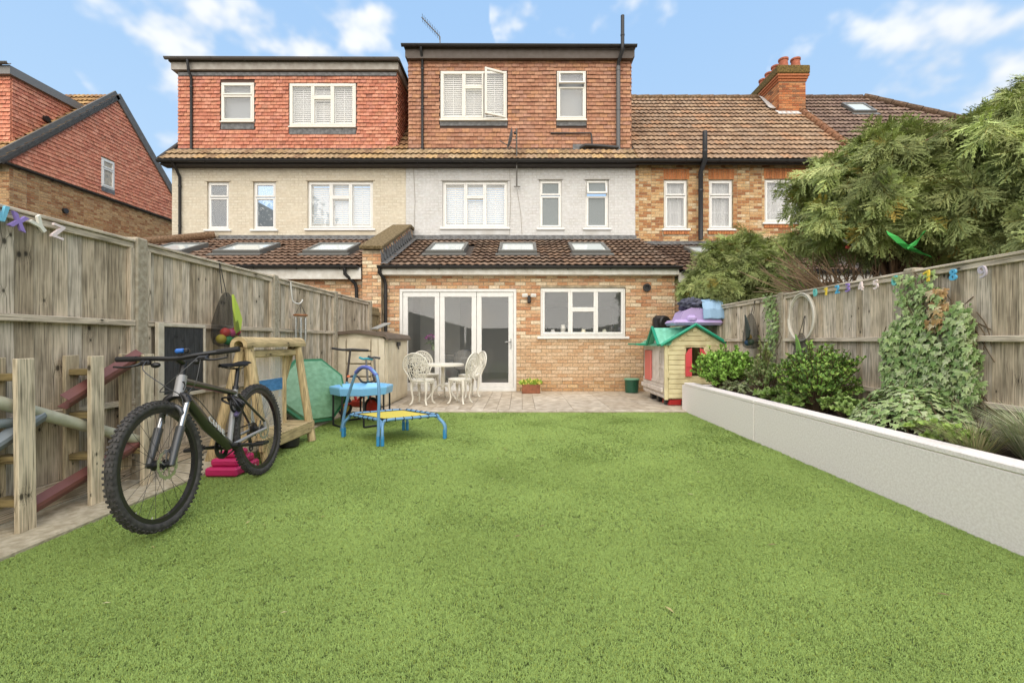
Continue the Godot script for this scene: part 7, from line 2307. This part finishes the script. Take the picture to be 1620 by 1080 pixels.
var sprays := []
func conifer(label: String, base: Vector3, stems: Array, centre: Vector3, rad: Vector3, n: int, per: int, tone: Color, spread_down := 0.0, floor_y := 1.5) -> void:
	if sprays.is_empty():
		for i in 3: sprays.append(spray_mesh(i + 1))
	var h := thing("conifer", label, "tree", base, Basis(), "cypress trees behind the right fence")
	var bark := M("bark", rgb(122, 98, 76), 0.95, wood_tex("woodgrain", 26), V(2.5, 1.2, 2.5))
	for s in stems:
		var m := MB.new()
		var p := smooth_path(s, 4)
		var rr := []
		for i in p.size(): rr.append(lerpf(0.085, 0.018, i / float(p.size() - 1)))
		m.tube(p, rr, 9)
		put("trunk", m, bark, h)
	var bm := MB.new()
	var xf := [[], [], []]
	var cl := [[], [], []]
	var nz := FastNoiseLite.new()
	nz.seed = int(base.x * 100); nz.frequency = 1.3
	for i in n:
		var d := V(rng.randf_range(-1, 1), rng.randf_range(-0.75, 1.0), rng.randf_range(-1, 1)).normalized()
		var e := centre + d * rad * (0.82 + 0.5 * nz.get_noise_3dv(d * 1.8) + rng.randf_range(-0.14, 0.14))
		e.y = maxf(e.y, floor_y + rng.randf() * 0.3)
		var st: Array = stems[rng.randi() % stems.size()]
		var s0: Vector3 = st[st.size() - 1].lerp(st[maxi(st.size() - 3, 0)], rng.randf_range(0.0, 0.9))
		s0.y = minf(s0.y, e.y + 0.2)
		var mid := s0.lerp(e, 0.55) + V(0, 0.22, 0)
		var path := smooth_path([s0, mid, e + V(0, -0.10 - spread_down, 0)], 6)
		var rr := []
		for k in path.size(): rr.append(lerpf(0.020, 0.004, k / float(path.size() - 1)))
		if i % 3 == 0:
			for k in rr.size(): rr[k] *= 1.4
		bm.tube(path, rr, 5)
		var shade := rng.randf_range(0.62, 1.3)
		for k in per:
			var t := pow(rng.randf(), 0.75) * 0.72 + 0.30
			var fi := clampf(t, 0, 0.999) * (path.size() - 1)
			var p: Vector3 = path[int(fi)].lerp(path[int(fi) + 1], fi - int(fi))
			var rdl: Vector3 = ((p - centre) / rad).normalized()
			var nr: Vector3 = (rdl * 0.5 + V(rng.randf_range(-0.8, 0.8), rng.randf_range(-0.1, 1.0), rng.randf_range(-0.8, 0.8))).normalized()
			var want: Vector3 = rdl * 0.7 + V(rng.randf_range(-0.9, 0.9), rng.randf_range(-0.95, 0.15), rng.randf_range(-0.9, 0.9))
			var dir: Vector3 = (want - nr * want.dot(nr)).normalized()
			var sd: Vector3 = dir.cross(nr).normalized()
			var sc := rng.randf_range(0.48, 0.95)
			var w := rng.randi() % 3
			xf[w].append(Transform3D(Basis(-sd * sc, nr * sc, dir * sc), p))
			cl[w].append(vary(tone, 0.22) * shade * (Color(0.9, 0.62, 0.4) if rng.randf() < 0.03 else Color.WHITE))
	put("branches", bm, bark, h)
	var lm := M("cypress_leaf", Color.WHITE, 0.75, null, Vector3.ONE, {"vc": true, "back": Color(0.20, 0.24, 0.08), "spec": 0.25})
	for w in 3: multi("crown", sprays[w], lm, xf[w], cl[w], h)

func leaf_mesh(l: float, w: float, fold := 0.25) -> ArrayMesh:
	var m := MB.new()
	var a := Vector3.ZERO; var tip := V(0, -0.12 * l, l)
	var q := V(0, 0.02 * l, l * 0.45)
	var r1 := q + V(w, fold * w, 0); var l1 := q + V(-w, fold * w, 0)
	m.tri(a, r1, q); m.tri(r1, tip, q); m.tri(a, q, l1); m.tri(l1, q, tip)
	return m.mesh()
func ivy_mesh() -> ArrayMesh:
	# five lobes, green heart and a cream margin
	var m := MB.new()
	var pts := [Vector2(0, 0), Vector2(0.30, -0.10), Vector2(0.46, 0.10), Vector2(0.27, 0.26), Vector2(0.36, 0.55), Vector2(0.14, 0.55), Vector2(0, 1.0), Vector2(-0.14, 0.55), Vector2(-0.36, 0.55), Vector2(-0.27, 0.26), Vector2(-0.46, 0.10), Vector2(-0.30, -0.10)]
	var c := V(0, 0.05, 0.33)
	var rim := []
	var heart := []
	for p in pts:
		var e := V(p.x, -0.10 * absf(p.x) - 0.1 * p.y * p.y, p.y)
		rim.append(e); heart.append(c.lerp(e, 0.68) + V(0, 0.01, 0))
	for i in pts.size():
		var k := (i + 1) % pts.size()
		m.tri(heart[i], heart[k], c, Color(0.78, 0.86, 0.72))
		m.quad(rim[i], rim[k], heart[k], heart[i], Color(1.15, 1.12, 1.05))
	return m.mesh()

func shrub(label: String, c: Vector3, rad: Vector3, ground_y: float, n: int, leaf: Mesh, tones: Array, upright := 0.3, called := "shrub") -> void:
	var h := thing(called, label, "shrub", V(c.x, ground_y, c.z))
	var m := MB.new()
	var nz := FastNoiseLite.new()
	nz.seed = int(absf(c.z) * 100); nz.frequency = 1.6
	var xf := []
	var cl := []
	var twigs := int(n / 16.0)
	for i in twigs:
		var d := V(rng.randf_range(-1, 1), rng.randf_range(-0.45, 1.0), rng.randf_range(-1, 1)).normalized()
		var e := c + d * rad * (0.86 + 0.45 * nz.get_noise_3dv(d * 2.0) + rng.randf_range(-0.22, 0.10))
		e.y = maxf(e.y, ground_y + 0.04)
		var s0 := V(lerpf(c.x, e.x, 0.2), ground_y - 0.02, lerpf(c.z, e.z, 0.2))
		var path := smooth_path([s0, s0.lerp(e, 0.55) + V(0, 0.05, 0), e], 4)
		m.tube(path, 0.004, 4)
		var tip: Vector3 = (path[-1] - path[-3]).normalized()
		var shade := rng.randf_range(0.8, 1.2)
		for k in 16:
			var t := rng.randf_range(0.50, 1.0)
			var fi := minf(t, 0.999) * (path.size() - 1)
			var p: Vector3 = path[int(fi)].lerp(path[int(fi) + 1], fi - int(fi))
			var dir: Vector3 = (tip * 0.5 + V(rng.randf_range(-1, 1), rng.randf_range(-0.5, 1.0) + upright, rng.randf_range(-1, 1))).normalized()
			var nr: Vector3 = ((p - c) / rad).normalized() * 0.7 + V(rng.randf_range(-0.5, 0.5), rng.randf_range(0.1, 0.8), rng.randf_range(-0.5, 0.5))
			nr = (nr - dir * nr.dot(dir)).normalized()
			var sc := rng.randf_range(0.7, 1.25)
			xf.append(Transform3D(Basis(nr.cross(dir) * sc, nr * sc, dir * sc), p))
			cl.append(vary(tones[rng.randi() % tones.size()], 0.15) * shade)
	put("stems", m, M("twig", rgb(96, 80, 58), 0.9), h)
	multi("foliage", leaf, M("shrub_leaf", Color.WHITE, 0.5, null, Vector3.ONE, {"vc": true, "back": Color(0.16, 0.22, 0.06), "spec": 0.4}), xf, cl, h)

func ivy(label: String, spots: Callable, n: int, singles: int, tones: Array, size: float) -> void:
	var first: Array = spots.call()
	var h := thing("ivy", label, "ivy", V(first[0].x, 0.4, first[0].z))
	var leaf := ivy_mesh()
	var xf := []
	var cl := []
	var made := 0
	var vines := MB.new()
	for i in n:
		var s: Array = spots.call()
		var p: Vector3 = s[0]
		var nrm: Vector3 = (s[1] + V(rng.randf_range(-0.45, 0.45), rng.randf_range(-0.15, 0.6), rng.randf_range(-0.55, 0.55))).normalized()
		var down := (V(rng.randf_range(-0.4, 0.4), -1, rng.randf_range(-0.7, 0.7)))
		down = (down - nrm * down.dot(nrm)).normalized()
		var sc := size * rng.randf_range(0.55, 1.35)
		var bs := Basis(nrm.cross(down) * sc, nrm * sc, down * sc)
		var k := rng.randi() % tones.size()
		if made < singles and i % 5 == 0:
			made += 1
			mi("leaf", leaf, M("ivyleaf_%d" % k, tones[k].linear_to_srgb(), 0.5, null, Vector3.ONE, {"vc": true, "back": Color(0.1, 0.12, 0.04)}), h, Transform3D(bs, p))
		else:
			xf.append(Transform3D(bs, p)); cl.append(vary(tones[k], 0.18))
		if i % 22 == 0: vines.tube(smooth_path([p + V(0.02, 0.05, 0), p + V(0.025, -0.06, rng.randf_range(-0.1, 0.1)), p + V(0.02, -0.2, rng.randf_range(-0.15, 0.15))], 3), 0.004, 4)
	multi("foliage", leaf, mats["shrub_leaf"], xf, cl, h)
	put("vines", vines, M("twig", rgb(96, 80, 58), 0.9), h)

func blades_plant(label: String, c: Vector3, n: int, l: float, w: float, spread: float, tones: Array, called := "grassy_plant") -> void:
	var h := thing(called, label, "plant", c)
	var m := MB.new()
	for i in n:
		var a := rng.randf() * TAU
		var d := V(cos(a), 0, sin(a)) * spread * rng.randf_range(0.2, 1.0)
		var len_ := l * rng.randf_range(0.6, 1.1)
		var p := c + d * 0.25
		var q := p + d * 0.5 + V(0, len_ * 0.7, 0)
		var t := p + d * 1.3 + V(0, len_, 0)
		var s := V(-sin(a), 0, cos(a)) * w
		var cl := vary(tones[rng.randi() % tones.size()], 0.2)
		m.quad(p - s, p + s, q + s * 0.8, q - s * 0.8, cl); m.tri(q - s * 0.8, q + s * 0.8, t, cl)
	put("blades", m, M("blade_leaf", Color.WHITE, 0.6, null, Vector3.ONE, {"vc": true, "back": Color(0.1, 0.12, 0.05)}), h)

func plants() -> void:
	var yg := Color(0.40, 0.46, 0.175)
	conifer("broad low cypress drooping over the far end of the right fence", V(4.2, 0, -8.7), [[V(4.2, 0, -8.7), V(4.15, 1.2, -8.7), V(4.2, 2.0, -8.6), V(4.3, 2.7, -8.6)]], V(4.10, 2.22, -8.45), V(1.10, 0.85, 0.9), 170, 44, yg * 0.9, 0.12)
	conifer("tall twin stemmed cypress rising mid fence beside the green cloth", V(4.15, 0, -5.15), [[V(4.15, 0, -5.15), V(4.18, 1.3, -5.1), V(4.15, 2.0, -5.1), V(4.2, 2.9, -5.0)], [V(4.32, 0, -5.05), V(4.34, 1.4, -5.05), V(4.25, 2.0, -5.05), V(4.4, 2.8, -4.9)]], V(4.35, 2.75, -5.15), V(1.20, 0.75, 1.0), 200, 44, yg, 0.05, 2.35)
	conifer("large cypress filling the upper right corner above the fence", V(5.3, 0, -4.5), [[V(5.3, 0, -4.5), V(5.25, 1.5, -4.5), V(5.2, 2.4, -4.5), V(5.2, 3.3, -4.5)]], V(5.05, 2.72, -4.5), V(1.25, 0.92, 0.95), 200, 44, yg * 1.06, 0.08, 2.1)
	conifer("thin topped cypress against the sky at the right frame edge", V(7.0, 0, -6.0), [[V(7.0, 0, -6.0), V(7.0, 2.0, -6.0), V(6.9, 3.6, -6.0), V(6.8, 4.4, -6.0)]], V(6.75, 3.55, -6.0), V(0.8, 0.85, 0.8), 60, 22, yg * 0.85, 0.0)
	conifer("low cypress boughs spilling over the near right fence top", V(4.4, 0, -3.2), [[V(4.4, 0, -3.2), V(4.4, 1.2, -3.2), V(4.3, 1.8, -3.2), V(4.2, 2.1, -3.2)]], V(4.22, 2.02, -3.20), V(0.60, 0.32, 0.5), 46, 26, yg * 1.1, 0.06, 1.75)
	# bare twigs among them
	var h := thing("bare_shrub", "leafless pale twigs tangled behind the right fence between cypresses", "shrub", V(4.0, 0, -5.9))
	var m := MB.new()
	for i in 70:
		var p := V(3.85 + rng.randf_range(-0.1, 0.3), 1.5, -5.6 + rng.randf_range(-0.3, 0.35))
		var d := V(rng.randf_range(-1.2, 0.5), rng.randf_range(0.25, 1.0), rng.randf_range(-0.8, 0.8)).normalized()
		var l := rng.randf_range(0.5, 0.95)
		var path := smooth_path([p, p + d * l * 0.5 + V(0, 0.04, 0), p + d * l + V(-0.06, 0.10, 0)], 4)
		m.tube(path, [0.011, 0.010, 0.010, 0.009, 0.008, 0.007, 0.006, 0.005, 0.003], 5)
		for k in 2:
			var q: Vector3 = path[4 + k * 2]
			m.tube([q, q + (d + V(rng.randf_range(-0.7, 0.7), rng.randf_range(-0.3, 0.6), rng.randf_range(-0.7, 0.7))).normalized() * l * 0.4], [0.006, 0.002], 4)
	for i in 4: m.tube([V(3.95 + i * 0.06, 0, -5.85), V(3.97 + i * 0.05, 1.0, -5.87 + i * 0.03), V(3.96 + i * 0.06, 1.5, -5.85)], [0.03, 0.022, 0.014], 6)
	put("twigs", m, M("dead_twig", rgb(158, 132, 106), 0.9), h)
	# planting bed
	var small := leaf_mesh(0.05, 0.016)
	var tiny := leaf_mesh(0.042, 0.014)
	shrub("rounded bright green shrub at the far end of the bed by the playhouse", V(2.95, 0.70, -6.55), V(0.43, 0.32, 0.42), 0.38, 6400, small, [Color(0.26, 0.46, 0.08), Color(0.33, 0.54, 0.10), Color(0.20, 0.37, 0.06)])
	shrub("dark glossy green shrub in the middle of the bed", V(3.02, 0.72, -4.62), V(0.36, 0.36, 0.42), 0.38, 6000, tiny, [Color(0.12, 0.23, 0.04), Color(0.19, 0.33, 0.06), Color(0.09, 0.17, 0.035), Color(0.27, 0.40, 0.08)])
	var soft := leaf_mesh(0.045, 0.017)
	shrub("loose leafy stems between the bright shrub and dark shrub", V(3.06, 0.62, -5.62), V(0.28, 0.26, 0.36), 0.38, 900, soft, [Color(0.20, 0.28, 0.09), Color(0.16, 0.23, 0.07), Color(0.30, 0.34, 0.16)], 0.5, "leafy_plant")
	shrub("tall slender leafy stem below the net bag", V(3.16, 0.82, -5.95), V(0.12, 0.34, 0.14), 0.38, 260, soft, [Color(0.22, 0.28, 0.08), Color(0.28, 0.32, 0.12)], 0.4, "leafy_plant")
	shrub("low broad green leaves along the white wall before the dark shrub", V(2.86, 0.44, -4.98), V(0.13, 0.10, 0.62), 0.38, 620, leaf_mesh(0.075, 0.03), [Color(0.20, 0.30, 0.07), Color(0.26, 0.34, 0.12), Color(0.15, 0.24, 0.05)], 0.5, "low_plant")
	shrub("grey green cushion plants along the wall near the bright shrub", V(2.84, 0.45, -6.0), V(0.12, 0.10, 0.45), 0.38, 600, tiny, [Color(0.30, 0.34, 0.18), Color(0.24, 0.29, 0.13)], 0.5, "low_plant")
	shrub("small fresh green plants at the foot of the ivy mound", V(2.92, 0.44, -3.12), V(0.16, 0.08, 0.34), 0.38, 500, soft, [Color(0.27, 0.40, 0.08), Color(0.34, 0.46, 0.12)], 0.6, "low_plant")
	shrub("mixed low green foliage between the dark shrub and the ivy mound", V(2.98, 0.46, -4.12), V(0.22, 0.12, 0.26), 0.38, 900, soft, [Color(0.22, 0.33, 0.08), Color(0.30, 0.40, 0.13), Color(0.16, 0.25, 0.06)], 0.5, "low_plant")
	shrub("leafy ground cover under the fence behind the dark shrub", V(3.22, 0.46, -5.05), V(0.16, 0.12, 0.8), 0.38, 900, soft, [Color(0.20, 0.30, 0.08), Color(0.26, 0.35, 0.12)], 0.5, "low_plant")
	var bits := MB.new()
	for i in 34:
		var p := V(rng.randf_range(-2.3, 2.4), 0.006, rng.randf_range(-6.6, -1.6))
		var d := V(1, 0.1, 0).rotated(Vector3.UP, rng.randf() * TAU) * rng.randf_range(0.012, 0.028)
		var w := d.cross(Vector3.UP) * 0.22
		bits.quad(p - d, p + w + V(0, 0.003, 0), p + d, p - w + V(0, 0.003, 0), [Color(0.42, 0.34, 0.16), Color(0.20, 0.14, 0.07), Color(0.50, 0.46, 0.26)][i % 3])
	tag(kind(put("leaf_litter", bits, M("litter", Color.WHITE, 0.8, null, Vector3.ONE, {"vc": true})), "stuff"), "scattered dry leaf scraps lying on the lawn", "leaves")
	var silver := [Color(0.42, 0.47, 0.27), Color(0.34, 0.41, 0.21), Color(0.50, 0.50, 0.32)]
	blades_plant("grey green lavender clump at the near end of the bed", V(3.10, 0.36, -2.72), 520, 0.32, 0.0035, 0.30, silver, "lavender_plant")
	blades_plant("straw coloured grassy tuft in front of the lavender clump", V(2.86, 0.36, -2.86), 240, 0.20, 0.003, 0.26, [Color(0.42, 0.38, 0.20), Color(0.30, 0.34, 0.14)])
	blades_plant("grassy tuft at the camera end of the planting bed", V(3.0, 0.36, -2.2), 300, 0.26, 0.004, 0.30, silver)
	# variegated ivy
	var tones := [Color(0.33, 0.42, 0.17), Color(0.26, 0.36, 0.13), Color(0.41, 0.49, 0.23), Color(0.20, 0.30, 0.10), Color(0.47, 0.51, 0.30)]
	var wall_spot := func() -> Array:
		for k in 40:
			var z := rng.randf_range(-4.17, -3.31); var y := rng.randf_range(0.42, 1.62)
			var u := (z + 4.17) / 0.86
			var top := 1.12 + u
			if u > 0.1: top = lerpf(1.24, 1.35, (u - 0.1) / 0.4)
			if u > 0.5: top = 1.15
			if u > 0.74: top = 1.40 - absf(u - 0.84) * 1.2
			if u > 0.94: top = 1.06
			if u > 0.90 and y < 0.62: continue
			top += rng.randf_range(-0.08, 0.04)
			if y < top: return [V(3.39 - rng.randf_range(0.0, 0.11), y, z), V(-1, 0.25, 0.15)]
		return [V(3.36, 0.8, -3.8), V(-1, 0.25, 0.15)]
	ivy("variegated pale green ivy climbing the right fence", wall_spot, 3000, 300, tones, 0.050)
	var mound := func() -> Array:
		var a := rng.randf() * TAU; var r := sqrt(rng.randf())
		var hgt := 0.30 * sqrt(maxf(0.0, 1.0 - r * r))
		return [V(3.05 + cos(a) * r * 0.30, 0.38 + hgt * (0.85 + 0.3 * sin(a * 3.0)) + rng.randf_range(-0.05, 0.03), -3.58 + sin(a) * r * 0.47), V(cos(a) * r * 0.8 - 0.2, 0.9, sin(a) * r * 0.6)]
	ivy("mound of pale ivy spilling over the bed below the climbing ivy", mound, 1500, 200, tones, 0.052)
	var post := func() -> Array:
		var y := rng.randf_range(0.6, 1.72)
		return [V(3.36 - rng.randf_range(0.0, 0.06), y, -6.08 + rng.randf_range(-0.12, 0.14) + 0.05 * sin(y * 6.0)), V(-1, 0.2, 0.2)]
	ivy("narrow strand of ivy up the fence post left of the hose", post, 420, 120, tones.slice(0, 4), 0.044)
	var post2 := func() -> Array:
		var y := rng.randf_range(1.15, 1.66)
		return [V(3.37 - rng.randf_range(0.0, 0.07), y, -3.92 + rng.randf_range(-0.10, 0.20) * (1.0 if y < 1.5 else 1.3)), V(-1, 0.2, 0.2)]
	ivy("ivy strand over the concrete post by the foam numbers", post2, 230, 80, tones.slice(0, 4), 0.046)
	var dead := func() -> Array:
		return [V(3.35 - rng.randf_range(0.0, 0.06), rng.randf_range(1.18, 1.50), -3.62 + rng.randf_range(-0.06, 0.06)), V(-1, 0.2, 0.2)]
	ivy("withered brown ivy patch high on the right fence", dead, 150, 60, [Color(0.42, 0.24, 0.10), Color(0.50, 0.33, 0.16), Color(0.55, 0.45, 0.28)], 0.056)
	# cloth and kite caught in the trees
	m = MB.new()
	for strip in [[[1404, 368, 0.05], [1418, 380, 0.06], [1434, 389, 0.05], [1452, 396, 0.07], [1472, 406, 0.03]], [[1436, 392, 0.03], [1448, 384, 0.05], [1458, 374, 0.05], [1467, 364, 0.035]]]:
		for i in strip.size() - 1:
			var a := V(wx(strip[i][0], 4.3), wy(strip[i][1], 4.3), -4.3 + 0.02 * sin(i * 1.7)); var b := V(wx(strip[i + 1][0], 4.3), wy(strip[i + 1][1], 4.3), -4.3 + 0.02 * sin((i + 1) * 1.7))
			var up0: Vector3 = V(0.0, 1, 0).rotated(V(1, 0, 0), i * 0.7 - 0.5) * strip[i][2] * 0.5; var up1: Vector3 = V(0.0, 1, 0).rotated(V(1, 0, 0), (i + 1) * 0.7 - 0.5) * strip[i + 1][2] * 0.5
			var th := V(0, 0, 0.003)
			m.quad(a - up0, b - up1, b + up1, a + up0); m.quad(a + up0 - th, b + up1 - th, b - up1 - th, a - up0 - th)
	tag(put("green_cloth", m, M("cloth_green", rgb(60, 168, 76), 0.7)), "bright green cloth strip caught in the cypress branches", "cloth")
	m = MB.new()
	for s in [[-0.07, 0.05, Color(0.75, 0.75, 0.75)], [0.05, 0.04, Color(0.70, 0.10, 0.08)], [-0.02, -0.05, Color(0.70, 0.10, 0.08)], [0.09, 0.0, Color(0.75, 0.75, 0.75)]]:
		var c := V(wx(1345, 5.0), wy(386, 5.0), -5.0)
		m.box(Transform3D(Basis(V(0, 0, 1), s[0] * 6.0), c + V(s[0] * 0.6, s[1] * 0.7, 0)), V(0.07, 0.03, 0.02), s[2], 0.006)
	tag(put("toy_bird", m, M("painted_bird", Color.WHITE, 0.5, null, Vector3.ONE, {"vc": true})), "small red and white toy bird among the bare twigs", "toy")
	# a broad tree behind the camera, seen only as a reflection in the upstairs panes
	var big := leaf_mesh(0.34, 0.13)
	shrub("large leafy tree standing beyond the gardens behind the camera", V(-15.5, 7.6, 5.5), V(3.6, 4.0, 3.2), 0.0, 5200, big, [Color(0.10, 0.16, 0.04), Color(0.14, 0.21, 0.05), Color(0.07, 0.12, 0.03)], 0.2, "tree")

func _ready() -> void:
	rng.seed = 20240611
	# camera, sky, sun, exposure
	var cam := Camera3D.new()
	cam.name = "camera"
	cam.set_frustum(0.075, Vector2(-13.0 / 720.0 * 0.05, 0.0), 0.05, 600.0)
	cam.position = V(0, EYE, 0)
	add_child(cam)
	cam.current = true
	var env := Environment.new()
	env.background_mode = Environment.BG_SKY
	var sky := Sky.new()
	var pano := PanoramaSkyMaterial.new()
	pano.panorama = ImageTexture.create_from_image(sky_image())
	sky.sky_material = pano
	env.sky = sky
	env.background_energy_multiplier = 1.0
	env.tonemap_mode = Environment.TONE_MAPPER_LINEAR
	env.tonemap_exposure = 1.1
	env.sdfgi_enabled = true; env.ssao_enabled = true; env.ssil_enabled = true
	var we := WorldEnvironment.new()
	we.name = "environment"
	we.environment = env
	add_child(we)
	var sun := DirectionalLight3D.new()
	sun.name = "sun"
	sun.light_color = Color(1.0, 0.94, 0.86)
	sun.light_energy = 1.5
	sun.light_angular_distance = 100.0
	sun.shadow_enabled = true
	add_child(sun)
	sun.look_at_from_position(V(-0.3, 7.0, 6.8), Vector3.ZERO)
	var t0 := Time.get_ticks_msec()
	house_palette()
	ground(); print("ground ", Time.get_ticks_msec() - t0)
	main_house(); cream_house(); brick_house(); hipped_house(); gable_house(); print("houses ", Time.get_ticks_msec() - t0)
	fences(); planter(); print("fences ", Time.get_ticks_msec() - t0)
	bicycle(); rack(); easel(); trampoline(); water_table(); sandpit_lid(); storage_box(); scooters(); patio_set(); playhouse(); wall_bits(); hanging_bits(); print("objects ", Time.get_ticks_msec() - t0)
	plants(); print("plants ", Time.get_ticks_msec() - t0)
